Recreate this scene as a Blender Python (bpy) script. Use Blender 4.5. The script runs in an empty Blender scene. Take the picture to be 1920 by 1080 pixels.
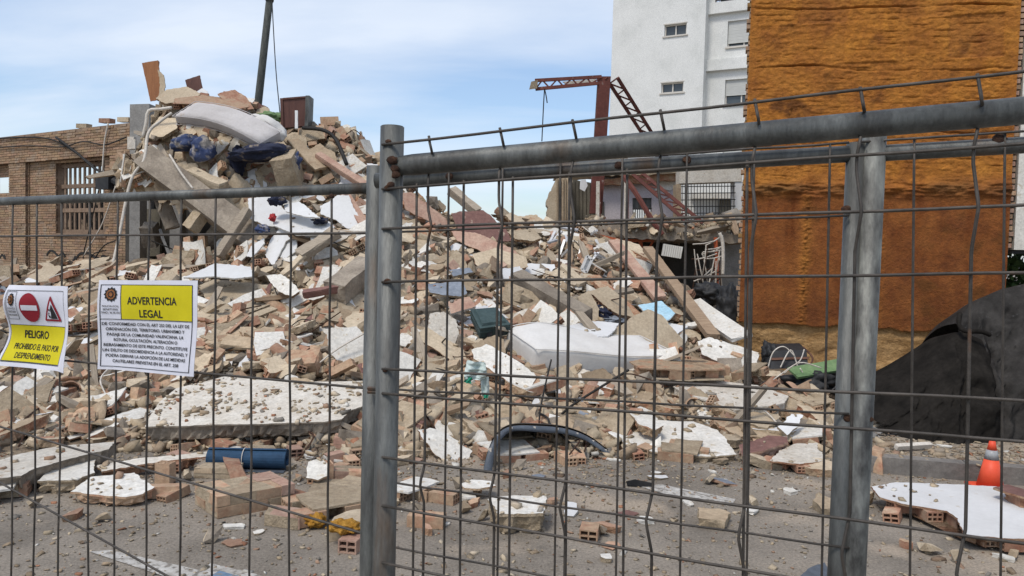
import bpy, bmesh, math, random
import numpy as np
from mathutils import Vector, Matrix, noise

random.seed(11)
NR = np.random.default_rng(5)
SC = bpy.context.scene
COL = SC.collection
R = math.radians

# ------------------------------------------------------------------ camera
EYE = Vector((0, 0, 1.7))
FPX, PITCH, ROLL = 1400.0, R(-2.45), R(1.5)
fw = Vector((0, math.cos(PITCH), math.sin(PITCH)))
up0 = Vector((0, -math.sin(PITCH), math.cos(PITCH)))
rt0 = Vector((1, 0, 0))
rt = rt0 * math.cos(ROLL) + up0 * math.sin(ROLL)
up = up0 * math.cos(ROLL) - rt0 * math.sin(ROLL)
cam_d = bpy.data.cameras.new('camera')
cam_d.sensor_width = 36
cam_d.lens = 36 * FPX / 1920
cam_d.clip_start = 0.05
cam_d.clip_end = 2000
cam = bpy.data.objects.new('camera', cam_d)
mw = Matrix((rt, up, -fw)).transposed().to_4x4()
mw.translation = EYE
cam.matrix_world = mw
COL.objects.link(cam)
SC.camera = cam

# ------------------------------------------------------------------ sky, sun, exposure
SUN_EL, SUN_AZ = R(58), R(215)          # high, behind the camera's left shoulder
W = bpy.data.worlds.new('World')
SC.world = W
W.use_nodes = True
nt = W.node_tree
nt.nodes.clear()
def wn(t, **k):
    n = nt.nodes.new(t)
    for a, b in k.items():
        setattr(n, a, b)
    return n
out = wn('ShaderNodeOutputWorld')
bg = wn('ShaderNodeBackground')
bg.inputs['Strength'].default_value = 0.085
sky = wn('ShaderNodeTexSky', sky_type='NISHITA', sun_disc=False)
sky.sun_elevation = SUN_EL
sky.sun_rotation = SUN_AZ
sky.air_density = 1.0
sky.dust_density = 1.6
sky.ozone_density = 2.0
tc = wn('ShaderNodeTexCoord')
sep = wn('ShaderNodeSeparateXYZ')
nt.links.new(tc.outputs['Generated'], sep.inputs[0])
zz = wn('ShaderNodeMath', operation='ADD'); zz.inputs[1].default_value = 0.22
nt.links.new(sep.outputs[2], zz.inputs[0])
zm = wn('ShaderNodeMath', operation='MAXIMUM'); zm.inputs[1].default_value = 0.1
nt.links.new(zz.outputs[0], zm.inputs[0])
dv = wn('ShaderNodeVectorMath', operation='DIVIDE')
cmb = wn('ShaderNodeCombineXYZ')
for i in range(3):
    nt.links.new(zm.outputs[0], cmb.inputs[i])
nt.links.new(tc.outputs['Generated'], dv.inputs[0])
nt.links.new(cmb.outputs[0], dv.inputs[1])
mp = wn('ShaderNodeMapping')
mp.inputs['Rotation'].default_value = (0, 0, R(-24))
mp.inputs['Scale'].default_value = (0.55, 1.25, 0)
mp.inputs['Location'].default_value = (0.42, 0.1, 0)
nt.links.new(dv.outputs[0], mp.inputs[0])
cn = wn('ShaderNodeTexNoise')
cn.inputs['Scale'].default_value = 1.35
cn.inputs['Detail'].default_value = 9
cn.inputs['Roughness'].default_value = 0.52
cn.inputs['Distortion'].default_value = 0.35
nt.links.new(mp.outputs[0], cn.inputs['Vector'])
cr = wn('ShaderNodeValToRGB')
cr.color_ramp.elements[0].position = 0.36
cr.color_ramp.elements[1].position = 0.66
nt.links.new(cn.outputs['Fac'], cr.inputs[0])
cn2 = wn('ShaderNodeTexNoise')
cn2.inputs['Scale'].default_value = 2.6
cn2.inputs['Detail'].default_value = 6
nt.links.new(mp.outputs[0], cn2.inputs['Vector'])
cc = wn('ShaderNodeValToRGB')
cc.color_ramp.elements[0].color = (5.4, 6.1, 7.2, 1)
cc.color_ramp.elements[1].color = (7.2, 7.6, 8.2, 1)
nt.links.new(cn2.outputs['Fac'], cc.inputs[0])
mixs = wn('ShaderNodeMix', data_type='RGBA')
fmul = wn('ShaderNodeMath', operation='MULTIPLY_ADD')
fmul.inputs[1].default_value = 0.66
fmul.inputs[2].default_value = 0.17
nt.links.new(cr.outputs[0], fmul.inputs[0])
nt.links.new(fmul.outputs[0], mixs.inputs['Factor'])
hs = wn('ShaderNodeHueSaturation')
hs.inputs['Saturation'].default_value = 1.12
hs.inputs['Value'].default_value = 1.35
nt.links.new(sky.outputs[0], hs.inputs['Color'])
nt.links.new(hs.outputs[0], mixs.inputs['A'])
nt.links.new(cc.outputs[0], mixs.inputs['B'])
nt.links.new(mixs.outputs['Result'], bg.inputs['Color'])
nt.links.new(bg.outputs[0], out.inputs[0])

sun_d = bpy.data.lights.new('sun', 'SUN')
sun_d.energy = 1.5
sun_d.angle = R(14)
sun_d.color = (1.0, 0.95, 0.88)
sun = bpy.data.objects.new('sun', sun_d)
sdir = Vector((math.sin(SUN_AZ) * math.cos(SUN_EL), math.cos(SUN_AZ) * math.cos(SUN_EL), math.sin(SUN_EL)))
sun.rotation_euler = sdir.to_track_quat('Z', 'Y').to_euler()
COL.objects.link(sun)
SC.view_settings.view_transform = 'Standard'
SC.view_settings.look = 'None'
SC.view_settings.gamma = 1
SC.view_settings.exposure = 0.68

# ------------------------------------------------------------------ pixel helpers: where a ray of the photograph meets the place
def ray(px, py):
    return fw + rt * ((px - 960) / FPX) + up * ((540 - py) / FPX)
def P(px, py, Y):
    d = ray(px, py)
    return EYE + d * (Y / d.y)
def G(px, py, z=0.0):
    d = ray(px, py)
    return EYE + d * ((z - EYE.z) / d.z)
def PL(px, py, p0, n):
    d = ray(px, py)
    return EYE + d * ((p0 - EYE).dot(n) / d.dot(n))
def proj(p):
    v = p - EYE
    z = v.dot(fw)
    return 960 + FPX * v.dot(rt) / z, 540 - FPX * v.dot(up) / z, z

# ------------------------------------------------------------------ materials
MATS = {}
def mat(name, cols, scale=3.0, rough=0.85, bump=0.35, bscale=40.0, rnd=0.14, coord='pos', metal=0.0,
        speck=None, stretch=None, attr=None, bdist=0.01, trans=0.0, detail=7, spec=0.3, grain=0.22, gscale=28.0):
    m = bpy.data.materials.new(name)
    m.use_nodes = True
    t = m.node_tree
    t.nodes.clear()
    N, L = t.nodes.new, t.links.new
    o = N('ShaderNodeOutputMaterial')
    b = N('ShaderNodeBsdfPrincipled')
    L(b.outputs[0], o.inputs[0])
    b.inputs['Roughness'].default_value = rough
    b.inputs['Metallic'].default_value = metal
    b.inputs['Specular IOR Level'].default_value = spec
    if coord == 'pos':
        g = N('ShaderNodeNewGeometry'); vec = g.outputs['Position']
    else:
        g = N('ShaderNodeTexCoord'); vec = g.outputs['Object']
    if stretch:
        mpn = N('ShaderNodeMapping')
        mpn.inputs['Scale'].default_value = stretch
        L(vec, mpn.inputs[0]); vec = mpn.outputs[0]
    n1 = N('ShaderNodeTexNoise')
    n1.inputs['Scale'].default_value = scale
    n1.inputs['Detail'].default_value = detail
    n1.inputs['Roughness'].default_value = 0.62
    L(vec, n1.inputs['Vector'])
    rp = N('ShaderNodeValToRGB')
    el = rp.color_ramp.elements
    k = len(cols)
    while len(el) < k:
        el.new(0.5)
    for i, c in enumerate(cols):
        el[i].position = 0.32 + 0.36 * (i / max(1, k - 1))
        el[i].color = (*c, 1)
    L(n1.outputs['Fac'], rp.inputs[0])
    colo = rp.outputs[0]
    if attr:
        a = N('ShaderNodeAttribute'); a.attribute_name = attr
        mx = N('ShaderNodeMix'); mx.data_type = 'RGBA'; mx.blend_type = 'MULTIPLY'
        mx.inputs['Factor'].default_value = 1
        L(colo, mx.inputs['A']); L(a.outputs['Color'], mx.inputs['B'])
        colo = mx.outputs['Result']
    if speck:
        sc_, ss, th = speck
        n3 = N('ShaderNodeTexNoise'); n3.inputs['Scale'].default_value = ss
        n3.inputs['Detail'].default_value = 5
        L(vec, n3.inputs['Vector'])
        r3 = N('ShaderNodeValToRGB')
        r3.color_ramp.elements[0].position = th
        r3.color_ramp.elements[1].position = min(1, th + 0.09)
        L(n3.outputs['Fac'], r3.inputs[0])
        mx = N('ShaderNodeMix'); mx.data_type = 'RGBA'
        L(r3.outputs[0], mx.inputs['Factor'])
        L(colo, mx.inputs['A']); mx.inputs['B'].default_value = (*sc_, 1)
        colo = mx.outputs['Result']
    if rnd:
        oi = N('ShaderNodeObjectInfo')
        mr = N('ShaderNodeMapRange')
        mr.inputs['To Min'].default_value = 1 - rnd * 1.4
        mr.inputs['To Max'].default_value = 1 + rnd
        L(oi.outputs['Random'], mr.inputs['Value'])
        mx = N('ShaderNodeVectorMath'); mx.operation = 'SCALE'
        L(colo, mx.inputs[0]); L(mr.outputs[0], mx.inputs['Scale'])
        colo = mx.outputs[0]
    if grain:
        n4 = N('ShaderNodeTexNoise'); n4.inputs['Scale'].default_value = gscale
        n4.inputs['Detail'].default_value = 4
        n4.inputs['Roughness'].default_value = 0.75
        L(vec, n4.inputs['Vector'])
        m4 = N('ShaderNodeMapRange')
        m4.inputs['From Min'].default_value = .3; m4.inputs['From Max'].default_value = .7
        m4.inputs['To Min'].default_value = 1 - grain; m4.inputs['To Max'].default_value = 1 + grain
        L(n4.outputs['Fac'], m4.inputs['Value'])
        x4 = N('ShaderNodeVectorMath'); x4.operation = 'SCALE'
        L(colo, x4.inputs[0]); L(m4.outputs[0], x4.inputs['Scale'])
        colo = x4.outputs[0]
    L(colo, b.inputs['Base Color'])
    if bump:
        n2 = N('ShaderNodeTexNoise')
        n2.inputs['Scale'].default_value = bscale
        n2.inputs['Detail'].default_value = 6
        n2.inputs['Roughness'].default_value = 0.7
        L(vec, n2.inputs['Vector'])
        bp = N('ShaderNodeBump')
        bp.inputs['Strength'].default_value = bump
        bp.inputs['Distance'].default_value = bdist
        L(n2.outputs['Fac'], bp.inputs['Height'])
        L(bp.outputs[0], b.inputs['Normal'])
    MATS[name] = m
    return m

DUST = (0.42, 0.33, 0.23)
mat('asphalt', [(0.15, 0.128, 0.102), (0.222, 0.191, 0.154), (0.29, 0.248, 0.198)], 1.3, 0.95, 0.7, 90, rnd=0, speck=((0.33, 0.27, 0.205), 1.1, 0.55), bdist=0.012, grain=.4, gscale=60)
mat('pavement', [(0.20, 0.165, 0.125), (0.33, 0.27, 0.20)], 2.5, 0.95, 0.5, 60, rnd=0, speck=((0.38, 0.30, 0.22), 9, 0.6))
mat('kerb_stone', [(0.12, 0.11, 0.10), (0.22, 0.20, 0.175)], 4, 0.9, 0.5, 60, rnd=.1)
mat('road_paint', [(0.30, 0.275, 0.24), (0.50, 0.48, 0.44)], 12, 0.9, 0.4, 90, rnd=0, speck=((0.2, 0.18, 0.155), 26, 0.52))
mat('road_paint_blue', [(0.10, 0.15, 0.22), (0.16, 0.23, 0.31)], 12, 0.9, 0.4, 90, rnd=0, speck=((0.2, 0.18, 0.155), 24, 0.56))
mat('dust', [(0.14, 0.105, 0.07), (0.23, 0.175, 0.12), (0.33, 0.26, 0.18)], 2.2, 1.0, 0.9, 26, rnd=0, bdist=0.05)  # mound dust toned darker, painting in the shade of gaps between pieces
mat('cream_plaster', [(0.385, 0.305, 0.21), (0.51, 0.42, 0.30)], 2.4, 0.95, 0.3, 60, rnd=.16, speck=((0.40, 0.30, 0.2), 9, 0.62))
mat('tan_plaster', [(0.295, 0.22, 0.143), (0.40, 0.31, 0.21)], 3.2, 0.95, 0.35, 60, rnd=.18, speck=((0.30, 0.215, 0.14), 8, 0.6))
mat('white_plaster', [(0.53, 0.495, 0.43), (0.64, 0.615, 0.56)], 3.0, 0.9, 0.35, 50, rnd=.08, speck=((0.48, 0.41, 0.31), 16, 0.61))
mat('white_plaster_dirty', [(0.47, 0.42, 0.345), (0.58, 0.54, 0.47)], 5.0, 0.95, 0.6, 45, rnd=.08, speck=((0.36, 0.28, 0.2), 22, 0.62))
mat('white_board', [(0.55, 0.54, 0.52), (0.65, 0.645, 0.63)], 2.0, 0.55, 0.12, 30, rnd=.06, speck=((0.5, 0.45, 0.38), 12, 0.66), grain=.05)
mat('core', [(0.30, 0.21, 0.135), (0.44, 0.32, 0.205), (0.44, 0.205, 0.115)], 6, 1.0, 0.9, 30, rnd=.16, bdist=0.03)
mat('core_red', [(0.31, 0.13, 0.075), (0.37, 0.215, 0.13), (0.42, 0.31, 0.205)], 7, 1.0, 0.9, 30, rnd=.18, bdist=0.03)
mat('terracotta', [(0.27, 0.125, 0.078), (0.34, 0.19, 0.123), (0.41, 0.295, 0.20)], 9, 0.95, 0.4, 60, rnd=.22)
mat('dusty_terracotta', [(0.33, 0.20, 0.125), (0.41, 0.285, 0.185), (0.36, 0.185, 0.115)], 6, 0.95, 0.4, 60, rnd=.2)
mat('pink_brick', [(0.32, 0.185, 0.135), (0.42, 0.29, 0.215)], 6, 0.95, 0.4, 60, rnd=.12)
mat('maroon', [(0.13, 0.065, 0.055), (0.20, 0.105, 0.085)], 6, 0.8, 0.3, 60, rnd=.2, speck=((0.36, 0.28, 0.21), 10, 0.62))
mat('concrete', [(0.16, 0.13, 0.10), (0.24, 0.20, 0.155), (0.32, 0.27, 0.21)], 3, 0.95, 0.6, 40, rnd=.16, bdist=.02)
mat('grey_concrete', [(0.21, 0.20, 0.185), (0.31, 0.30, 0.28)], 3, 0.95, 0.4, 40, rnd=.12)
mat('mortar', [(0.30, 0.23, 0.15), (0.43, 0.345, 0.24)], 8, 1.0, 0.9, 26, rnd=.2, bdist=.03)
mat('old_wood', [(0.20, 0.135, 0.085), (0.34, 0.245, 0.16)], 4, 0.9, 0.5, 30, rnd=.25, coord='obj', stretch=(1, 12, 12))
mat('grey_wood', [(0.27, 0.22, 0.165), (0.42, 0.35, 0.265)], 4, 0.9, 0.5, 30, rnd=.2, coord='obj', stretch=(1, 12, 12))
mat('door_wood', [(0.24, 0.095, 0.035), (0.33, 0.14, 0.055)], 3, 0.6, 0.15, 30, rnd=.05, coord='obj', stretch=(8, 8, 1))
mat('dark_door_wood', [(0.075, 0.03, 0.022), (0.12, 0.052, 0.038)], 3, 0.55, 0.15, 30, rnd=.05, coord='obj', stretch=(8, 8, 1))
mat('galvanised', [(0.046, 0.044, 0.039), (0.088, 0.090, 0.083), (0.145, 0.148, 0.137)], 9, 0.5, 0.2, 120, rnd=.06, metal=0.25, stretch=(1.6, 1.6, .35), speck=((0.085, 0.055, 0.033), 6, 0.58), spec=.5, grain=.3, gscale=70)
mat('galvanised_pale', [(0.04, 0.038, 0.034), (0.115, 0.115, 0.104), (0.21, 0.213, 0.19)], 26, 0.55, 0.2, 80, rnd=.05, metal=0.35, stretch=(1.6, 1.6, .6), spec=.5)
mat('wire_steel', [(0.045, 0.038, 0.031), (0.085, 0.072, 0.06)], 14, 0.6, 0.2, 90, rnd=.1, metal=0.3, speck=((0.12, 0.06, 0.03), 16, 0.66), spec=.5)
mat('rust', [(0.018, 0.011, 0.009), (0.055, 0.028, 0.018), (0.12, 0.06, 0.032)], 60, 0.95, 0.8, 200, rnd=.1)
mat('red_steel', [(0.085, 0.026, 0.02), (0.15, 0.05, 0.037)], 4, 0.75, 0.3, 40, rnd=.08, speck=((0.36, 0.28, 0.24), 5, 0.66))
mat('orange_steel', [(0.32, 0.07, 0.025), (0.42, 0.11, 0.045)], 4, 0.75, 0.3, 40, rnd=.08)
mat('mattress', [(0.54, 0.515, 0.475), (0.62, 0.60, 0.565)], 1.6, 0.95, 0.25, 14, rnd=0, bdist=.02, speck=((0.5, 0.44, 0.36), 7, 0.69), grain=.05)
mat('mattress_grey', [(0.44, 0.41, 0.39), (0.54, 0.51, 0.49)], 1.6, 0.95, 0.45, 9, rnd=0, bdist=.04, speck=((0.42, 0.35, 0.29), 6, 0.66), grain=.05)
mat('blue_mat', [(0.014, 0.042, 0.085), (0.022, 0.062, 0.118)], 8, 0.75, 0.3, 160, rnd=0, speck=((0.10, 0.10, 0.105), 7, 0.64))
mat('blue_cloth', [(0.022, 0.038, 0.10), (0.07, 0.09, 0.165)], 6, 0.9, 0.6, 14, rnd=.1, bdist=.05, speck=((0.30, 0.27, 0.24), 5, 0.50))
mat('navy_cloth', [(0.012, 0.015, 0.03), (0.03, 0.036, 0.07)], 6, 0.9, 0.5, 24, rnd=.1, bdist=.05, speck=((0.22, 0.18, 0.14), 6, 0.58))
mat('red_cloth', [(0.30, 0.02, 0.025), (0.42, 0.05, 0.05)], 6, 0.9, 0.5, 24, rnd=.1)
mat('pale_cloth', [(0.40, 0.47, 0.44), (0.55, 0.62, 0.59)], 9, 0.95, 0.5, 40, rnd=0, bdist=.01)
mat('green_cloth', [(0.02, 0.22, 0.13), (0.03, 0.30, 0.18)], 9, 0.9, 0.4, 40, rnd=0)
mat('yellow_foam', [(0.42, 0.19, 0.02), (0.60, 0.32, 0.06)], 22, 1.0, 1.0, 60, rnd=0, bdist=.03)
mat('green_plastic', [(0.028, 0.05, 0.05), (0.055, 0.085, 0.083)], 6, 0.6, 0.2, 80, rnd=0, speck=((0.25, 0.23, 0.2), 10, 0.68))
mat('grey_plastic', [(0.055, 0.065, 0.08), (0.10, 0.115, 0.135)], 5, 0.45, 0.12, 80, rnd=0)
mat('black_plastic', [(0.012, 0.012, 0.013), (0.03, 0.03, 0.03)], 6, 0.6, 0.2, 60, rnd=.1)
mat('arch_liner', [(0.05, 0.043, 0.036), (0.12, 0.10, 0.08)], 4, 0.9, 0.5, 50, rnd=0)
mat('tarp', [(0.010, 0.009, 0.008), (0.024, 0.021, 0.018)], 5, 0.95, 0.5, 160, rnd=0, bdist=.004, spec=.03)
mat('tarp_dusty', [(0.014, 0.0125, 0.011), (0.045, 0.041, 0.037)], 5, 0.7, 0.5, 90, rnd=0, bdist=.006, speck=((0.07, 0.068, 0.066), 11, 0.66), spec=.12)
mat('cone_orange', [(0.66, 0.072, 0.03), (0.75, 0.095, 0.04)], 6, 0.5, 0.05, 50, rnd=0, grain=.05)
mat('cone_band', [(0.26, 0.26, 0.26), (0.34, 0.34, 0.34)], 9, 0.4, 0.05, 50, rnd=0)
mat('paper', [(0.60, 0.60, 0.66), (0.66, 0.66, 0.71)], 4, 0.8, 0.06, 30, rnd=0, grain=.05)
mat('ink_black', [(0.012, 0.012, 0.014), (0.018, 0.018, 0.02)], 4, 0.7, 0, rnd=0, grain=.05)
mat('ink_yellow', [(0.55, 0.47, 0.005), (0.60, 0.52, 0.01)], 6, 0.7, 0, rnd=0, grain=.05)
mat('ink_red', [(0.25, 0.012, 0.022), (0.28, 0.015, 0.028)], 6, 0.7, 0, rnd=0, grain=.05)
mat('ink_brown', [(0.16, 0.06, 0.02), (0.30, 0.12, 0.04)], 300, 0.7, 0, rnd=0)
mat('bldg_white', [(0.57, 0.57, 0.535), (0.65, 0.645, 0.61), (0.69, 0.685, 0.65)], 0.7, 0.9, 0.15, 4, rnd=0, bdist=.02)
mat('shutter', [(0.48, 0.48, 0.45), (0.52, 0.52, 0.49)], 3, 0.7, 0, rnd=.03, grain=.05)
mat('window_frame', [(0.52, 0.48, 0.42), (0.58, 0.54, 0.48)], 3, 0.6, 0, rnd=.03, grain=.05)
mat('glass', [(0.03, 0.04, 0.045), (0.06, 0.07, 0.075)], 1.0, 0.12, 0, rnd=.1, spec=.6, grain=.05)
mat('foam_spray', [(0.215, 0.074, 0.013), (0.29, 0.108, 0.017), (0.355, 0.143, 0.023)], 2.6, 0.85, 0.7, 34, rnd=0, bdist=.035, attr='tint', speck=((0.13, 0.045, 0.008), 2.2, 0.60), grain=.28, gscale=16)
mat('ochre', [(0.27, 0.15, 0.055), (0.45, 0.28, 0.125)], 5, 0.95, 0.9, 22, rnd=0, bdist=.04)
mat('old_brick', [(0.25, 0.16, 0.103), (0.345, 0.235, 0.155)], 2.0, 0.95, 0.5, 40, rnd=0, attr='tint', speck=((0.30, 0.225, 0.16), 3.0, 0.57))
mat('old_mortar', [(0.18, 0.125, 0.088), (0.28, 0.20, 0.14)], 4, 1.0, 0.5, 40, rnd=0)
mat('lattice', [(0.17, 0.115, 0.08), (0.25, 0.175, 0.12)], 6, 0.95, 0.4, 40, rnd=.1)
mat('lilac', [(0.40, 0.36, 0.37), (0.50, 0.455, 0.46)], 1.2, 0.9, 0.2, 20, rnd=0, speck=((0.36, 0.30, 0.25), 3, 0.66))
mat('olive', [(0.115, 0.10, 0.075), (0.175, 0.155, 0.115)], 3, 0.95, 0.5, 30, rnd=0)
mat('dark_room', [(0.05, 0.046, 0.04), (0.09, 0.082, 0.07)], 2, 0.95, 0.3, 20, rnd=0)  # dark wall colour stands in for shade inside the hollow rooms
mat('pale_pipe', [(0.48, 0.43, 0.36), (0.60, 0.55, 0.48)], 8, 0.7, 0.1, 40, rnd=.05)
mat('cable', [(0.012, 0.011, 0.01), (0.03, 0.027, 0.024)], 8, 0.7, 0.1, 40, rnd=.1)
mat('aluminium', [(0.42, 0.42, 0.42), (0.60, 0.60, 0.60)], 5, 0.45, 0.1, 40, rnd=.1, metal=.3)
mat('blue_tile', [(0.14, 0.16, 0.19), (0.23, 0.25, 0.28)], 12, 0.6, 0.2, 60, rnd=.05)
mat('sky_plastic', [(0.30, 0.50, 0.60), (0.42, 0.60, 0.68)], 4, 0.5, 0.2, 20, rnd=.1)
mat('clay_tile', [(0.30, 0.165, 0.105), (0.41, 0.265, 0.18)], 6, 0.9, 0.3, 50, rnd=.2)
mat('green_paint', [(0.10, 0.18, 0.075), (0.16, 0.24, 0.11)], 5, 0.7, 0.2, 40, rnd=0)
mat('leaf', [(0.035, 0.07, 0.02), (0.06, 0.11, 0.035)], 5, 0.7, 0, rnd=.1)
mat('weathered_pole', [(0.035, 0.038, 0.035), (0.09, 0.095, 0.085)], 5, 0.8, 0.3, 40, rnd=0, stretch=(4, 4, .8))
mat('brown_leather', [(0.08, 0.035, 0.02), (0.13, 0.06, 0.035)], 8, 0.6, 0.2, 60, rnd=0)
mat('radiator_paint', [(0.60, 0.58, 0.52), (0.68, 0.66, 0.60)], 4, 0.5, 0.05, 40, rnd=0, grain=.05)
mat('fragment', [(0.9, 0.9, 0.9), (1.0, 1.0, 1.0)], 8, 0.97, 0.4, 60, rnd=0, attr='tint')

# ------------------------------------------------------------------ object helpers
def tag(o, label=None, cat=None, group=None, kind=None):
    if label: o['label'] = label
    if cat:
        o['category'] = cat
        o['kind'] = 'thing'
    if group: o['group'] = group
    if kind: o['kind'] = kind
    return o
def empty(name, loc, label=None, cat=None, group=None):
    o = bpy.data.objects.new(name, None)
    COL.objects.link(o)
    o.empty_display_size = .1
    o.location = loc
    return tag(o, label, cat, group)
def mesh_obj(name, verts, faces, m, parent=None, mi=None, smooth=False):
    """verts in world space; re-based to the parent's empty or to their own centre"""
    me = bpy.data.meshes.new(name)
    if parent is not None:
        b = root_loc(parent)
    else:
        b = Vector(np.mean(np.array([tuple(v) for v in verts]), axis=0))
    me.from_pydata([tuple(Vector(v) - b) for v in verts], [], faces)
    for x in (m if isinstance(m, (list, tuple)) else [m]):
        me.materials.append(MATS[x])
    if mi:
        me.polygons.foreach_set('material_index', mi)
    if smooth:
        me.polygons.foreach_set('use_smooth', [True] * len(me.polygons))
    me.update()
    o = bpy.data.objects.new(name, me)
    COL.objects.link(o)
    if parent is not None:
        o.parent = parent
    else:
        o.location = b
    return o
def root_loc(o):
    v = Vector((0, 0, 0))
    while o is not None:
        v += o.location
        o = o.parent
    return v
class MB:
    """collects solid shapes in world space"""
    def __init__(s):
        s.v, s.f, s.m = [], [], []
    def add(s, vs, fs, m=0):
        k = len(s.v)
        s.v += [Vector(v) for v in vs]
        s.f += [tuple(i + k for i in f) for f in fs]
        s.m += [m] * len(fs)
        return s
    def hexa(s, c, m=0):
        return s.add(c, [(3, 2, 1, 0), (4, 5, 6, 7), (0, 1, 5, 4), (1, 2, 6, 5), (2, 3, 7, 6), (3, 0, 4, 7)], m)
    def box(s, o, a, b, c, m=0):
        """corner o and three edge vectors"""
        o, a, b, c = map(Vector, (o, a, b, c))
        if a.cross(b).dot(c) < 0:
            a, b = b, a
        return s.hexa([o, o + a, o + a + b, o + b, o + c, o + a + c, o + a + b + c, o + b + c], m)
    def bar(s, p, q, w, h, upv=(0, 0, 1), m=0):
        p, q = Vector(p), Vector(q)
        d = q - p
        x = d.cross(Vector(upv))
        if x.length < 1e-5:
            x = d.cross(Vector((1, 0, 0)))
        x.normalize()
        y = x.cross(d).normalized()
        return s.box(p - x * w / 2 - y * h / 2, x * w, y * h, d, m)
    def tube(s, pts, r, sides=8, m=0, cap=True):
        pts = [Vector(p) for p in pts]
        rr = r if isinstance(r, (list, tuple)) else [r] * len(pts)
        k = len(s.v)
        d0 = (pts[1] - pts[0]).normalized()
        x = d0.cross(Vector((0.31, 0.2, 0.93)))
        x.normalize()
        for i, p in enumerate(pts):
            a = pts[max(0, i - 1)]
            b = pts[min(len(pts) - 1, i + 1)]
            d = (b - a).normalized()
            x = (x - d * x.dot(d)).normalized()
            y = d.cross(x)
            for j in range(sides):
                t = 2 * math.pi * j / sides
                s.v.append(p + (x * math.cos(t) + y * math.sin(t)) * rr[i])
        for i in range(len(pts) - 1):
            for j in range(sides):
                a = k + i * sides + j
                b = k + i * sides + (j + 1) % sides
                s.f.append((a, b, b + sides, a + sides))
                s.m.append(m)
        if cap:
            s.f.append(tuple(k + j for j in reversed(range(sides))))
            s.f.append(tuple(k + (len(pts) - 1) * sides + j for j in range(sides)))
            s.m += [m, m]
        return s
    def prism(s, pts, dn, m=0, ms=None, mb=None):
        """planar polygon (counter-clockwise seen from outside) pushed along dn"""
        n = len(pts)
        k = len(s.v)
        s.v += [Vector(p) for p in pts] + [Vector(p) + dn for p in pts]
        nv = Vector((0, 0, 0))
        for i in range(n):
            nv += Vector(pts[i]).cross(Vector(pts[(i + 1) % n]))
        flip = nv.dot(dn) > 0
        top = list(range(n)); bot = list(range(n, 2 * n))
        s.f.append(tuple(k + i for i in (top[::-1] if flip else top))); s.m.append(m)
        s.f.append(tuple(k + i for i in (bot if flip else bot[::-1]))); s.m.append(m if mb is None else mb)
        for i in range(n):
            j = (i + 1) % n
            q = (i, i + n, j + n, j)
            s.f.append(tuple(k + t for t in (q[::-1] if flip else q))); s.m.append(m if ms is None else ms)
        return s
    def obj(s, name, m, parent=None, smooth=False):
        return mesh_obj(name, s.v, s.f, m, parent, s.m if isinstance(m, (list, tuple)) else None, smooth)
def structure(o):
    o['kind'] = 'structure'
    return o
def smooth_by_angle(o):
    o.data.polygons.foreach_set('use_smooth', [True] * len(o.data.polygons))
def curve_pts(pts, n=6):
    """Catmull-Rom through points"""
    pts = [Vector(p) for p in pts]
    o = []
    for i in range(len(pts) - 1):
        p0, p1, p2, p3 = pts[max(0, i - 1)], pts[i], pts[i + 1], pts[min(len(pts) - 1, i + 2)]
        for k in range(n):
            t = k / n
            o.append(0.5 * ((2 * p1) + (p2 - p0) * t + (2 * p0 - 5 * p1 + 4 * p2 - p3) * t * t + (3 * p1 - p0 - 3 * p2 + p3) * t ** 3))
    o.append(pts[-1])
    return o
LANDMARKS = []      # (point, phrase) of the named pieces, used to word the labels of the loose ones
def landmark(p, phrase):
    LANDMARKS.append((Vector(p), phrase))
LOOSE = []          # (object, short description): worded once everything stands
def loose(o, desc, cat, group):
    LOOSE.append((o, desc))
    return tag(o, desc + ' lying in the rubble heap', cat, group)
HEROES = []         # traced outlines with their planes

# ================================================================== THE GROUND
gv = [(-150, -20, 0), (150, -20, 0), (150, 260, 0), (-150, 260, 0)]
structure(mesh_obj('road', gv, [(0, 1, 2, 3)], 'asphalt'))
def marking(name, pxs, m, z=0.004):
    pts = [G(x, y, z) for x, y in pxs]
    structure(mesh_obj(name, pts, [tuple(range(len(pts)))][::1], m))
marking('parking_line', [(168, 1034), (205, 1031), (345, 1062), (480, 1095), (440, 1112), (300, 1078)], 'road_paint')
marking('parking_line', [(330, 1090), (395, 1056), (480, 1076), (560, 1112), (460, 1140)], 'road_paint')
marking('parking_bay_symbol', [(370, 1092), (412, 1070), (470, 1086), (440, 1112)], 'road_paint_blue', 0.008)
marking('lane_line', [(1200, 912), (1240, 908), (1380, 936), (1372, 946), (1260, 930)], 'road_paint')

ka, kb = G(1610, 884), G(1920, 911)
kd = (kb - ka).normalized()
kn = Vector((-kd.y, kd.x, 0))
pv = empty('pavement', ka + kn * .13)
pv['kind'] = 'structure'
s0 = ka
MB().box(s0 + kn * .135 + kd * 0 - Vector((0, 0, .1)), kd * 14, kn * 9, (0, 0, .226)).obj('paving', 'pavement', pv)
for i in range(12):
    MB().box(s0 + kd * (i * .8 + .003) + Vector((0, 0, -.05)), kd * .792, kn * .13, (0, 0, .185 + .003 * (i % 3))).obj('kerbstone', 'kerb_stone', pv)

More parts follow.
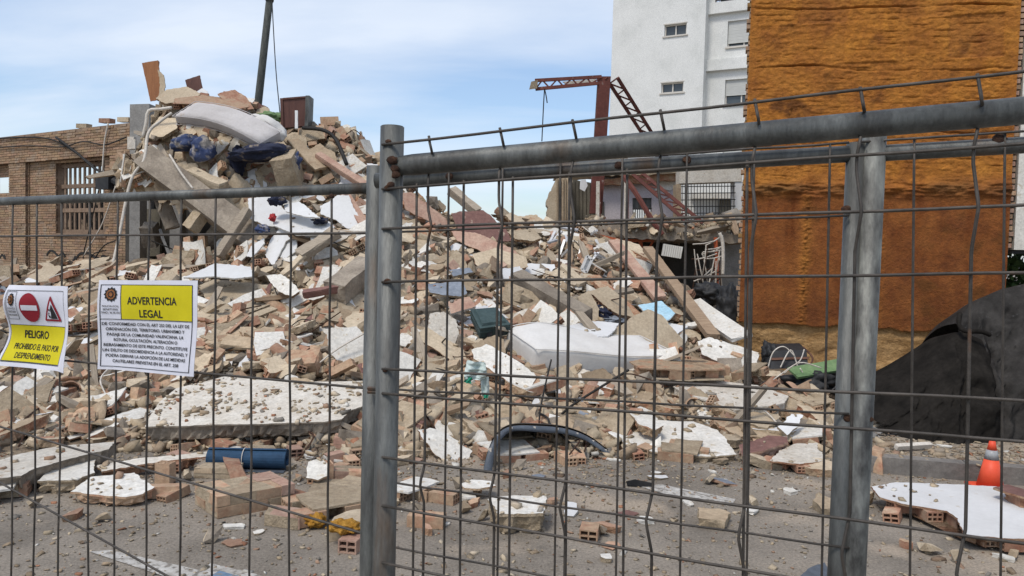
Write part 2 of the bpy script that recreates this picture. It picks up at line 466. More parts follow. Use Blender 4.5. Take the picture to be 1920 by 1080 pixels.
# ================================================================== THE HEAP: a height field fitted to sight lines
ctl = []
def col(x, *rows):
    for y, Y in rows:
        ctl.append(P(x, y, Y))
col(-60, (915, 5.15), (880, 5.5), (850, 5.8), (800, 6.4), (700, 7.9), (620, 9.4), (560, 11), (508, 13.2))
col(60, (912, 5.2), (885, 5.45), (850, 5.85), (800, 6.45), (700, 7.9), (620, 9.4), (560, 11), (510, 13.2))
col(160, (925, 5.1), (890, 5.42), (850, 5.9), (800, 6.5), (700, 7.9), (620, 9.3), (540, 11.3), (508, 13))
col(280, (925, 5.1), (890, 5.45), (850, 5.95), (800, 6.6), (710, 7.9), (640, 9.0), (560, 10.5), (505, 12.2), (497, 13), (480, 14.5))
col(400, (920, 5.2), (890, 5.55), (850, 6.0), (800, 6.7), (710, 7.8), (640, 8.9), (560, 10.2), (500, 12.0), (488, 12.8), (470, 14.5))
col(500, (935, 5.1), (890, 5.58), (850, 6.05), (805, 6.65), (710, 7.8), (640, 8.9), (560, 10.2), (480, 11.6), (420, 12.6), (380, 13.0), (300, 13.6), (225, 14.4))
col(600, (945, 5.0), (900, 5.45), (850, 6.05), (805, 6.65), (715, 7.8), (640, 8.9), (560, 10.2), (480, 11.4), (400, 12.5), (320, 13.3), (240, 14.3))
col(640, (400, 12.4), (320, 13.1), (242, 14.1))
col(662, (330, 13.1), (262, 13.9))
col(680, (955, 4.9), (910, 5.35), (860, 5.95), (800, 6.65), (710, 7.8), (620, 9.1), (540, 10.4), (460, 11.5), (390, 12.5), (310, 13.6))
col(790, (945, 5.1), (880, 5.9), (800, 6.8), (720, 7.8), (640, 8.8), (560, 10), (480, 11.3), (420, 12.5), (375, 13.5))
col(900, (900, 5.7), (850, 6.3), (790, 7.0), (720, 7.9), (650, 8.8), (560, 10.2), (490, 11.6), (440, 12.8), (412, 14))
col(1000, (850, 6.35), (800, 6.9), (735, 7.7), (690, 8.3), (650, 9.0), (600, 9.8), (540, 11.0), (480, 12.5), (440, 14), (424, 15))
col(1120, (845, 6.4), (800, 7.0), (745, 7.7), (705, 8.3), (660, 9.0), (610, 9.9), (560, 11), (500, 12.6), (460, 14), (450, 15))
col(1230, (868, 6.2), (820, 6.8), (760, 7.6), (715, 8.3), (670, 9.0), (630, 9.8), (580, 11), (540, 12.4), (510, 14), (500, 15))
col(1330, (875, 6.1), (830, 6.7), (775, 7.5), (720, 8.4), (690, 8.9), (650, 9.8), (620, 11), (590, 12.5), (565, 14))
col(1430, (875, 6.15), (820, 6.9), (770, 7.6), (725, 8.4), (700, 9.0), (690, 9.5))
col(1540, (870, 6.25), (820, 6.95), (780, 7.5), (745, 8.2), (730, 8.9), (720, 9.6))
col(1640, (868, 6.35), (830, 6.9), (800, 7.4), (770, 8.2), (745, 9.3))
ctl = [(p.x, p.y, p.z - 0.05) for p in ctl]
for x in np.arange(-9, 9.1, 1.5):
    ctl.append((x, 3.6, -0.12))
    ctl.append((x, 4.6, -0.10))
for x, y, z in [(-9.5, 16, 1.0), (-7, 17.5, 1.0), (-4, 17.5, 1.5), (-1, 17.5, .9), (2, 18, .7), (4, 18, .4), (-11, 9, 1.2), (-9.5, 6.2, .3), (-11, 13, 1.2),
                (-4.4, 15.6, 3.8), (-3.3, 15.2, 3.7), (-1.5, 15, 1.9), (0, 16.2, 1.5), (4.6, 11.5, .3), (4.6, 14, .5), (5.2, 7.2, .05), (6.0, 8.2, .1), (5.8, 9.5, .1), (6.5, 6.5, -.1), (8, 7.5, -.1)]:
    ctl.append((x, y, z))
C = np.array(ctl)
def rbf(C, lam=0.015):
    A = C[:, :2]
    D = np.hypot(A[:, None, 0] - A[None, :, 0], A[:, None, 1] - A[None, :, 1])
    n = len(C)
    K = np.zeros((n + 3, n + 3))
    K[:n, :n] = -D + np.eye(n) * lam
    K[:n, n] = 1; K[:n, n + 1:] = A
    K[n, :n] = 1; K[n + 1:, :n] = A.T
    w = np.linalg.solve(K, np.concatenate([C[:, 2], np.zeros(3)]))
    def ev(x, y):
        x = np.asarray(x, float); y = np.asarray(y, float)
        sh = x.shape
        x = x.ravel(); y = y.ravel()
        D = np.hypot(x[:, None] - A[None, :, 0], y[:, None] - A[None, :, 1])
        return (-D @ w[:n] + w[n] + x * w[n + 1] + y * w[n + 2]).reshape(sh)
    return ev
hf = rbf(C)
GX = np.arange(-11, 7.01, 0.1)
GY = np.arange(4.0, 17.6, 0.1)
XX, YY = np.meshgrid(GX, GY)
HH = hf(XX, YY)
def fbm(xx, yy, s, seed, amp):
    o = np.zeros_like(xx)
    for i in range(xx.shape[0]):
        for j in range(xx.shape[1]):
            o[i, j] = noise.fractal(Vector((xx[i, j] * s, yy[i, j] * s, seed)), 1.0, 2.0, 4)
    return o * amp
rough = fbm(XX, YY, 2.0, 3.3, 0.15)
HH = HH + rough * np.clip(HH / 0.25, 0, 1)
def grid_h(H, GX, GY, x, y):
    fx = np.clip((np.asarray(x) - GX[0]) / (GX[1] - GX[0]), 0, len(GX) - 1.001)
    fy = np.clip((np.asarray(y) - GY[0]) / (GY[1] - GY[0]), 0, len(GY) - 1.001)
    i = fx.astype(int); j = fy.astype(int)
    u = fx - i; v = fy - j
    return (H[j, i] * (1 - u) * (1 - v) + H[j, i + 1] * u * (1 - v) + H[j + 1, i] * (1 - u) * v + H[j + 1, i + 1] * u * v)
def grid_mesh(name, XX, YY, ZZ, m, cut=None, bottom=None):
    ny, nx = XX.shape
    vs = [(XX[j, i], YY[j, i], ZZ[j, i]) for j in range(ny) for i in range(nx)]
    fs = []
    for j in range(ny - 1):
        for i in range(nx - 1):
            q = (j * nx + i, j * nx + i + 1, (j + 1) * nx + i + 1, (j + 1) * nx + i)
            if cut is not None and all(vs[k][2] < cut for k in q):
                continue
            fs.append(q)
    return mesh_obj(name, vs, fs, m)
mo = grid_mesh('rubble_mound', XX, YY, HH, 'dust', cut=-0.02)
structure(mo)

# the upper heap left hanging on the broken first floor
ctl2 = []
def col2(x, *rows):
    for y, Y in rows:
        p = P(x, y, Y); ctl2.append((p.x, p.y, p.z - .05))
col2(245, (300, 13.3), (255, 13.7), (205, 14.4), (200, 15.2))
col2(290, (300, 13.2), (255, 13.6), (200, 14.2), (170, 14.9))
col2(350, (330, 13.1), (270, 13.5), (215, 14.0), (172, 14.7))
col2(420, (370, 12.9), (300, 13.3), (230, 13.8), (175, 14.6))
col2(490, (420, 12.7), (350, 13.1), (280, 13.6), (215, 14.4))
col2(540, (420, 12.6), (350, 13.1), (280, 13.7), (238, 14.4))
for x, z in ((-8, 3.9), (-7, 4.3), (-6, 4.5), (-5, 4.3), (-4, 3.9)):
    ctl2.append((x, 16.2, z - .5))
hf2 = rbf(np.array(ctl2))
GX2 = np.arange(-6.75, -4.2, 0.1)
GY2 = np.arange(12.9, 16.3, 0.1)
XX2, YY2 = np.meshgrid(GX2, GY2)
HH2 = hf2(XX2, YY2) + fbm(XX2, YY2, 1.8, 9.1, 0.10)
BASE2 = np.minimum(HH2 - .12, 2.95 + 0.28 * (-6.6 - XX2).clip(-3, .2))
ny, nx = XX2.shape
vs = [(XX2[j, i], YY2[j, i], HH2[j, i]) for j in range(ny) for i in range(nx)]
vs += [(XX2[j, i], YY2[j, i], BASE2[j, i]) for j in range(ny) for i in range(nx)]
fs = []
o_ = ny * nx
for j in range(ny - 1):
    for i in range(nx - 1):
        q = (j * nx + i, j * nx + i + 1, (j + 1) * nx + i + 1, (j + 1) * nx + i)
        fs.append(q)
        fs.append(tuple(k + o_ for k in q[::-1]))
for i in range(nx - 1):
    fs.append((i + 1, i, i + o_, i + 1 + o_))
    k = (ny - 1) * nx
    fs.append((k + i, k + i + 1, k + i + 1 + o_, k + i + o_))
for j in range(ny - 1):
    a, b = j * nx, (j + 1) * nx
    fs.append((a, b, b + o_, a + o_))
    a, b = a + nx - 1, b + nx - 1
    fs.append((b, a, a + o_, b + o_))
structure(mesh_obj('upper_rubble_mound', vs, fs, 'dust'))

def height(x, y):
    h = grid_h(HH, GX, GY, x, y)
    x = np.asarray(x); y = np.asarray(y)
    ins = (x > GX2[0]) & (x < GX2[-1]) & (y > GY2[0]) & (y < GY2[-1])
    h2 = grid_h(HH2, GX2, GY2, x, y)
    return np.where(ins, np.maximum(h, h2), h)
TS = np.arange(4.0, 17.4, 0.03)
def hit(px, py):
    """first point of the heap or road on a sight line; None when it passes over"""
    d = ray(px, py)
    x = d.x / d.y * TS
    z = EYE.z + d.z / d.y * TS
    h = np.maximum(height(x, TS), 0.0)
    k = np.nonzero(z <= h)[0]
    if len(k) == 0:
        return None
    k = k[0]
    return Vector((x[k], TS[k], h[k]))
def normal_at(x, y, e=.2):
    hx = float(height(x + e, y) - height(x - e, y)) / (2 * e)
    hy = float(height(x, y + e) - height(x, y - e)) / (2 * e)
    return Vector((-hx, -hy, 1)).normalized()

# ================================================================== OLD BRICK WALL ON THE LEFT
wr, wl = P(243, 300, 16.4), P(0, 300, 19.2)
wr.z = wl.z = 0
wd = (wl - wr).normalized()               # along the wall, to the left
wn_ = Vector((wd.y, -wd.x, 0))
if wn_.y > 0: wn_ = -wn_                  # outward, to the camera
def wuv(px, py):
    p = PL(px, py, wr, wn_)
    return (p - wr).dot(wd), p.z
def wp(u, w, dep=0.0):
    return wr + wd * u + Vector((0, 0, w)) - wn_ * dep
u_win0, w_top = wuv(186, 297); u_win1, _ = wuv(94, 300)
_, w_bot = wuv(120, 437)
_, w_lint = wuv(160, 293)
u_bay0, _ = wuv(206, 300); u_bay1, _ = wuv(46, 300)
u_pil, _ = wuv(45, 300); u_pil2, _ = wuv(14, 300)
_, w_wall = wuv(240, 226)
u_sl, w_sl1 = wuv(3.5, 328); _, w_sl0 = wuv(3.5, 360)
bw = empty('brick_wall', wr, 'weathered brown brick wall with concrete lattice window, left of the heap', 'wall')
landmark(wp(2, 2.5), 'the brown brick wall')
def wdepth(u, w):
    if w > w_lint: return 0.0
    if u < u_bay0: return 0.0
    if u < u_bay1: return 0.13
    if u < u_pil2: return 0.03 if u > u_pil else 0.10
    if u < u_pil2 + 2.2: return 0.22
    return 0.0
def whole(u, w):
    if u_win0 < u < u_win1 and w_bot < w < w_top: return True
    if u_sl < u < u_sl + 1.0 and w_sl0 < w < w_sl1: return True
    return False
ubs = sorted([0, u_bay0, u_bay1, u_pil, u_pil2, u_pil2 + 2.2, 8.6])
bk = MB()
for a, b in zip(ubs[:-1], ubs[1:]):
    um = (a + b) / 2
    d = wdepth(um, 2.0) + .012
    if um < u_bay1 and um > u_bay0:
        spans = [(a, min(u_win0, u_win1) , 0, w_lint), (u_win1, b, 0, w_lint), (u_win0, u_win1, 0, w_bot), (u_win0, u_win1, w_top, w_lint)]
    elif abs(a - u_pil2) < 1e-6:
        spans = [(a, u_sl, 0, w_lint), (u_sl + 1.0, b, 0, w_lint), (u_sl, u_sl + 1.0, 0, w_sl0), (u_sl, u_sl + 1.0, w_sl1, w_lint)]
    else:
        spans = [(a, b, 0, w_lint)]
    for (x0, x1, y0, y1) in spans:
        if x1 - x0 > .01 and y1 - y0 > .01:
            bk.box(wp(x0, y0, d), wd * (x1 - x0), (0, 0, y1 - y0), -wn_ * (.42 - d))
bk.box(wp(0, w_lint + .001, .012), wd * 8.6, (0, 0, w_wall - w_lint - .05), -wn_ * .41)
bk.obj('mortar_backing', 'old_mortar', bw)
rb = random.Random(3)
bm_ = MB(); tints = []
WCUT = sorted(ubs + [u_win0, u_win1, u_sl, u_sl + 1.0])
row = 0
w = .02
while w < w_wall - .06:
    u = -0.12 * (row % 2)
    while u < 8.55:
        L_ = .235 + rb.uniform(-.008, .008)
        uc, wc = u + L_ / 2, w + .025
        if not (rb.random() < .012) and not (w > w_wall - .16 and rb.random() < .35):
            c = rb.uniform(.85, 1.12)
            if rb.random() < .08: c *= .78
            t = (c * rb.uniform(.95, 1.08), c, c * rb.uniform(.88, 1.02), 1)
            dj, zj = rb.uniform(0, .006), rb.uniform(-.003, .003)
            cuts = [u] + [q for q in WCUT if u + .01 < q < u + L_ - .01 and wc < w_lint] + [u + L_]
            for q0, q1 in zip(cuts[:-1], cuts[1:]):
                q0 = max(q0, 0.0)
                if q1 - q0 < .015 or whole((q0 + q1) / 2, wc): continue
                d = wdepth((q0 + q1) / 2, wc) - dj
                bm_.box(wp(q0, w + zj, d), wd * (q1 - q0), (0, 0, .048), -wn_ * .06)
                tints += [t] * 6
        u += L_ + .012
    w += .0605
    row += 1
bo = bm_.obj('brick_courses', 'old_brick', bw)
bo['kind'] = 'stuff'
def set_tint(o, per_face):
    at = o.data.color_attributes.new('tint', 'FLOAT_COLOR', 'CORNER')
    ls = np.zeros(len(o.data.polygons), dtype=int)
    o.data.polygons.foreach_get('loop_total', ls)
    arr = np.repeat(np.array(per_face, dtype=np.float32), ls, axis=0)
    at.data.foreach_set('color', arr.ravel())
set_tint(bo, tints)
# lattice window: slats and rails
win = empty('lattice_window', (0, 0, 0))
win.parent = bw
hw = w_top - w_bot
for f in (0.0, .30, .64, .93):
    MB().box(wp(u_win0, w_bot + hw * f, .26), wd * (u_win1 - u_win0), (0, 0, hw * .055), -wn_ * .10).obj('rail', 'lattice', win)
for i in range(10):
    u = u_win0 + (u_win1 - u_win0) * (i + .1) / 10
    MB().box(wp(u, w_bot, .27), wd * (u_win1 - u_win0) * .034, (0, 0, hw), -wn_ * .03).obj('slat', 'lattice', win)
MB().box(wp(u_win0 - .08, w_bot - .09, .10), wd * (u_win1 - u_win0 + .16), (0, 0, .07), -wn_ * .25).obj('sill', 'lattice', bw)
# rubble-filled room behind the lattice: rough inner wall up to where the sky shows
MB().box(wp(-.3, 0, 2.2), wd * 13, (0, 0, w_bot + hw * .64), -wn_ * .3).obj('inner_wall', 'old_brick', bw)
# grey rendered pier at the wall's end
ge = MB()
pe0 = P(243, 300, 16.2); pe1 = P(276, 300, 16.0)
ge.box((pe0.x, pe0.y, 0), (pe1.x - pe0.x, -.12, 0), (0, 0, P(260, 196, 16.2).z), (0.05, 1.2, 0))
pier = ge.obj('rendered_pier', 'grey_concrete')
tag(pier, 'grey rendered end pier between brick wall and tall heap', 'wall')
mbx = empty('meter_box', P(250, 268, 15.9), 'small pale meter box on the grey rendered pier', 'meter box')
MB().box(P(244, 281, 16.0), P(256, 281, 15.98) - P(244, 281, 16.0), (0, 0, .26), (0, -.12, 0)).obj('box', 'pale_pipe', mbx)
MB().box(P(245.5, 279, 15.86), P(254.5, 279, 15.84) - P(245.5, 279, 15.86), (0, 0, .2), (0, -.02, 0)).obj('door', 'pale_pipe', mbx)
gr = MB()
for pts in ([(78, 478), (84, 470), (92, 472), (100, 480), (108, 474), (112, 482)], [(132, 486), (140, 476), (156, 474), (164, 480), (176, 484)], [(126, 492), (132, 480)], [(0, 484), (4, 478), (10, 486), (8, 478)], [(176, 500), (182, 480), (192, 484)]):
    c_ = curve_pts([wp(*wuv(x, y), .118 if x > 14 else .0) for x, y in pts], 5)
    for p, q in zip(c_[:-1], c_[1:]):
        gr.bar(p, q, .012, .05, upv=(0, 0, 1))
gr.obj('graffiti', 'cable', bw)
# loose bricks along the wall top
for i, (x, y, t) in enumerate([(145, 236, 'flat grey stone lying on top of the brick wall'), (188, 226, 'red hollow brick standing on top of the brick wall'), (223, 224, 'broken pale brick at the right end of the brick wall top')]):
    p = wp(*wuv(x, y), .15)
    q = MB().bar(p - wd * .22, p + wd * .2 + Vector((0, 0, .03)), .14, .1, m=0).obj('loose_brick', ['mortar', 'terracotta', 'cream_plaster'][i])
    tag(q, t, 'brick', 'loose bricks on the wall top')
# cables on the wall
def cable(name, label, pts, r, m='cable', cat='cable', n=6, sides=6, group=None):
    o = MB().tube(curve_pts(pts, n), r, sides).obj(name, m, smooth=True)
    return tag(o, label, cat, group)
cable('wall_cable', 'upper black cable sagging along the brick wall top', [wp(*wuv(x, y), -.04) for x, y in [(-20, 262), (40, 258), (100, 262), (150, 290), (180, 312)]], .018)
cable('wall_cable', 'lower black cable looped along the brick wall lintel', [wp(*wuv(x, y), -.05) for x, y in [(-20, 278), (60, 274), (120, 276), (160, 266), (200, 272), (240, 258)]], .015)
cable('wall_cable', 'thick black cable running down to the black cable box', [wp(*wuv(x, y), -.06) for x, y in [(110, 258), (150, 288), (182, 316), (215, 332), (240, 340)]], .03)
cable('wall_cable', 'pale conduit hanging beside the lattice window', [wp(*wuv(x, y), -.05) for x, y in [(207, 232), (200, 268), (196, 320), (192, 350)]], .02, 'pale_pipe')
cbx = empty('cable_box', wp(*wuv(212, 340), -.1), 'black cable junction box on brick wall right of lattice window', 'cable box')
MB().box(wp(*wuv(221, 356), -.02), wp(*wuv(197, 356), -.02) - wp(*wuv(221, 356), -.02), (0, 0, .36), wn_ * .2).obj('case', 'black_plastic', cbx)
MB().tube([wp(*wuv(222, 340), -.1), wp(*wuv(240, 350), -.1)], .08, 8).obj('cable_gland', 'black_plastic', cbx)
for i, (pts, l) in enumerate([([(196, 352), (185, 400), (168, 470), (160, 520)], 'thin black wire hanging below the lattice window'),
                              ([(230, 350), (205, 420), (170, 480)], 'pale bent wire crossing the lower brick wall'),
                              ([(215, 470), (190, 478), (178, 510)], 'looped black wire at the foot of the brick wall'),
                              ([(236, 452), (214, 462), (196, 490), (190, 525)], 'curled black wire near the grey pier foot')]):
    cable('loose_wire', l, [wp(*wuv(x, y), -.12 - .04 * i) for x, y in pts], .014, 'cable' if i != 1 else 'pale_pipe')

# ================================================================== ORANGE FOAM-SPRAYED GABLE WALL
oa, ob = P(1390, 480, 10.5), P(1889, 480, 9.57)
oa.z = ob.z = 0
od = (ob - oa); OW = od.length; od.normalize()
on = Vector((od.y, -od.x, 0))
if on.y > 0: on = -on
OH = 6.4
orange = empty('foam_sprayed_wall', oa, 'tall orange brown foam sprayed gable wall at the right', 'wall')
landmark(oa + od * 1.6 + Vector((0, 0, 2)), 'the orange wall')
_, z610 = 0, PL(1550, 612, oa, on).z
_, z355 = 0, PL(1650, 352, oa, on).z
nu, nw = 180, 640
us = np.linspace(0, OW, nu); ws = np.linspace(0.0, OH, nw)
vs, tint = [], []
rr = random.Random(8)
for j, w_ in enumerate(ws):
    for i, u_ in enumerate(us):
        s = Vector((u_ * 1.0, w_ * 1.0, 4.0))
        if w_ > z610 + .05 * noise.fractal(Vector((u_ * 2.5, 1, 1)), 1, 2, 4):
            ytop = max(0, min(1, (w_ - z355 + .12 + .16 * noise.fractal(Vector((u_ * 1.6, w_ * 2, 51)), 1, 2, 3)) / .34))
            warp = noise.noise(Vector((u_ * 1.3, w_ * .8, 2))) * .05 + .012 * noise.noise(Vector((u_ * 9, w_ * 2, 7)))
            ph = (w_ + warp * .6 + .045 * u_) / .078
            ci = math.floor(ph)
            fr = ph - ci
            pres = noise.noise(Vector((u_ * 3.1, ci * 3.7, 11))) - .06 + .35 * noise.noise(Vector((u_ * .6, ci * .31, 41)))
            ridge = -.024 * max(0, min(1, pres * 2.6)) * math.exp(-((fr - .5) / (.055 + .035 * max(0, pres))) ** 2) + .003 * (fr - .5)
            ph2 = (w_ + warp * 1.3 + .05 * u_) / .80
            f2 = ph2 - math.floor(ph2)
            seam = -.05 * math.exp(-((f2 - .5) / .012) ** 2) * max(0, .75 + noise.noise(Vector((u_ * 2, 3, math.floor(ph2) * 7.7))))
            up_ = .012 * noise.fractal(Vector((u_ * 13, w_ * 16, 5)), .8, 2, 4) + .010 * noise.noise(Vector((u_ * 1.8, w_ * 1.8, 15)))
            dn_ = .012 * noise.fractal(Vector((u_ * 2, w_ * 2.5, 6)), 1, 2, 5)
            # two rough vertical chases in the smooth lower zone
            for uc in (.83, 1.72):
                g_ = math.exp(-((u_ - uc) / .055) ** 2)
                dn_ += g_ * (.050 * abs(noise.fractal(Vector((u_ * 14, w_ * 18, 9)), 1, 2, 4)) + .015)
            band = math.exp(-((w_ - z355 + .02) / .10) ** 2)
            bd = band * (.05 + .06 * noise.fractal(Vector((u_ * 4, w_ * 16, 3)), 1, 2, 5))
            patch = noise.noise(Vector((math.floor(u_ / .62 + .3 * noise.noise(Vector((w_, 1, 1)))) * 5.1, math.floor(w_ / .55) * 3.3, 2)))
            ef = min(1, u_ / .12, (OW - u_) / .12)
            off = ef * ytop * (ridge + seam + up_ + .020 * patch) + (1 - ytop) * dn_ + bd
            k = .5 + .5 * noise.fractal(Vector((u_ * 3.2, w_ * 3.6, 21)), .7, 2, 6)
            stain = max(0, noise.fractal(Vector((u_ * 5.5, w_ * .55, 61)), .8, 2, 4) + .6 * noise.noise(Vector((u_ * .8, w_ * .7, 3))))
            k -= 1.1 * stain
            tu = (1.12 + .12 * k + .24 * patch, 1.10 + .16 * k + .27 * patch, 1.05 + .1 * k)
            sm = (.60 + .22 * k, .48 + .26 * k, .55 + .5 * k)
            low = max(0, min(1, (z610 + .75 - w_) / .6))
            sm = tuple(a * (1 - .42 * low) + b * low * .42 for a, b in zip(sm, (.55, .5, .8)))
            t = [ytop * a + (1 - ytop) * b for a, b in zip(tu, sm)]
            gm = band * max(0, min(1, .5 + 1.4 * noise.noise(Vector((u_ * 1.7, w_ * 6, 31)))))
            t = [a * (1 - gm * .6) + b * gm * .6 for a, b in zip(t, (.34, .5, 1.1))]
            for uc in (.83, 1.72):
                if w_ < z355 - .1:
                    g_ = math.exp(-((u_ - uc) / .07) ** 2)
                    t = [a * (1 - g_ * .5) + b * g_ * .5 for a, b in zip(t, (1.25, 1.3, 1.3))]
        else:
            off = -.055 + .035 * noise.fractal(Vector((u_ * 3.2, w_ * 5, 8)), 1, 2, 5)
            t = (1, 1, 1)
        vs.append(oa + od * u_ + Vector((0, 0, w_)) + on * off)
        tint.append((*t, 1))
fs, fi, mi = [], [], []
for j in range(nw - 1):
    for i in range(nu - 1):
        fs.append((j * nu + i, j * nu + i + 1, (j + 1) * nu + i + 1, (j + 1) * nu + i))
        mi.append(0 if ws[j] > z610 + .05 * noise.fractal(Vector((us[i] * 2.5, 1, 1)), 1, 2, 4) else 1)
fo = mesh_obj('foam_face', vs, fs, ['foam_spray', 'ochre'], orange, mi, True)
at = fo.data.color_attributes.new('tint', 'FLOAT_COLOR', 'POINT')
at.data.foreach_set('color', np.array(tint, dtype=np.float32).ravel())
MB().box(oa - on * .16, od * OW, (0, 0, OH), -on * .5).obj('masonry', 'tan_plaster', orange)
# ragged brick edges where the demolished house was tied in
ra = random.Random(4)
for k in range(84):
    z = .1 + k * .075
    if z > OH - .1: break
    ln = ra.choice((.012, .02, .03, .05))
    MB().box(oa - od * ln - on * .12 + Vector((0, 0, z)), od * (ln + .01), (0, 0, .055), -on * .2).obj('edge_brick', 'dusty_terracotta' if ra.random() < .7 else 'ochre', orange)
    if z > 1.9:
        MB().box(ob + od * .002 - on * .10 + Vector((0, 0, z)), od * ra.uniform(.06, .085), (0, 0, .055), -on * .2).obj('edge_brick', 'pink_brick' if k % 2 else 'dusty_terracotta', orange)
fac = empty('street_facade', ob + od * .09, 'pale grey street facade at far right beyond the orange wall', 'building')
MB().box(ob + od * .09 - on * .07 + Vector((0, 0, PL(1905, 468, ob, on).z)), od * 5 - on * .6, (0, 0, 5.6), -on * .4).obj('wall_panel', 'white_plaster', fac)
MB().box(ob + od * .09 - on * .14 + Vector((0, 0, PL(1905, 475, ob, on).z)), od * 5 - on * .6, (0, 0, .05), -on * .3).obj('soffit_trim', 'black_plastic', fac)
MB().box(ob + od * 6.3 - on * .8, od * .4, (0, 0, 2.2), -on * .4).obj('wall_pier', 'white_plaster', fac)
MB().box(ob + od * .33 - on * .3, od * .03, (0, 0, 2.0), -on * .03).obj('shopfront_post', 'pale_pipe', fac)
# shrub seen in the gap below the facade
sh = empty('shrub', ob + od * 1.0 - on * 2.5, 'dark green shrub under the pale facade at right edge', 'shrub')
lf = MB()
for i in range(5000):
    c = ob + od * ra.uniform(.0, 2.6) - on * ra.uniform(1.8, 3.0) + Vector((0, 0, ra.uniform(.15, 2.5)))
    a = Vector((ra.gauss(0, 1), ra.gauss(0, 1), ra.gauss(0, 1))).normalized() * .08
    b = a.cross(Vector((ra.gauss(0, 1), ra.gauss(0, 1), ra.gauss(0, 1)))).normalized() * .045
    lf.add([c - a, c + b, c + a, c - b], [(0, 1, 2, 3)])
lf.obj('foliage', 'leaf', sh)
b0 = ob + od * 1.0 - on * 2.5
MB().tube([b0, b0 + Vector((.05, .02, .8)), b0 + Vector((.1, 0, 1.7))], [.05, .035, .015], 7).obj('stem', 'old_wood', sh)

# ================================================================== WHITE APARTMENT BUILDING BEHIND
va = P(1135, 480, 40.0); va.z = 0
vd = Vector((1.97, -1, 0)).normalized()
vn = Vector((vd.y, -vd.x, 0))
if vn.y > 0: vn = -vn
def vuv(px, py, back=0.0):
    p = PL(px, py, va - vn * back, vn)
    return (p - va).dot(vd), p.z
def vp(u, z, back=0.0):
    return va + vd * u + Vector((0, 0, z)) - vn * back
u_c, _ = vuv(1317, 200)
apt = empty('apartment_building', va, 'tall white apartment building behind the collapsed house', 'building')
landmark(vp(3, 8), 'the white apartment building')
AH, BK = 19.0, 0.7
def holed_wall(name, u0, u1, z0, z1, back, holes, thick=.35, m='bldg_white', parent=None):
    zs = sorted({z0, z1, *[h[2] for h in holes], *[h[3] for h in holes]})
    mb = MB()
    for a, b in zip(zs[:-1], zs[1:]):
        hs_ = sorted([h for h in holes if h[2] <= a and h[3] >= b])
        u = u0
        for h in hs_:
            if h[0] > u: mb.box(vp(u, a, back), vd * (h[0] - u), (0, 0, b - a), -vn * thick)
            u = h[1]
        if u1 > u: mb.box(vp(u, a, back), vd * (u1 - u), (0, 0, b - a), -vn * thick)
    return mb.obj(name, m, parent)
def rect(px0, py0, px1, py1, back):
    u0, za = vuv(px0, py0, back); u1, zb = vuv(px1, py1, back)
    return (u0, u1, min(za, zb), max(za, zb))
hA = [rect(1246, 47, 1287, 64, 0), rect(1240, 156, 1281, 172, 0)]
fl = (hA[0][2] - hA[1][2])
hA += [(h[0], h[1], h[2] + fl, h[3] + fl) for h in hA[:1]] + [(h[0], h[1], h[2] - fl, h[3] - fl) for h in hA[1:2]]
holed_wall('wall', 0, u_c, 0, AH, 0, hA, parent=apt)
MB().box(vp(0, 0, .352), vd * .3, (0, 0, AH), -vn * 9).obj('wall', 'bldg_white', apt)
hB = [rect(1365, 40, 1425, 82, BK), rect(1360, 150, 1420, 192, BK)]
hB += [(h[0], h[1], h[2] - fl, h[3] - fl) for h in hB[1:2]]
u_r = u_c + 9
ub = rect(1330, -40, 1420, 12, BK)
hB2 = hB + [(u_c + .3, u_r - 1, ub[2], ub[3])]
holed_wall('wall', u_c - .2, u_r, 0, AH, BK, hB2, parent=apt)
MB().box(vp(u_c - .002, 0, .352), vd * -.2, (0, 0, AH), -vn * (BK - .352)).obj('wall_return', 'bldg_white', apt)
for h in hA:
    wdw = empty('window', (0, 0, 0)); wdw.parent = apt
    w0, h0 = h[1] - h[0], h[3] - h[2]
    MB().box(vp(h[0], h[2], .2), vd * w0, (0, 0, h0), -vn * .03).obj('pane', 'glass', wdw)
    fr = MB()
    t = .06
    fr.box(vp(h[0], h[2], .12), vd * w0, (0, 0, t), -vn * .07).box(vp(h[0], h[3] - t, .12), vd * w0, (0, 0, t), -vn * .07)
    for u in (h[0], h[0] + w0 / 2 - t / 2, h[1] - t):
        fr.box(vp(u, h[2] + t, .121), vd * t, (0, 0, h0 - 2 * t), -vn * .069)
    fr.obj('frame', 'window_frame', wdw)
    MB().box(vp(h[0] - .08, h[2] - .07, -.06), vd * (w0 + .16), (0, 0, .068), -vn * .25).obj('sill', 'window_frame', wdw)
    MB().box(vp(h[0] - .05, h[3] + .003, -.015), vd * (w0 + .1), (0, 0, .05), -vn * .05).obj('lintel_trim', 'window_frame', wdw)
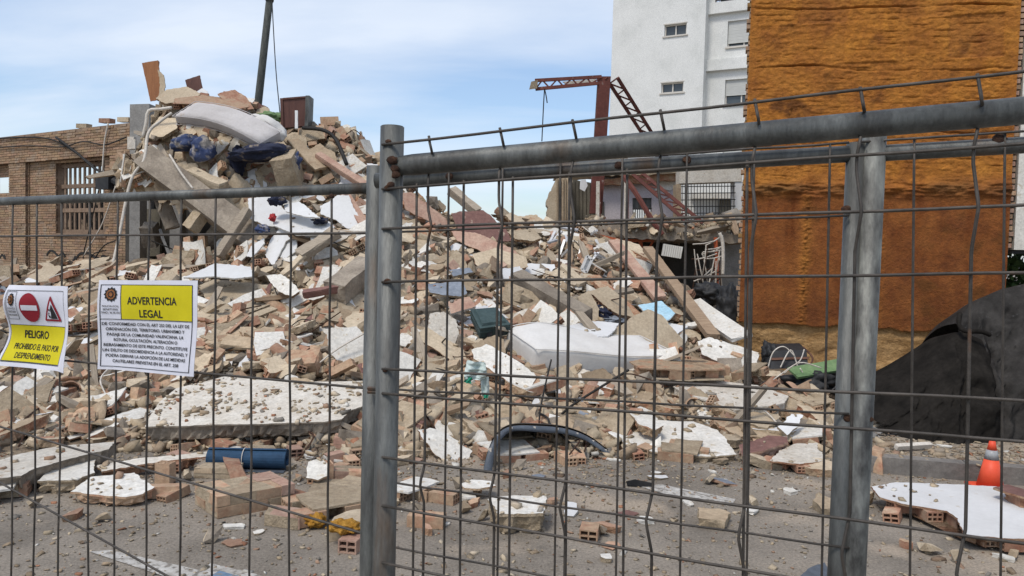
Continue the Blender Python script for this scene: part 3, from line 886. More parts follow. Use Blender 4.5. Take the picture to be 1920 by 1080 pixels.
for i, h in enumerate(hB):
    wdw = empty('window', (0, 0, 0)); wdw.parent = apt
    w0, h0 = h[1] - h[0], h[3] - h[2]
    MB().box(vp(h[0], h[2], BK + .22), vd * w0, (0, 0, h0), -vn * .03).obj('pane', 'glass', wdw)
    k = .14 if i == 0 else .36
    sl = MB()
    ns = 14
    for q in range(ns):
        zz_ = h[2] + h0 * k + q * h0 * (1 - k) / ns
        sl.box(vp(h[0] + .02, zz_, BK + .10 + .004 * (q % 2)), vd * (w0 - .04), (0, 0, h0 * (1 - k) / ns - .004), -vn * .03)
    sl.obj('roller_shutter', 'shutter', wdw)
    fr = MB()
    for u in (h[0], h[0] + w0 / 2 - .03, h[1] - .06):
        fr.box(vp(u, h[2] + .06, BK + .15), vd * .06, (0, 0, h0 - .06), -vn * .06)
    fr.box(vp(h[0], h[2], BK + .149), vd * w0, (0, 0, .06), -vn * .062)
    fr.obj('frame', 'window_frame', wdw)
    MB().box(vp(h[0] - .08, h[2] - .09, BK - .08), vd * (w0 + .16), (0, 0, .088), -vn * .2).obj('sill', 'window_frame', wdw)
for py in (28, 134):
    _, zb = vuv(1340, py, BK)
    MB().box(vp(u_c + .002, zb, BK - .22), vd * 9, (0, 0, .55), -vn * .218).obj('ledge_beam', 'bldg_white', apt)
_, zb = vuv(1340, 12, BK)
MB().box(vp(u_c + .3, zb - .0, BK + 1.2), vd * 7.7, (0, 0, 2.4), -vn * .05).obj('balcony_window', 'glass', apt)
rl = MB()
rl.bar(vp(u_c + .3, zb + .28, BK), vp(u_r - 1, zb + .28, BK), .05, .05)
rl.bar(vp(u_c + .3, zb + .05, BK), vp(u_r - 1, zb + .05, BK), .04, .04)
for q in range(40):
    u = u_c + .3 + q * .19
    rl.bar(vp(u, zb + .04, BK), vp(u, zb + .28, BK), .02, .02, upv=(1, 0, 0))
rl.obj('balcony_railing', 'black_plastic', apt)
MB().box(vp(-.3, AH, -.3), vd * (u_r + .6), (0, 0, .3), -vn * 10).obj('roof', 'grey_concrete', apt)

# ================================================================== REMAINS OF THE HOUSE BEHIND THE HEAP
def quad_box(name, pxs, Y, depth, m, parent=None, **k):
    """a wall piece: outline on the plane y = Y, going back by depth"""
    pts = [P(x, y, Y) for x, y in pxs]
    mb = MB().prism(pts, Vector((0, depth, 0)))
    return mb.obj(name, m, parent)
def jag(pts, amp, step, rnd, closed=True):
    o = []
    n = len(pts)
    for i in range(n if closed else n - 1):
        a, b = Vector(pts[i]), Vector(pts[(i + 1) % n])
        k = max(1, int((b - a).length / step))
        for q in range(k):
            p = a.lerp(b, q / k)
            if q: p = p + Vector((rnd.uniform(-amp, amp) for _ in range(len(p))))
            o.append(p)
    return o
rm = random.Random(21)
ho = empty('ruined_house', P(1200, 500, 17), 'gutted pink walled house with broken upper floor behind the heap', 'building')
landmark(P(1200, 420, 17), 'the gutted pink house')
# lilac back wall with window
wz = [(1112, 330), (1190, 330), (1190, 372), (1190, 408), (1112, 440)]
Yb = 19.0
quad_box('back_wall', [(1112, 326), (1186, 326), (1186, 445), (1112, 445)], Yb, .2, 'lilac', ho)
quad_box('back_wall', [(1186, 326), (1222, 326), (1222, 371), (1186, 371)], Yb, .2, 'lilac', ho)
quad_box('back_wall', [(1186, 410), (1222, 410), (1222, 445), (1186, 445)], Yb, .2, 'lilac', ho)
quad_box('back_wall', [(1222, 326), (1276, 326), (1276, 445), (1222, 445)], Yb, .2, 'lilac', ho)
quad_box('window_shutter', [(1186, 371), (1222, 371), (1222, 393), (1186, 393)], Yb + .08, .04, 'galvanised', ho)
rl = MB()
for i in range(9):
    rl.tube([P(1187 + i * 4.2, 392, Yb - .12), P(1187 + i * 4.2, 410, Yb - .12)], .012, 5)
rl.tube([P(1186, 392, Yb - .12), P(1222, 391, Yb - .12)], .016, 5)
rl.obj('window_grille', 'black_plastic', ho)
quad_box('door_opening', [(1126, 378), (1133, 378), (1133, 430), (1126, 430)], Yb - .03, .02, 'dark_room', ho)  # dark sheet on the wall, painted shade in place of a real doorway
quad_box('broken_brick_band', [(p.x, p.y) for p in jag([(1120, 337), (1276, 322), (1276, 338), (1180, 344), (1120, 348)], 2.5, 9, rm)], Yb - .25, .2, 'core_red', ho)
quad_box('plaster_remnant', [(p.x, p.y) for p in jag([(1225, 338), (1272, 334), (1272, 354), (1228, 357)], 2.5, 7, rm)], Yb - .05, .04, 'white_plaster', ho)
# roofline debris hidden by the rails
quad_box('roof_slab', [(p.x, p.y) for p in jag([(1046, 268), (1070, 262), (1075, 270), (1230, 312), (1390, 305), (1390, 322), (1040, 332), (1060, 300)], 2, 9, rm)], Yb - .4, .9, 'cream_plaster', ho)
# side wall with ribbed broken edge and dark olive flank
rw = jag([(1048, 330), (1072, 330), (1072, 432), (1038, 432), (1028, 408), (1026, 372), (1036, 350)], 2.2, 6, rm)
quad_box('broken_side_wall', [(p.x, p.y) for p in rw], 17.0, .5, 'cream_plaster', ho)
for i in range(6):
    quad_box('wall_rib', [(1044 + i * 5, 334), (1046.5 + i * 5, 334), (1046.5 + i * 5, 428), (1044 + i * 5, 428)], 16.95, .1, 'tan_plaster', ho)
quad_box('side_partition', [(1071, 336), (1122, 345), (1122, 432), (1071, 432)], 17.6, .15, 'olive', ho)
for i in range(7):
    quad_box('partition_board', [(1073 + i * 7, 338 + i), (1078 + i * 7, 339 + i), (1078 + i * 7, 431), (1073 + i * 7, 431)], 17.57, .06, 'olive', ho)
tag_w = mesh_obj('hanging_panel', [P(x, y, 16.8) for x, y in [(1088, 338), (1098, 336), (1102, 348), (1096, 359), (1087, 354)]] + [P(x, y, 16.85) for x, y in [(1088, 338), (1098, 336), (1102, 348), (1096, 359), (1087, 354)]], [(0, 1, 2, 3, 4), (9, 8, 7, 6, 5), (0, 5, 6, 1), (1, 6, 7, 2), (2, 7, 8, 3), (3, 8, 9, 4), (4, 9, 5, 0)], 'white_board')
tag(tag_w, 'small white panel dangling before the dark partition', 'panel')
# peeled columns
for i, (x0, x1, ya, yb_) in enumerate([(1117, 1126, 340, 442), (1170, 1178, 338, 452)]):
    MB().tube([P((x0 + x1) / 2 - 1, yb_, 16.6), P((x0 + x1) / 2, ya, 16.6)], .055, 4).obj('peeled_column', 'white_plaster_dirty', ho)
    MB().tube([P((x0 + x1) / 2 + 2.5, yb_, 16.58), P((x0 + x1) / 2 + 3.5, ya, 16.58)], .028, 4).obj('column_steel', 'red_steel', ho)
# concrete frame with mesh guard at the right
quad_box('frame_beam', [(1274, 318), (1392, 316), (1392, 340), (1274, 344)], 17.4, .4, 'white_plaster_dirty', ho)
quad_box('frame_post', [(1378, 341), (1395, 341), (1393, 456), (1378, 458)], 17.42, .35, 'white_board', ho)
quad_box('frame_post', [(1268, 345), (1277, 345), (1277, 456), (1268, 456)], 17.42, .35, 'tan_plaster', ho)
quad_box('rear_wall', [(1270, 335), (1390, 335), (1390, 460), (1270, 460)], 20.5, .2, 'bldg_white', ho)
quad_box('rear_beam', [(1300, 362), (1388, 362), (1388, 372), (1300, 372)], 20.2, .25, 'white_plaster', ho)
quad_box('rear_opening', [(1350, 372), (1380, 372), (1380, 448), (1350, 448)], 20.4, .05, 'olive', ho)
gm = MB()
for i in range(18):
    x = 1279 + i * 5.7
    gm.tube([P(x, 344, 17.3), P(x, 452, 17.3)], .011, 4, cap=False)
for i in range(9):
    gm.tube([P(1277, 350 + i * 12.5, 17.29), P(1379, 349 + i * 12.5, 17.29)], .011, 4, cap=False)
gmo = gm.obj('mesh_guard', 'black_plastic', ho)
gmo['kind'] = 'stuff'
# hanging floor edge
fl_ = jag([(1090, 424), (1200, 418), (1300, 428), (1392, 440), (1392, 458), (1330, 452), (1240, 450), (1160, 446), (1095, 444)], 3, 8, rm)
quad_box('floor_slab', [(p.x, p.y) for p in fl_], 15.6, 3.3, 'concrete', ho)
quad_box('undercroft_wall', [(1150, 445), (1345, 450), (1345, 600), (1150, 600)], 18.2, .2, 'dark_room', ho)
quad_box('grey_wall', [(1335, 450), (1392, 450), (1388, 590), (1335, 590)], 16.4, .2, 'grey_concrete', ho)
MB().tube([P(1344, 590, 15.4), P(1344, 500, 15.5), P(1342, 445, 15.5)], .05, 4).obj('red_column', 'orange_steel', ho)
# trusses
def truss(name, label, a0, a1, b0, b1, Y0, Y1, n, m, r=.03, thick=.10):
    """two chords a, b given in pixels, lattice of diagonals, doubled in depth"""
    t = empty(name, P(*a0, Y0), label, 'truss')
    for dy in (0, thick * 2):
        c1 = [P(a0[0] + (a1[0] - a0[0]) * k / n, a0[1] + (a1[1] - a0[1]) * k / n, Y0 + (Y1 - Y0) * k / n + dy) for k in range(n + 1)]
        c2 = [P(b0[0] + (b1[0] - b0[0]) * k / n, b0[1] + (b1[1] - b0[1]) * k / n, Y0 + (Y1 - Y0) * k / n + dy) for k in range(n + 1)]
        MB().bar(c1[0], c1[-1], .07, .05, upv=(0, 1, 0)).obj('chord', m, t)
        MB().bar(c2[0], c2[-1], .07, .05, upv=(0, 1, 0)).obj('chord', m, t)
        for k in range(n):
            MB().bar(c1[k] if k % 2 else c2[k], c2[k + 1] if k % 2 else c1[k + 1], r, r, upv=(0, 1, 0)).obj('diagonal', m, t)
    return t
truss('steel_truss', 'short red steel truss arm jutting left against the sky', (1003, 151), (1128, 144), (1004, 167), (1122, 156), 16.6, 16.6, 9, 'red_steel')
lump = MB().hexa([P(x, y, Y) for Y in (16.5, 16.95) for x, y in [(992, 168), (1007, 166), (1009, 150), (996, 153)]]).obj('concrete_lump', 'mortar')
tag(lump, 'pale concrete lump clinging to the truss arm tip', 'rubble')
cover = MB().prism([P(x, y, 16.75) for x, y in [(1055, 153), (1118, 148), (1112, 154), (1062, 158)]], Vector((0, .05, 0))).obj('plaster_scrap', 'white_plaster')
tag(cover, 'white plaster scrap stuck inside the truss arm', 'rubble')
MB_post = MB().box(P(1106, 400, 16.75), P(1129, 400, 16.75) - P(1106, 400, 16.75), P(1122, 143, 16.6) - P(1106, 400, 16.75), (0, .2, 0))
tag(MB_post.obj('steel_post', 'red_steel'), 'upright dark red steel post carrying the truss arm', 'post')
landmark(P(1125, 200, 16.6), 'the red steel post')
truss('steel_truss', 'red steel truss slanting down right from the post top', (1136, 146), (1248, 318), (1158, 146), (1265, 318), 16.6, 18.5, 16, 'red_steel')
truss('steel_truss', 'long red lattice truss fallen across the pink room', (1186, 326), (1290, 418), (1206, 326), (1318, 418), 16.3, 15.7, 13, 'red_steel')
tag(MB().tube(curve_pts([P(1168, 330, 16), P(1192, 362, 15.8), (P(1222, 412, 15.6)), P(1242, 440, 15.5)], 5), .06, 6).obj('bent_beam', 'red_steel'), 'bent pinkish red steel beam before the pink wall', 'beam')
truss('steel_truss', 'orange red truss under the broken floor at left', (1112, 440), (1165, 452), (1116, 470), (1165, 498), 15.4, 15.2, 6, 'orange_steel', .045)
truss('steel_truss', 'orange red truss under the floor left of the radiator', (1166, 452), (1225, 450), (1166, 496), (1216, 486), 15.7, 15.9, 5, 'orange_steel', .045)
cable('dangling_cable', 'thin dark cable hanging from the truss arm tip', [P(1021, 166, 16.6), P(1019, 200, 16.6), P(1016, 265, 16.6)], .012)
cable('dangling_cable', 'short frayed wire hanging near the truss arm tip', [P(1021, 166, 16.55), P(1024, 180, 16.55), P(1026, 193, 16.55)], .012)
# radiator dangling from the floor
ra_ = empty('radiator', P(1262, 485, 15.2), 'white panel radiator dangling under the broken floor', 'radiator')
landmark(P(1262, 470, 15.2), 'the dangling radiator')
a_, b_, c_ = P(1245, 457, 15.2), P(1281, 463, 15.2), P(1241, 479, 15.2)
ux, uz = (b_ - a_) / 9, c_ - a_
for i in range(9):
    MB().box(a_ + ux * (i + .06), ux * .84, uz, (0, .09, 0)).obj('column', 'radiator_paint', ra_)
MB().box(a_ + uz * .06 + Vector((0, .03, 0)), ux * 9, uz * .06, (0, .03, 0)).obj('header', 'radiator_paint', ra_)
MB().box(a_ + uz * .88 + Vector((0, .03, 0)), ux * 9, uz * .06, (0, .03, 0)).obj('header', 'radiator_paint', ra_)
# tangle of reinforcement rods and battens
rt_ = random.Random(5)
rods = []
for i in range(16):
    x, y = rt_.uniform(1295, 1325), rt_.uniform(458, 550)
    rods.append(((x, y), (x + rt_.uniform(25, 42), y - rt_.uniform(2, 20)), 15.2 + rt_.uniform(-.3, .2)))
for i in range(12):
    x, y = rt_.uniform(1300, 1350), rt_.uniform(445, 490)
    rods.append(((x, y), (x + rt_.uniform(-22, 14), y + rt_.uniform(60, 100)), 15.1 + rt_.uniform(-.3, .2)))
for i, (a, b, Y) in enumerate(rods):
    o = MB().tube([P(*a, Y), P((a[0] + b[0]) / 2 + rt_.uniform(-2, 2), (a[1] + b[1]) / 2 + 1.5, Y), P(*b, Y + .1)], .013, 4).obj('steel_rod', 'pale_pipe' if i % 3 else 'rust')
    loose(o, 'thin bent rod', 'rod', 'rods tangled under the broken floor')
cable('bent_conduit', 'pale conduit curving down beside the grey wall', [P(1349, 437, 15.0), P(1355, 455, 15.0), P(1356, 490, 15.0), P(1355, 515, 15.0)], .035, 'pale_pipe', 'pipe')
rc = MB().prism([P(x, y, 16.9) for x, y in [(1332, 408), (1339, 404), (1340, 432), (1333, 430)]], Vector((0, .1, .0))).obj('red_rag', 'red_cloth')
tag(rc, 'small bright red rag before the mesh guard', 'rag')
quad = MB().prism([P(x, y, 16.2) for x, y in [(1308, 440), (1320, 425), (1326, 432), (1316, 446)]], Vector((0, .3, .05))).obj('broken_box', 'cream_plaster')
tag(quad, 'pale square block perched on the floor edge', 'rubble')

# cavity under the upper heap
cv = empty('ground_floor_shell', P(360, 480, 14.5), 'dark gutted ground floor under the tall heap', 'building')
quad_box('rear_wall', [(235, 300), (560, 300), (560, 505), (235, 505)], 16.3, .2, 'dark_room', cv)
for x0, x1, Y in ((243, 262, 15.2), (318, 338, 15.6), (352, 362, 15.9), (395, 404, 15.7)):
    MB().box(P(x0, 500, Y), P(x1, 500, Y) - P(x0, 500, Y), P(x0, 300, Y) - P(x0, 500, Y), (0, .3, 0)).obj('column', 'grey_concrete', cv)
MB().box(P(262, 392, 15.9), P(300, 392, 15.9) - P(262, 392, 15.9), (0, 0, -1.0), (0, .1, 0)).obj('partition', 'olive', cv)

# ================================================================== SITE FENCE
def panel_plane(p1, Y1, p2, Y2):
    a, b = P(p1[0], p1[1], Y1), P(p2[0], p2[1], Y2)
    d = Vector((b.x - a.x, b.y - a.y, 0)).normalized()
    n = Vector((d.y, -d.x, 0))
    if n.y > 0: n = -n
    return a, n, d
def on_plane(pl, x, y, off=0.0):
    return PL(x, y, pl[0] + pl[1] * off, pl[1])
def wire(name, pts, r, parent, m='wire_steel', sides=7):
    return MB().tube(pts, r, sides).obj(name, m, parent, True)
PA = panel_plane((690, 460), 1.55, (0, 460), 2.05)
PB = panel_plane((731, 480), 1.27, (1900, 520), 0.97)
PC = panel_plane((720, 480), 1.48, (1600, 510), 1.34)
def weld(pl, x, y, parent, r=.008, off=.012):
    c = on_plane(pl, x, y, off)
    vs, fs = [], []
    bm = bmesh.new()
    bmesh.ops.create_icosphere(bm, subdivisions=2, radius=r)
    for v in bm.verts:
        v.co *= 1 + .35 * noise.noise(v.co * 160 + c * 50)
        v.co = Vector((v.co.x * 1.1, v.co.y * .45, v.co.z * .9)) + c
    mb = MB().add([v.co.copy() for v in bm.verts], [tuple(v.index for v in f.verts) for f in bm.faces])
    bm.free()
    return mb.obj('weld', 'rust', parent, True)
# ---- panel A, left
fa = empty('fence_panel', PA[0] - Vector((0, 0, PA[0].z)), 'left mesh fence panel carrying the two paper signs', 'fence', 'site fence panels')
LA, RA = -160, 703
def ya(x, y0, y1):  # linear between x=0 and x=690
    return y0 + (y1 - y0) * x / 690
MB().tube([on_plane(PA, LA, ya(LA, 378, 353)), on_plane(PA, RA - 4, ya(RA, 378, 353))], .0115, 14).obj('top_rail', 'galvanised', fa, True)
for x0, x1, nm in ((703, 697, 'post'), (-150, -156, 'post')):
    c = on_plane(PA, x0, 500, 0)
    b_ = Vector((c.x, c.y, 0)); t_ = on_plane(PA, x0, 312 if x0 > 0 else 360)
    MB().tube([b_, Vector((c.x, c.y, t_.z))], .0205, 20).obj(nm, 'galvanised', fa, True)
for y0, y1 in ((374.5, 346), (443, 437), (665, 728), (800, 1003), (905, 1290)):
    if y0 == 374.5: continue
    pts = []
    for k in range(15):
        x = LA + (RA + 2 - LA) * k / 14
        yy = ya(x, y0, y1)
        pts.append(on_plane(PA, x, yy, .012 + .002 * math.sin(k * 1.7)))
    wire('horizontal_wire', pts, .0028, fa)
xa = [-120, -75, -25, 24, 70, 116, 168, 220, 280, 340, 405, 475, 545, 621, 690][:-1]
for i, x in enumerate(xa):
    pts = []
    yt = ya(x, 378, 353)
    top_ = on_plane(PA, x, yt + 4, .010)
    for k in range(13):
        yy = yt + 4 + (1200 - yt) * k / 12
        w_ = math.sin(k * 1.3 + i) * 1.2
        q_ = on_plane(PA, x + w_ - .010 * (yy - 400) * (1 if i % 3 else .4), yy, .0045 + .004 * (k % 2))
        if q_.z > .03: pts.append(q_)
    wire('vertical_wire', pts, .0026, fa)
MB().tube([on_plane(PA, 690, 728, .03), on_plane(PA, 717, 729, .03)], .004, 6).obj('tie_wire', 'wire_steel', fa)
MB().tube([on_plane(PA, 690, 735, .03), on_plane(PA, 717, 736, .03)], .004, 6).obj('tie_wire', 'wire_steel', fa)
weld(PA, 622, 368, fa, .006)
weld(PA, 697, 330, fa, .006)
# ---- panel B, right, nearest
def yb(x, y0, y1):  # x=752 .. 1900
    return y0 + (y1 - y0) * (x - 752) / 1148
fb = empty('fence_panel', Vector((PB[0].x, PB[0].y, 0)), 'nearest mesh fence panel on the right with tall corner post', 'fence', 'site fence panels')
pc_ = on_plane(PB, 731, 480)
MB().tube([Vector((pc_.x, pc_.y, 0)), Vector((pc_.x, pc_.y, P(731, 238, pc_.y).z))], .0200, 24).obj('post', 'galvanised', fb, True)
MB().tube([Vector((pc_.x, pc_.y, P(731, 238, pc_.y).z)), Vector((pc_.x, pc_.y, P(731, 236.5, pc_.y).z))], .0185, 24).obj('post_cap', 'galvanised_pale', fb, True)
MB().tube([on_plane(PB, 745, yb(745, 311, 209)), on_plane(PB, 775, yb(775, 311, 209)), on_plane(PB, 2300, yb(2300, 311, 209))], [.0158, .0178, .0178], 24).obj('top_rail', 'galvanised', fb, True)
for (x, y, r) in ((735, 300, .0085), (740, 316, .007), (727, 352, .006), (733, 346, .0065), (742, 328, .007), (728, 266, .0045), (726, 527, .0055), (722, 694, .0045)):
    weld(PB, x, y, fb, r, .020)
hb = [(267, 136), (351, 271), (427, 386), (528, 512), (694, 750), (741, 826), (862, 1016), (954, 1158), (1062, 1320)]
for k_, (y0, y1) in enumerate(hb):
    pts = []
    for k in range(19):
        x = 716 + (2280 - 716) * k / 18
        yy = yb(x, y0, y1) + math.sin(k * 1.1 + k_) * .9
        pts.append(on_plane(PB, x, yy, .021 if k < 1 else .018))
    wire('horizontal_wire', pts, .0023, fb)
bx = [804, 937, 1072, 1236, 1412, 1609, 1828, 2075]
for i, x in enumerate(bx):
    pts = []
    y_top = yb(x, 267, 136) - 6
    kinks = [(yb(x, 300, 190), 9), (yb(x, 425, 385), 7), (yb(x, 900, 1085), -9)]
    y = y_top
    while y < 1500:
        dx = 0; dn = 0
        for yk, am in kinks:
            sc_ = 34 + 8 * i
            t = max(0, 1 - abs(y - yk) / sc_)
            dx += am * t * (1 + .12 * i)
            dn += .010 * t
        drift = -(y - y_top) * .013 * (1 + .1 * i)
        q = on_plane(PB, x + dx + drift, y, .0135 + dn)
        # the mesh passes behind the rail
        if yb(x, 290, 188) < y < yb(x, 334, 232):
            q = on_plane(PB, x + dx + drift, y, -.020)
        if q.z < .04: break
        pts.append(q)
        y += 14
    wire('vertical_wire', pts, .0023, fb)
    # every bay also has a straight second wire, welded behind
for x in (782, 870, 962, 1068, 1176, 1401):
    pts = []
    for k in range(14):
        y = yb(x, 352, 271) - 6 + k * 75
        q = on_plane(PB, x - (y - 300) * .010, y, .0115)
        if q.z > .04: pts.append(q)
    wire('vertical_wire', pts, .0021, fb)
ce = on_plane(PB, 2300, 480)
MB().tube([Vector((ce.x, ce.y, 0)), Vector((ce.x, ce.y, on_plane(PB, 2300, yb(2300, 267, 136)).z + .03))], .0200, 24).obj('post', 'galvanised', fb, True)
# ---- panel C behind it, ending at a post, and its neighbour D
def yc(x, y0, y1):
    return y0 + (y1 - y0) * (x - 760) / 1160
fc = empty('fence_panel', Vector((PC[0].x, PC[0].y, 0)), 'second mesh fence panel behind the nearest one', 'fence', 'site fence panels')
MB().tube([on_plane(PC, 705, yc(705, 336, 270)), on_plane(PC, 1590, yc(1590, 336, 270))], .0150, 18).obj('top_rail', 'galvanised', fc, True)
for x in (1597, 728):
    c = on_plane(PC, x, 480)
    MB().tube([Vector((c.x, c.y, 0)), Vector((c.x, c.y, P(x, 268 if x > 800 else 330, c.y).z))], .0170, 20).obj('post', 'galvanised', fc, True)
for y0, y1 in ((322, 246), (434, 392), (731, 794), (908, 1075), (1030, 1250)):
    pts = [on_plane(PC, 735 + (1592 - 735) * k / 14, yc(735 + (1592 - 735) * k / 14, y0, y1) + math.sin(k * 1.6) * .8, .019) for k in range(15)]
    wire('horizontal_wire', pts, .0022, fc)
for x in (842, 943, 1051, 1167, 1288, 1414, 1556):
    pts = []
    for k in range(16):
        y = yc(x, 320, 244) + k * 70
        q = on_plane(PC, x - (y - 300) * (.004 + .00001 * x), y, .0165 if k else .019)
        if q.z > .04: pts.append(q)
    wire('vertical_wire', pts, .0022, fc)
for x, y in ((842, 330), (1160, 309), (1288, 300), (1586, 392), (1590, 784)):
    weld(PC, x, y, fc, .0075, .016)
fd = empty('fence_panel', Vector((on_plane(PC, 1629, 500).x, on_plane(PC, 1629, 500).y, 0)), 'mesh fence panel at far right starting at the pale scratched post', 'fence', 'site fence panels')
c = on_plane(PC, 1629, 480, .005)
MB().tube([Vector((c.x, c.y, 0)), Vector((c.x, c.y, P(1629, 249, c.y).z))], .0200, 22).obj('post', 'galvanised_pale', fd, True)
MB().tube([on_plane(PC, 1620, yc(1620, 338, 272) , .004), on_plane(PC, 2200, yc(2200, 338, 272), .004)], .0145, 18).obj('top_rail', 'galvanised', fd, True)
for y0, y1 in ((322, 246),):
    wire('horizontal_wire', [on_plane(PC, x, yc(x, y0, y1), .02) for x in (1612, 1700, 1800, 1900, 2000, 2200)], .0022, fd)
for x in (1714, 1884, 2060):
    pts = []
    for k in range(16):
        y = yc(x, 320, 244) + k * 70
        q = on_plane(PC, x - (y - 300) * .010, y, .0165)
        if q.z > .04: pts.append(q)
    wire('vertical_wire', pts, .0022, fd)
ce = on_plane(PC, 2200, 480)
MB().tube([Vector((ce.x, ce.y, 0)), Vector((ce.x, ce.y, on_plane(PC, 2200, yc(2200, 325, 250)).z + .03))], .0200, 22).obj('post', 'galvanised', fd, True)
weld(PC, 1874, 262, fd, .012, .013); weld(PC, 1632, 786, fd, .006, .02)

# ================================================================== THE TWO PAPER SIGNS
class Sign:
    def __init__(s, name, label, corners, wob, fold):
        s.c = [on_plane(PA, x, y, .024) for x, y in corners]      # TL TR BR BL
        s.wob, s.fold = wob, fold
        s.root = empty(name, (s.c[2] + s.c[3]) / 2, label, 'sign')
        landmark((s.c[0] + s.c[2]) / 2, None)
    def at(s, a, b, lift=0.0):
        tl, tr, br, bl = s.c
        p = tl.lerp(tr, a).lerp(bl.lerp(br, a), b)
        d = s.wob * (math.sin(a * 5.2 + b * 3.1) * .6 + .6 * math.sin(b * 6.5 + a * 1.3)) + s.fold(a, b)
        return p + PA[1] * (d + lift)
    def surf(s, name, a0, a1, b0, b1, m, lift, nx=24, ny=24, edge=None):
        vs, fs = [], []
        for j in range(ny + 1):
            for i in range(nx + 1):
                vs.append(s.at(a0 + (a1 - a0) * i / nx, b0 + (b1 - b0) * j / ny, lift))
        for j in range(ny):
            for i in range(nx):
                k = j * (nx + 1) + i
                fs.append((k, k + nx + 1, k + nx + 2, k + 1))
        if lift == 0:      # the sheet itself has a back
            n0 = len(vs)
            vs += [v - PA[1] * .0006 for v in vs]
            fs += [tuple(n0 + q for q in f[::-1]) for f in fs]
        return mesh_obj(name, vs, fs, m, s.root, smooth=True)
    def poly(s, name, pts, m, lift):
        # concentric rings so that the print follows the curl of the sheet
        pts = [(v.x, v.y) for v in jag([Vector(q) for q in pts], 0, .03, rm)]
        ca = sum(p[0] for p in pts) / len(pts); cb = sum(p[1] for p in pts) / len(pts)
        n, rings = len(pts), 6
        vs = [s.at(ca, cb, lift)]
        fs = []
        for r in range(1, rings + 1):
            vs += [s.at(ca + (a - ca) * r / rings, cb + (b - cb) * r / rings, lift) for a, b in pts]
        for i in range(n):
            j = (i + 1) % n
            fs.append((0, 1 + j, 1 + i))
            for r in range(rings - 1):
                q = 1 + r * n
                fs.append((q + i, q + j, q + n + j, q + n + i))
        return mesh_obj(name, vs, fs, m, s.root, smooth=True)
    def frame(s, name, a0, a1, b0, b1, t, m, lift, asp=1.0):
        for (x0, x1, y0, y1) in ((a0, a1, b0, b0 + t), (a0, a1, b1 - t, b1), (a0, a0 + t * asp, b0 + t, b1 - t), (a1 - t * asp, a1, b0 + t, b1 - t)):
            s.surf(name, x0, x1, y0, y1, m, lift, 16 if x1 - x0 > t * 2 else 1, 16 if y1 - y0 > t * 2 else 1)
    def text(s, body, a0, a1, b0, b1, m='ink_black', lift=.0016, bold=.012):
        cu = bpy.data.curves.new('t', 'FONT')
        cu.body = body
        cu.offset = bold
        cu.resolution_u = 3
        ob_ = bpy.data.objects.new('t', cu)
        COL.objects.link(ob_)
        dg = bpy.context.evaluated_depsgraph_get()
        me = ob_.evaluated_get(dg).to_mesh()
        V = np.array([tuple(v.co) for v in me.vertices])
        F = [tuple(p.vertices) for p in me.polygons]
        ob_.evaluated_get(dg).to_mesh_clear()
        bpy.data.objects.remove(ob_)
        bpy.data.curves.remove(cu)
        lo, hi = V.min(0), V.max(0)
        base, cap = 0.0, 0.73
        vs = [s.at(a0 + (a1 - a0) * (v[0] - lo[0]) / (hi[0] - lo[0]), b1 - (b1 - b0) * (v[1] - base) / (cap - base), lift) for v in V]
        o = mesh_obj('lettering', vs, F, m, s.root)
        o['label'] = 'printed words ' + body.lower().replace('.', ' ').replace(':', ' ')[:60]
        return o
    def badge(s, ca, cb, ra, rb_):
        for k, (m, f0, f1, n) in enumerate((('ink_black', 1, .80, 12), ('ink_brown', .68, .62, 12), ('ink_black', .46, .40, 8), ('ink_brown', .30, .26, 8))):
            pts = []
            for i in range(n * 2):
                t = math.pi * i / n
                f = f0 if i % 2 == 0 else f1
                pts.append((ca + ra * f * math.sin(t), cb - rb_ * f * math.cos(t)))
            s.poly('badge', pts, m, .0014 + .0006 * k)
s2 = Sign('warning_sign', 'larger paper sign reading ADVERTENCIA LEGAL tied to left fence panel', [(193, 525), (371, 526), (366, 706), (190, 691)], .004, lambda a, b: .010 * max(0, .12 - a) / .12)
LANDMARKS.pop()
s2.surf('paper_sheet', 0, 1, 0, 1, 'paper', 0)
s2.frame('border_line', .022, .955, .048, .965, .0065, 'ink_black', .0012)
s2.surf('yellow_field', .228, .948, .055, .428, 'ink_yellow', .0008)
s2.surf('border_line', .03, .948, .430, .437, 'ink_black', .0012, 16, 1)
s2.surf('border_line', .222, .229, .055, .43, 'ink_black', .0014, 1, 12)
s2.text('ADVERTENCIA', .295, .795, .178, .262, bold=.016)
s2.text('LEGAL', .415, .650, .318, .402, bold=.016)
s2.text('POLICIA LOCAL', .045, .205, .277, .299)
s2.text('BENETÜSSER', .052, .196, .313, .335)
s2.text('TFNO.: 96 396 4747', .035, .218, .349, .372)
s2.badge(.122, .158, .068, .085)
body = [('DE CONFORMIDAD CON EL ART 252 DEL LA LEY DE', 100, 940), ('ORDENACIÓN DEL TERRITORIO, URBANISMO Y', 128, 895), ('PAISAJE DE LA COMUNIDAD VALENCIANA. LA', 135, 888),
        ('ROTURA, OCULTACIÓN, ALTERACIÓN O', 190, 830), ('REBASAMIENTO DE ESTE PRECINTO. CONSTITUYE', 108, 938), ('UN DELITO DE DESOBEDIENCIA A LA AUTORIDAD, Y', 100, 945),
        ('PODRA DERIVAR LA ADOPCIÓN DE LAS MEDIDAS', 125, 925), ('CAUTELARES PREVISTAS EN EL ART. 258', 183, 863)]
for i, (t, x0, x1) in enumerate(body):
    b0 = .466 + i * .0592
    s2.text(t, (x0 - 62) / 960, (x1 - 62) / 950, b0, b0 + .034, bold=.02)
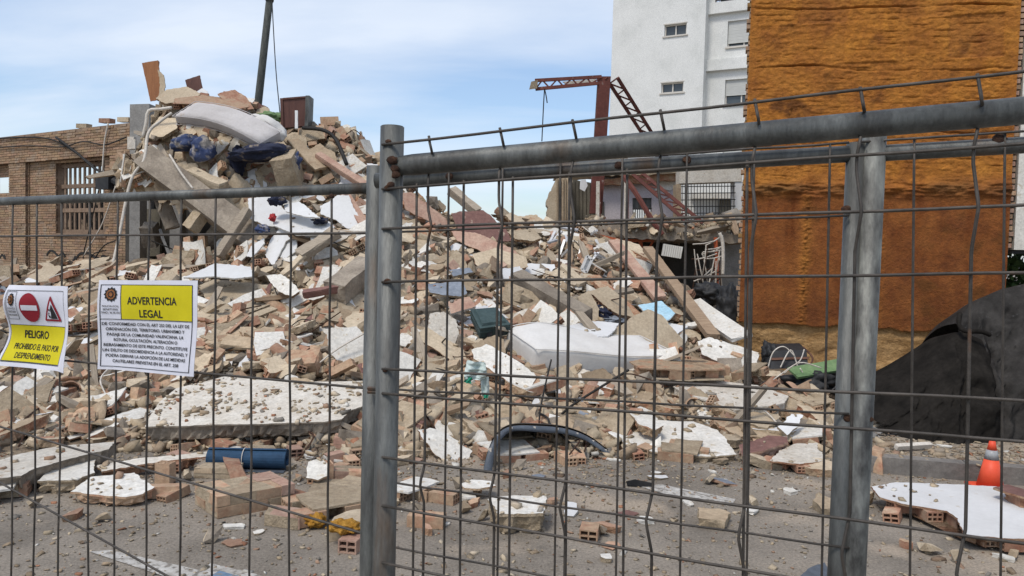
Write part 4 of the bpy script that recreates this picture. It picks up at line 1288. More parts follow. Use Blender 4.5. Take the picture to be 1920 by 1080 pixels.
s1 = Sign('warning_sign', 'smaller paper sign reading PELIGRO with red no entry disc', [(22, 534), (143, 537), (140, 697), (1, 684)], .007, lambda a, b: .022 * max(0, a - .82) / .18 + .012 * math.sin(b * 7 + .6) * (1 - a))
LANDMARKS.pop()
s1.surf('paper_sheet', 0, 1, 0, 1, 'paper', 0)
s1.frame('border_line', .035, .835, .058, .945, .006, 'ink_black', .0012)
s1.surf('yellow_field', .043, .827, .49, .93, 'ink_yellow', .0008)
s1.surf('border_line', .043, .827, .485, .491, 'ink_black', .0012, 16, 1)
s1.surf('border_line', .043, .827, .930, .936, 'ink_black', .0012, 16, 1)
s1.frame('border_line', .055, .205, .075, .42, .005, 'ink_black', .0012)
s1.badge(.128, .175, .052, .085)
s1.text('POLICIA LOCAL', .075, .187, .27, .296)
s1.text('BENETÜSSER', .08, .182, .31, .336)
s1.text('TFNO.: 96 396 4747', .07, .192, .352, .378)
def ell(ca, cb, ra, rb_, n=40):
    return [(ca + ra * math.sin(2 * math.pi * i / n), cb - rb_ * math.cos(2 * math.pi * i / n)) for i in range(n)]
s1.poly('no_entry_disc', ell(.375, .268, .128, .178), 'ink_red', .0016)
s1.poly('no_entry_bar', [(.27, .238), (.48, .238), (.48, .302), (.27, .302)], 'paper', .0024)
s1.poly('warning_triangle', [(.655, .125), (.665, .125), (.775, .41), (.768, .425), (.555, .425), (.548, .41)], 'ink_red', .0016)
s1.poly('triangle_field', [(.66, .175), (.742, .40), (.578, .40)], 'paper', .0024)
s1.poly('cliff_pictogram', [(.668, .22), (.735, .395), (.64, .395), (.65, .33), (.645, .28)], 'ink_black', .0032)
for a, b, r in ((.632, .29, .010), (.622, .33, .008), (.625, .37, .013), (.612, .35, .006)):
    s1.poly('rock_pictogram', ell(a, b, r, r * 1.3, 7), 'ink_black', .0032)
s1.text('PELIGRO', .24, .575, .548, .645, bold=.018)
s1.text('PROHIBIDO EL PASO POR', .135, .775, .712, .785, bold=.01)
s1.text('DESPRENDIMIENTO', .19, .69, .822, .893, bold=.01)
LANDMARKS[:] = [l for l in LANDMARKS if l[1]]
landmark(s2.at(.5, .5), 'the larger paper sign'); landmark(s1.at(.5, .5), 'the smaller paper sign')
landmark(P(731, 560, 1.27), 'the tall corner post'); landmark(P(720, 860, 1.27), 'the corner post foot'); landmark(P(1610, 900, 1.33), 'the pale scratched post')

# ================================================================== NAMED PIECES OF THE HEAP
def hollow_brick_mesh(name, L, Wd, T, ny, nz, m):
    """fired clay block with real cells running along x"""
    e = .009
    cy = (Wd - e * (ny + 1)) / ny
    cz = (T - e * (nz + 1)) / nz
    ys = [-Wd / 2]
    for i in range(ny): ys += [ys[-1] + e, ys[-1] + e + cy]
    ys.append(Wd / 2)
    zs = [-T / 2]
    for i in range(nz): zs += [zs[-1] + e, zs[-1] + e + cz]
    zs.append(T / 2)
    vs, fs, mi = [], [], []
    ny_, nz_ = len(ys), len(zs)
    for x in (-L / 2, L / 2):
        for z in zs:
            for y in ys:
                vs.append((x, y, z))
    off = ny_ * nz_
    def id_(s, i, j): return s * off + j * ny_ + i
    for i in range(ny_ - 1):
        for j in range(nz_ - 1):
            if i % 2 == 1 and j % 2 == 1:
                a = [(i, j), (i + 1, j), (i + 1, j + 1), (i, j + 1)]
                for k in range(4):
                    p, q = a[k], a[(k + 1) % 4]
                    fs.append((id_(0, *p), id_(1, *p), id_(1, *q), id_(0, *q)))
            else:
                fs.append((id_(0, i, j), id_(0, i, j + 1), id_(0, i + 1, j + 1), id_(0, i + 1, j)))
                fs.append((id_(1, i, j), id_(1, i + 1, j), id_(1, i + 1, j + 1), id_(1, i, j + 1)))
    for i in range(ny_ - 1):
        fs.append((id_(0, i, 0), id_(0, i + 1, 0), id_(1, i + 1, 0), id_(1, i, 0)))
        fs.append((id_(0, i, nz_ - 1), id_(1, i, nz_ - 1), id_(1, i + 1, nz_ - 1), id_(0, i + 1, nz_ - 1)))
    for j in range(nz_ - 1):
        fs.append((id_(0, 0, j), id_(1, 0, j), id_(1, 0, j + 1), id_(0, 0, j + 1)))
        fs.append((id_(0, ny_ - 1, j), id_(0, ny_ - 1, j + 1), id_(1, ny_ - 1, j + 1), id_(1, ny_ - 1, j)))
    me = bpy.data.meshes.new(name)
    me.from_pydata(vs, [], fs)
    me.materials.append(MATS[m])
    me.update()
    return me
HB = {m: hollow_brick_mesh('hollow_brick_' + m, .24, .115, .075, 3, 2, m) for m in ('terracotta', 'dusty_terracotta')}
HB3 = {m: hollow_brick_mesh('hollow_half_' + m, .15, .115, .08, 2, 2, m) for m in ('terracotta', 'dusty_terracotta', 'pink_brick')}

def inside(pt, poly):
    x, y = pt; c = False
    n = len(poly)
    for i in range(n):
        (x1, y1), (x2, y2) = poly[i], poly[(i + 1) % n]
        if (y1 > y) != (y2 > y) and x < (x2 - x1) * (y - y1) / (y2 - y1) + x1:
            c = not c
    return c
def edge_dist(pt, poly):
    best = 9
    px_, py_ = pt
    n = len(poly)
    for i in range(n):
        (x1, y1), (x2, y2) = poly[i], poly[(i + 1) % n]
        dx, dy = x2 - x1, y2 - y1
        t = max(0, min(1, ((px_ - x1) * dx + (py_ - y1) * dy) / (dx * dx + dy * dy + 1e-9)))
        best = min(best, math.hypot(px_ - x1 - t * dx, py_ - y1 - t * dy))
    return best
rh = random.Random(77)
def slab(name, label, cat, outline, t=.09, top='white_plaster', core='core', bricks=None, n=None, D=None, z=None, lift=.04,
         skin=.014, jagamp=.012, group=None, lm=None, bottom=None, hdir=None):
    """broken sheet: outline of its face traced on a plane that stands at its own depth, with real thickness below"""
    cx = sum(p[0] for p in outline) / len(outline); cy = sum(p[1] for p in outline) / len(outline)
    if D is not None: a = P(cx, cy, D)
    elif z is not None: a = G(cx, cy, z)
    else:
        a = hit(cx, cy)
        if a is None: a = P(cx, cy, 14)
        a = a + (EYE - a).normalized() * .10 + Vector((0, 0, lift))
        a = PL(cx, cy, a, Vector((0, -.6, .8)))
    nn = Vector(n).normalized() if n else (normal_at(a.x, a.y) + Vector((0, -.25, .35))).normalized()
    if nn.dot(EYE - a) < 0: nn = -nn
    e1 = Vector((1, 0, 0)); e1 = (e1 - nn * e1.dot(nn)).normalized()
    if hdir is not None:
        h_ = Vector(hdir); e1 = (h_ - nn * h_.dot(nn)).normalized()
    e2 = nn.cross(e1)
    poly = []
    for x, y in outline:
        p = PL(x, y, a, nn) - a
        poly.append((p.dot(e1), p.dot(e2)))
    area = sum(poly[i][0] * poly[(i + 1) % len(poly)][1] - poly[(i + 1) % len(poly)][0] * poly[i][1] for i in range(len(poly)))
    if area < 0: poly = poly[::-1]
    root = empty(name, a - nn * t, label, cat, group)
    HEROES.append((outline, a, nn))
    if lm: landmark(a, lm)
    p2 = [(v.x, v.y) for v in jag(jag([Vector(q) for q in poly], jagamp * 1.6, .16, rh), jagamp * .7, .03, rh)]
    W3 = lambda u, v, d=0: a + e1 * u + e2 * v - nn * d
    if t < .035:
        MB().prism([W3(u, v) for u, v in p2], -nn * t, 0, 1).obj('sheet', [top, core], root)
        return root
    # plaster skin, overhanging raggedly
    MB().prism([W3(u, v) for u, v in p2], -nn * skin, 0, 1).obj('plaster_skin', [top, core], root)
    ins = .115 if bricks else .008
    g = []
    for i, (u, v) in enumerate(p2):
        g.append((u, v))
    cu = sum(u for u, v in p2) / len(p2); cv_ = sum(v for u, v in p2) / len(p2)
    c2 = []
    for i, (u, v) in enumerate(p2):
        q0, q1 = p2[i - 1], p2[(i + 1) % len(p2)]
        tx, ty = q1[0] - q0[0], q1[1] - q0[1]
        l = math.hypot(tx, ty) + 1e-9
        k = ins + rh.uniform(-.008, .012)
        q = (u - ty / l * k, v + tx / l * k)
        if not inside(q, p2): q = (u + (cu - u) * .25, v + (cv_ - v) * .25)
        c2.append(q)
    # the break: three rings, crumbled in and out
    m_ = len(c2)
    mb = MB()
    for d_, lo_, hi_ in ((skin + .0005, -.004, .004), (skin + (t - skin) * rh.uniform(.3, .5), -.012, .022), (skin + (t - skin) * rh.uniform(.65, .8), -.008, .03), (t, .0, .04)):
        for u, v in c2:
            k = rh.uniform(lo_, hi_)
            l = math.hypot(cu - u, cv_ - v) + 1e-6
            mb.v.append(W3(u + (cu - u) / l * k, v + (cv_ - v) / l * k, d_ + (rh.uniform(-.006, .006) if lo_ < -.005 else 0)))
    mb.f = [tuple(range(m_)), tuple(reversed(range(3 * m_, 4 * m_)))]
    for q in range(3):
        for i in range(m_):
            j = (i + 1) % m_
            mb.f.append((q * m_ + j, q * m_ + i, (q + 1) * m_ + i, (q + 1) * m_ + j))
    mb.m = [0] * len(mb.f)
    mb.obj('masonry_core', core, root)
    if bottom:
        MB().prism([W3(u, v, t) for u, v in p2], -nn * .012, 0, 0).obj('plaster_skin', bottom, root)
    if bricks:
        u0, u1 = min(q[0] for q in p2), max(q[0] for q in p2)
        v0, v1 = min(q[1] for q in p2), max(q[1] for q in p2)
        bt = t - skin - .002
        r_ = 0; v = v0 + .06
        M3 = Matrix((e1, e2, nn)).transposed().to_4x4()
        while v < v1:
            u = u0 - (.12 if r_ % 2 else 0)
            while u < u1 + .1:
                c = (u, v)
                dd = edge_dist(c, p2)
                if (inside(c, p2) and dd < .20 and dd > .035):
                    o = bpy.data.objects.new('brick', (HB if rh.random() < .65 else HB3)[bricks])
                    COL.objects.link(o)
                    o.parent = root
                    ang = rh.choice((0, 0, math.pi / 2)) if dd > .1 else rh.choice((0, math.pi / 2))
                    mm = M3 @ Matrix.Rotation(ang + rh.uniform(-.04, .04), 4, 'Z')
                    loc = W3(u, v, skin + bt / 2 + .001) - root.location
                    o.matrix_local = Matrix.Translation(loc) @ mm @ Matrix.Diagonal((rh.uniform(.55, .95), rh.uniform(.9, 1), bt / .0762, 1))
                u += .25
            v += .122
            r_ += 1
    return root
def block(name, label, cat, pts, up_, m, lm=None, group=None, jitter=.012, base=None):
    """faceted solid: three base points (origin, along, across) and a height vector; edges broken"""
    o, a, b = [Vector(p) for p in pts]
    va_, vb_, vc = a - o, b - o, Vector(up_)
    bm = bmesh.new()
    bmesh.ops.create_cube(bm, size=1)
    bmesh.ops.subdivide_edges(bm, edges=bm.edges[:], cuts=3, use_grid_fill=True)
    L = [va_.length, vb_.length, vc.length]
    sd = rh.uniform(0, 99)
    for v in bm.verts:
        c = v.co
        k = sum(1 for q in c if abs(q) > .49)
        s = Vector((c.x + .5, c.y + .5, c.z + .5))
        w_ = o + va_ * s.x + vb_ * s.y + vc * s.z
        if k >= 2:
            w_ += (o + (va_ + vb_ + vc) / 2 - w_).normalized() * jitter * abs(noise.noise(w_ * 9 + Vector((sd, 0, 0)))) * 2.2
        w_ += Vector((noise.noise(w_ * 7 + Vector((sd, 3, 1))), noise.noise(w_ * 7 + Vector((5, sd, 1))), noise.noise(w_ * 7 + Vector((2, 3, sd))))) * jitter * .8
        v.co = w_
    mb = MB().add([v.co.copy() for v in bm.verts], [tuple(v.index for v in f.verts) for f in bm.faces])
    bm.free()
    ob_ = mb.obj(name, m)
    tag(ob_, label, cat, group)
    if lm: landmark((o + a) / 2, lm)
    return ob_
def blob(name, label, cat, c, rx, ry, rz, m, amp=.25, fs_=3.0, sub=4, lm=None, group=None, rot=0, ridge=False):
    bm = bmesh.new()
    bmesh.ops.create_icosphere(bm, subdivisions=sub, radius=1)
    sd = rh.uniform(0, 99)
    Rm = Matrix.Rotation(rot, 3, 'Y')
    for v in bm.verts:
        n_ = noise.fractal(v.co * fs_ * .5 + Vector((sd, 0, 0)), 1, 2, 5)
        if ridge: n_ = -abs(n_) * 1.6 + .3
        p = v.co * (1 + amp * n_)
        v.co = Rm @ Vector((p.x * rx, p.y * ry, p.z * rz)) + c
    mb = MB().add([v.co.copy() for v in bm.verts], [tuple(v.index for v in f.verts) for f in bm.faces])
    bm.free()
    ob_ = mb.obj(name, m, smooth=True)
    tag(ob_, label, cat, group)
    if lm: landmark(c, lm)
    return ob_
def beam(name, label, cat, a, b, w, h, m, lm=None, group=None, upv=(0, -.5, 1), jitter=.012):
    a, b = Vector(a), Vector(b)
    d = b - a
    x = d.cross(Vector(upv)).normalized()
    y = x.cross(d).normalized()
    o = a - x * w / 2 - y * h / 2
    return block(name, label, cat, (o, o + d, o + x * w), y * h, m, lm, group, jitter)
def mattress(name, label, A, B, Cc, th, m, sag, lm, seg=36):
    """rounded pad spanned by A->B (length) and A->C (width), sagging along its length"""
    A, B, Cc = Vector(A), Vector(B), Vector(Cc)
    u_, v_ = B - A, Cc - A
    nn = u_.cross(v_).normalized()
    if nn.z < 0: nn = -nn
    bm = bmesh.new()
    bmesh.ops.create_cube(bm, size=2)
    bmesh.ops.subdivide_edges(bm, edges=bm.edges[:], cuts=seg // 2, use_grid_fill=True)
    r_ = .075
    lu, lv = u_.length / 2, v_.length / 2
    for v in bm.verts:
        q = Vector((v.co.x * lu, v.co.y * lv, v.co.z * th / 2))
        inn = Vector((max(-lu + r_, min(lu - r_, q.x)), max(-lv + r_, min(lv - r_, q.y)), max(-th / 2 + r_, min(th / 2 - r_, q.z))))
        d = q - inn
        if d.length > 1e-6: q = inn + d.normalized() * r_
        s, t = q.x / lu * .5 + .5, q.y / lv * .5 + .5
        wr_ = .012 * noise.fractal(Vector((s * 7, t * 4, q.z * 5)), 1, 2, 4) - .014 * abs(noise.fractal(Vector((s * 5 + t * 6, t * 3 - s * 4, q.z * 9 + 7)), 1, 2, 3))
        w_ = A + u_ * s + v_ * t + nn * (q.z - th / 2 + wr_) + sag(s, t)
        v.co = w_
    mb = MB().add([v.co.copy() for v in bm.verts], [tuple(v.index for v in f.verts) for f in bm.faces])
    bm.free()
    root = empty(name, (A + B) / 2, label, 'mattress')
    mb.obj('pad', m, root, True)
    # piping along the upper and lower edges
    for zt in (-.02, -th + .02):
        loop = []
        for k in range(81):
            t4 = k / 80 * 4
            i = int(t4) % 4; f = t4 - int(t4)
            s, t = [(f, 0), (1, f), (1 - f, 1), (0, 1 - f)][i]
            loop.append(A + u_ * s + v_ * t + nn * zt + sag(s, t) + ((u_ * (s - .5)).normalized() * 0 if 1 else 0))
        MB().tube(loop, .006, 5, cap=False).obj('piping', m, root, True)
    landmark(A.lerp(B, .5), lm)
    return root

# ---- mattresses
mattress('mattress', 'large clean white mattress sagging across the rubble slope', P(1006, 652, 8.2), P(1275, 662, 8.6), P(948, 612, 8.85), .30, 'mattress',
         lambda s, t: Vector((0, 0, .13 * math.sin(min(1, s * 1.5) * math.pi * .9) * (1 - s) * (.4 + t) - .05 * math.sin(s * math.pi) - .06 * max(0, s - .6) * t)), 'the large white mattress')
mattress('mattress', 'greyish mattress bent over the edge of the tall heap', P(322, 216, 12.75), P(486, 270, 12.55), P(366, 188, 12.98), .24, 'mattress_grey',
         lambda s, t: Vector((0, 0, .13 * math.sin(s * math.pi * .95) - .05 * s * t)) , 'the grey mattress on top')
blob('pillow', 'white pillow stuffed behind the grey mattress on top', 'pillow', P(505, 240, 13.0), .34, .18, .17, 'mattress', .2, 2.4, rot=.5)

# ---- low foreground slabs, left
slab('wall_slab', 'huge white plastered slab behind the rolled blue mat', 'slab', [(272, 800), (300, 752), (330, 728), (420, 706), (560, 716), (686, 714), (691, 758), (660, 768), (640, 786), (606, 791)], .13, 'white_plaster_dirty', 'concrete', None, n=(0, -.18, 1), D=6.8, lm='the huge white slab', jagamp=.006)
slab('wall_slab', 'long pale slab with orange broken side left of the huge slab', 'slab', [(118, 812), (190, 788), (262, 764), (290, 770), (270, 782), (200, 804), (130, 824)], .11, 'white_plaster', 'core_red', 'terracotta', n=(.05, -.2, 1), D=6.6)
slab('wall_slab', 'speckled grey slab lying at the left edge', 'slab', [(-30, 900), (-30, 872), (40, 850), (110, 836), (216, 828), (204, 842), (110, 866), (66, 878), (40, 892)], .11, 'white_plaster_dirty', 'concrete', None, z=.17, n=(0, -.03, 1), lm='the speckled slab at left')
slab('plaster_slab', 'clean white plaster slab below the speckled grey slab', 'slab', [(70, 902), (112, 868), (150, 862), (182, 856), (178, 886), (140, 900)], .08, 'white_plaster', 'mortar', None, z=.11, n=(0, -.05, 1), lm='the clean white plaster slab')
slab('wall_slab', 'pale grey slab with pointed corner on the asphalt', 'slab', [(132, 922), (170, 894), (252, 886), (262, 896), (290, 913), (268, 926), (236, 932)], .07, 'white_plaster', 'dusty_terracotta', None, z=.09, n=(0, -.06, 1), lm='the pale pointed slab')
slab('wall_slab', 'narrow pale slab with hollow edge behind the pointed slab', 'slab', [(182, 872), (268, 858), (300, 856), (388, 846), (386, 856), (330, 862), (270, 870), (190, 884)], .075, 'white_plaster_dirty', 'core_red', 'terracotta', z=.10, n=(0, -.1, 1))
def masonry(name, label, o, along, across, h, nx, ny, nz, m, lm=None, yaw=0.0):
    """bonded lump: single bricks proud of a mortar core"""
    o, along, across = Vector(o), Vector(along), Vector(across)
    root = empty(name, o, label, 'masonry chunk')
    hz = Vector((0, 0, h))
    MB().box(o + along * .02 + across * .03 + hz * .03, along * .95, across * .94, hz * .94).obj('mortar', 'mortar', root)
    for k in range(nz):
        for j in range(ny):
            sh = .5 if (k + j) % 2 else 0
            for i in range(nx + (1 if sh else 0)):
                a0 = max(0, (i - sh) / nx); a1 = min(1, (i + 1 - sh) / nx)
                if a1 - a0 < .05 or rh.random() < .04: continue
                e0 = rh.uniform(-.03, .05) if a0 == 0 else .006
                e1_ = rh.uniform(-.06, .04) if a1 == 1 else .006
                p = o + along * (a0 + e0 * .5 + .003) + across * ((j + .03) / ny) + hz * ((k + .03) / nz)
                p += Vector((rh.uniform(-.003, .003), rh.uniform(-.003, .003), rh.uniform(-.003, .003)))
                va_ = along * (a1 - a0 - .012 - e1_ * .5); vb_ = across * (.94 / ny); vc_ = hz * (.94 / nz)
                c = [p, p + va_, p + va_ + vb_, p + vb_]
                c = [q + Vector((rh.uniform(-.005, .005), rh.uniform(-.005, .005), rh.uniform(-.003, .003))) for q in c + [q + vc_ for q in c]]
                MB().hexa(c).obj('brick', rh.choice((m, m, 'dusty_terracotta', 'tan_plaster')), root)
    if lm: landmark(o + along / 2 + across / 2 + hz, lm)
    return root
o_ = G(405, 975)
masonry('masonry_block', 'big pinkish brick masonry chunk on the asphalt', o_, G(552, 946) - o_, (G(362, 946) - o_), .14, 3, 2, 2, 'pink_brick', 'the big pinkish masonry chunk')
block('brick', 'reddish brick tilted against the pinkish masonry chunk', 'brick', (G(436, 908, .04), G(470, 912, .04), G(432, 894, .02)), P(440, 868, 5.75) - P(455, 905, 5.6), 'terracotta')
masonry('masonry_block', 'flat pinkish block on the asphalt left of the foam', G(494, 986), G(560, 996) - G(494, 986), G(506, 966) - G(494, 986), .075, 1, 1, 1, 'pink_brick', 'the flat pinkish block')
block('masonry_block', 'yellowish block under the right lump of foam', 'masonry chunk', (G(612, 1018), G(690, 1002), G(630, 990)), (0, 0, .09), 'cream_plaster')
blob('insulation_foam', 'left lump of orange insulation foam on the asphalt', 'foam', G(592, 976, .045), .064, .05, .042, 'yellow_foam', .5, 5, lm='the orange foam lumps')
blob('insulation_foam', 'right lump of orange insulation foam on a block', 'foam', G(646, 988, .11), .085, .06, .038, 'yellow_foam', .5, 5)
slab('wall_slab', 'white topped hollow chunk beside the blue mat end', 'masonry chunk', [(574, 896), (578, 866), (600, 860), (616, 872), (614, 892), (596, 900)], .08, 'white_plaster', 'core', 'dusty_terracotta', z=.16, n=(.1, -.5, 1))
for (x, y, h_, l, m) in ((612, 905, .14, 'upright hollow brick right of the blue mat', 'dusty_terracotta'), (655, 905, .1, 'pale brick block beside the double fence post', 'pink_brick'), (655, 845, .12, 'pinkish brick pair behind the double fence post', 'pink_brick'), (310, 905, .15, 'square upright hollow brick near the pale pointed slab', 'dusty_terracotta'), (400, 895, .08, 'yellowish brick left of the tilted red brick', 'cream_plaster'), (640, 950, .09, 'orange faced block behind the foam lumps', 'core_red')):
    if m == 'dusty_terracotta':
        o = bpy.data.objects.new('hollow_brick', HB3[m]); COL.objects.link(o)
        o.location = G(x, y) + Vector((0, 0, .075)); o.rotation_euler = (0, R(90), rh.uniform(0, 3))
        tag(o, l, 'brick')
    else:
        p = G(x, y)
        masonry('masonry_block', l, p + Vector((-.13, -.04, 0)), Vector((.28, .04 * rh.uniform(-1, 2), 0)), Vector((rh.uniform(-.05, .03), .16, 0)), h_, 1, 2, 2, m)
# rolled mat
ra0, ra1 = G(392, 858, .085), G(538, 861, .085)
rd = (ra1 - ra0).normalized()
rn = Vector((-rd.y, rd.x, 0))
rmat = empty('rolled_mat', (ra0 + ra1) / 2 - Vector((0, 0, .085)), 'rolled dark blue exercise mat on the asphalt', 'mat')
landmark((ra0 + ra1) / 2, 'the rolled blue mat')
pr = []
nT = 90
for k in range(nT + 1):
    t = k / nT
    ang = t * 2 * math.pi * 4.3
    rad = .030 + .050 * t
    pr.append((rad * math.cos(ang), rad * math.sin(ang)))
inn = [(x * (1 - .0045 / max(.02, math.hypot(x, y))), y * (1 - .0045 / max(.02, math.hypot(x, y)))) for x, y in pr]
vs, fs = [], []
for e_, pt in ((0, ra0), (1, ra1)):
    for q in pr: vs.append(pt + rn * q[0] + Vector((0, 0, q[1])))
    for q in inn: vs.append(pt + rn * q[0] + Vector((0, 0, q[1])))
M_ = nT + 1
for k in range(nT):
    fs.append((k, k + 1, 2 * M_ + k + 1, 2 * M_ + k))
    fs.append((M_ + k, 3 * M_ + k, 3 * M_ + k + 1, M_ + k + 1))
    fs.append((k, M_ + k, M_ + k + 1, k + 1))
    fs.append((2 * M_ + k, 2 * M_ + k + 1, 3 * M_ + k + 1, 3 * M_ + k))
mesh_obj('roll', vs, fs, 'blue_mat', rmat, smooth=False)
fl2 = MB()
fl2.box(ra0 - rn * .10 + Vector((0, 0, -.081)), ra1 - ra0, rn * .12, (0, 0, .006)).obj('loose_flap', 'grey_plastic', rmat)
MB().tube([ra0.lerp(ra1, .46) + (rn * math.cos(t) + Vector((0, 0, math.sin(t)))) * .0815 for t in np.linspace(0, 2 * math.pi, 26)], .003, 4, cap=False).obj('string', 'pale_pipe', rmat)

# ---- centre foreground
slab('wall_slab', 'squarish white topped block alone on the asphalt', 'masonry chunk', [(914, 936), (930, 930), (1024, 929), (1026, 948), (1018, 962), (934, 964), (928, 950)], .13, 'white_plaster', 'mortar', None, z=.14, n=(0, -.03, 1), lm='the squarish white block', skin=.02)
slab('wall_slab', 'small white topped brick piece behind the squarish block', 'masonry chunk', [(866, 906), (884, 899), (920, 902), (930, 910), (900, 916), (872, 915)], .085, 'white_plaster', 'core', 'terracotta', z=.09, n=(0, -.02, 1))
slab('wall_slab', 'leaning white slab left of the grey wheel arch', 'slab', [(783, 806), (806, 802), (836, 812), (886, 846), (874, 866), (846, 876), (812, 848)], .09, 'white_plaster', 'core_red', 'terracotta', n=(.25, -.65, .8), D=6.2, lm='the leaning white slab')
slab('wall_slab', 'white slab with row of hollow cells under the mattress corner', 'slab', [(884, 656), (912, 645), (950, 664), (1008, 706), (996, 724), (980, 732), (930, 700), (888, 672)], .10, 'white_plaster', 'core', 'dusty_terracotta', n=(.1, -.55, .9), D=7.7, lm='the slab with hollow cells')
slab('wall_slab', 'broad white slab with ragged front at centre right', 'slab', [(1116, 792), (1150, 772), (1180, 786), (1300, 790), (1345, 806), (1382, 852), (1330, 856), (1250, 852), (1180, 838)], .13, 'white_plaster', 'mortar', None, n=(0, -.10, 1), D=6.75, lm='the broad white slab')
slab('wall_slab', 'small white piece lying on the broad white slab', 'masonry chunk', [(1178, 772), (1200, 762), (1222, 770), (1244, 798), (1228, 806), (1196, 794)], .085, 'white_plaster', 'core', None, n=(0, -.12, 1), D=6.80)
slab('wall_slab', 'thick pale slab with rough speckled face below the mattress', 'slab', [(1262, 724), (1330, 712), (1420, 722), (1478, 742), (1470, 756), (1380, 768), (1296, 742)], .20, 'white_plaster_dirty', 'white_plaster_dirty', None, n=(0, -.12, 1), D=7.85, lm='the thick speckled slab')
slab('wall_slab', 'cream slab with open hollow bricks right of the mattress', 'slab', [(1180, 678), (1240, 662), (1300, 668), (1356, 682), (1360, 692), (1290, 694), (1200, 690)], .11, 'core', 'dusty_terracotta', 'dusty_terracotta', n=(0, -.08, 1), D=8.35, lm='the slab of open hollow bricks', bottom='cream_plaster')
slab('fallen_slab', 'large cream wall panel standing tilted above the mattress', 'panel', [(1128, 634), (1170, 606), (1214, 580), (1240, 590), (1284, 640), (1270, 656), (1236, 662), (1150, 640)], .08, 'cream_plaster', 'core_red', None, n=(.1, -.8, .55), D=9.3, lm='the tilted cream panel')
slab('fallen_slab', 'white chipped panel with pink tiled edge right of mattress', 'panel', [(1308, 640), (1330, 632), (1424, 662), (1416, 690), (1370, 688), (1316, 664)], .08, 'white_plaster', 'pink_brick', None, n=(.05, -.6, .8), D=9.0, lm='the white chipped panel')
slab('wall_slab', 'dark tiled brick chunk beside the flat grey slab at right', 'masonry chunk', [(1386, 834), (1440, 816), (1476, 818), (1478, 830), (1424, 846), (1392, 852)], .11, 'maroon', 'pink_brick', None, n=(0, -.2, 1), D=6.35, skin=.02, lm='the dark tiled chunk')
slab('wall_slab', 'flat grey speckled slab at the foot of the right heap', 'slab', [(1444, 864), (1460, 846), (1490, 832), (1532, 830), (1546, 864), (1500, 870)], .075, 'white_plaster_dirty', 'core_red', 'terracotta', z=.10, n=(0, -.06, 1), lm='the flat grey slab')
slab('plaster_slab', 'thin white plaster plate standing among bricks at right', 'slab', [(1458, 800), (1484, 776), (1506, 778), (1496, 800), (1476, 816)], .03, 'white_board', 'mortar', None, D=6.9, n=(0, -.6, .7))
slab('wall_slab', 'wide white slab with broken hollow edge by the cone', 'slab', [(1634, 912), (1680, 904), (1760, 907), (1868, 912), (1960, 930), (1990, 1010), (1900, 1010), (1808, 1003), (1796, 972), (1776, 958), (1740, 952), (1690, 944), (1650, 932)], .085, 'white_board', 'core_red', 'terracotta', z=.12, n=(-.02, -.03, 1), lm='the wide white slab by the cone', jagamp=.007)
slab('wall_slab', 'hollow brick strip lying on the wide white slab', 'masonry chunk', [(1862, 914), (1890, 908), (1950, 926), (1950, 940), (1890, 924)], .08, 'maroon', 'core_red', 'terracotta', z=.21, n=(0, 0, 1))
block('brick', 'buff square brick standing before the concrete pipe pieces', 'brick', (G(1634, 886), G(1656, 892), G(1640, 874)), (0.01, .05, .17), 'dusty_terracotta', lm='the buff square brick')
# curved concrete pipe pieces
for i, (x, y, r_, l) in enumerate(((1640, 862, .26, 'curved grey concrete pipe piece beside the far post'), (1662, 856, .24, 'second curved concrete pipe piece nearer the kerb'))):
    c = G(x, y) + Vector((0, .25 + .1 * i, -.05))
    mb = MB(); vs = []; fs = []
    for k in range(13):
        t = R(15 + 110 * k / 12)
        for rr_ in (r_, r_ - .045):
            for yy in (0, .34):
                vs.append(c + Vector((math.cos(t) * rr_, yy + .03 * math.sin(k * 2 + i), math.sin(t) * rr_)))
    for k in range(12):
        q = k * 4
        fs += [(q, q + 1, q + 5, q + 4), (q + 2, q + 6, q + 7, q + 3), (q, q + 4, q + 6, q + 2), (q + 1, q + 3, q + 7, q + 5)]
    fs += [(0, 2, 3, 1), (48, 49, 51, 50)]
    tag(mesh_obj('pipe_piece', vs, fs, 'grey_concrete'), l, 'pipe')
# wheel arch / bumper
arch = empty('wheel_arch', G(1020, 870), 'grey plastic car bumper shell arching over the asphalt at centre', 'car part')
landmark(G(1020, 860, .1), 'the grey bumper shell')
apx = [(906, 884, 5.75), (914, 850, 5.8), (930, 818, 5.9), (958, 800, 6.1), (1010, 799, 6.25), (1060, 804, 6.35), (1100, 818, 6.4), (1130, 838, 6.4), (1152, 856, 6.4)]
ap = curve_pts([P(*q) for q in apx], 6)
lipv, lipf = [], []
for i, p in enumerate(ap):
    f = i / (len(ap) - 1)
    wd_ = .045 + .05 * max(0, 1 - f * 3)
    inw = (P(1020, 860, 6.2) - p).normalized()
    lipv += [p, p + inw * wd_ + Vector((0, -.03, 0)), p + inw * wd_ + Vector((0, 0.004, 0)), p + Vector((0, .012, 0))]
for i in range(len(ap) - 1):
    q = i * 4
    lipf += [(q, q + 4, q + 5, q + 1), (q + 1, q + 5, q + 6, q + 2), (q + 2, q + 6, q + 7, q + 3), (q + 3, q + 7, q + 4, q)]
mesh_obj('outer_lip', lipv, lipf, 'grey_plastic', arch, smooth=True)
sv, sf = [], []
for i, p in enumerate(ap):
    f = i / (len(ap) - 1)
    for k in range(7):
        t = k / 6
        back = Vector((0, .06 + .50 * t, 0))
        q = p + back
        drop = (q.z - .03) * (t ** 1.6) * (.92)
        q = Vector((q.x + (.02 if f < .5 else -.1) * t, q.y, q.z - drop))
        sv.append(q)
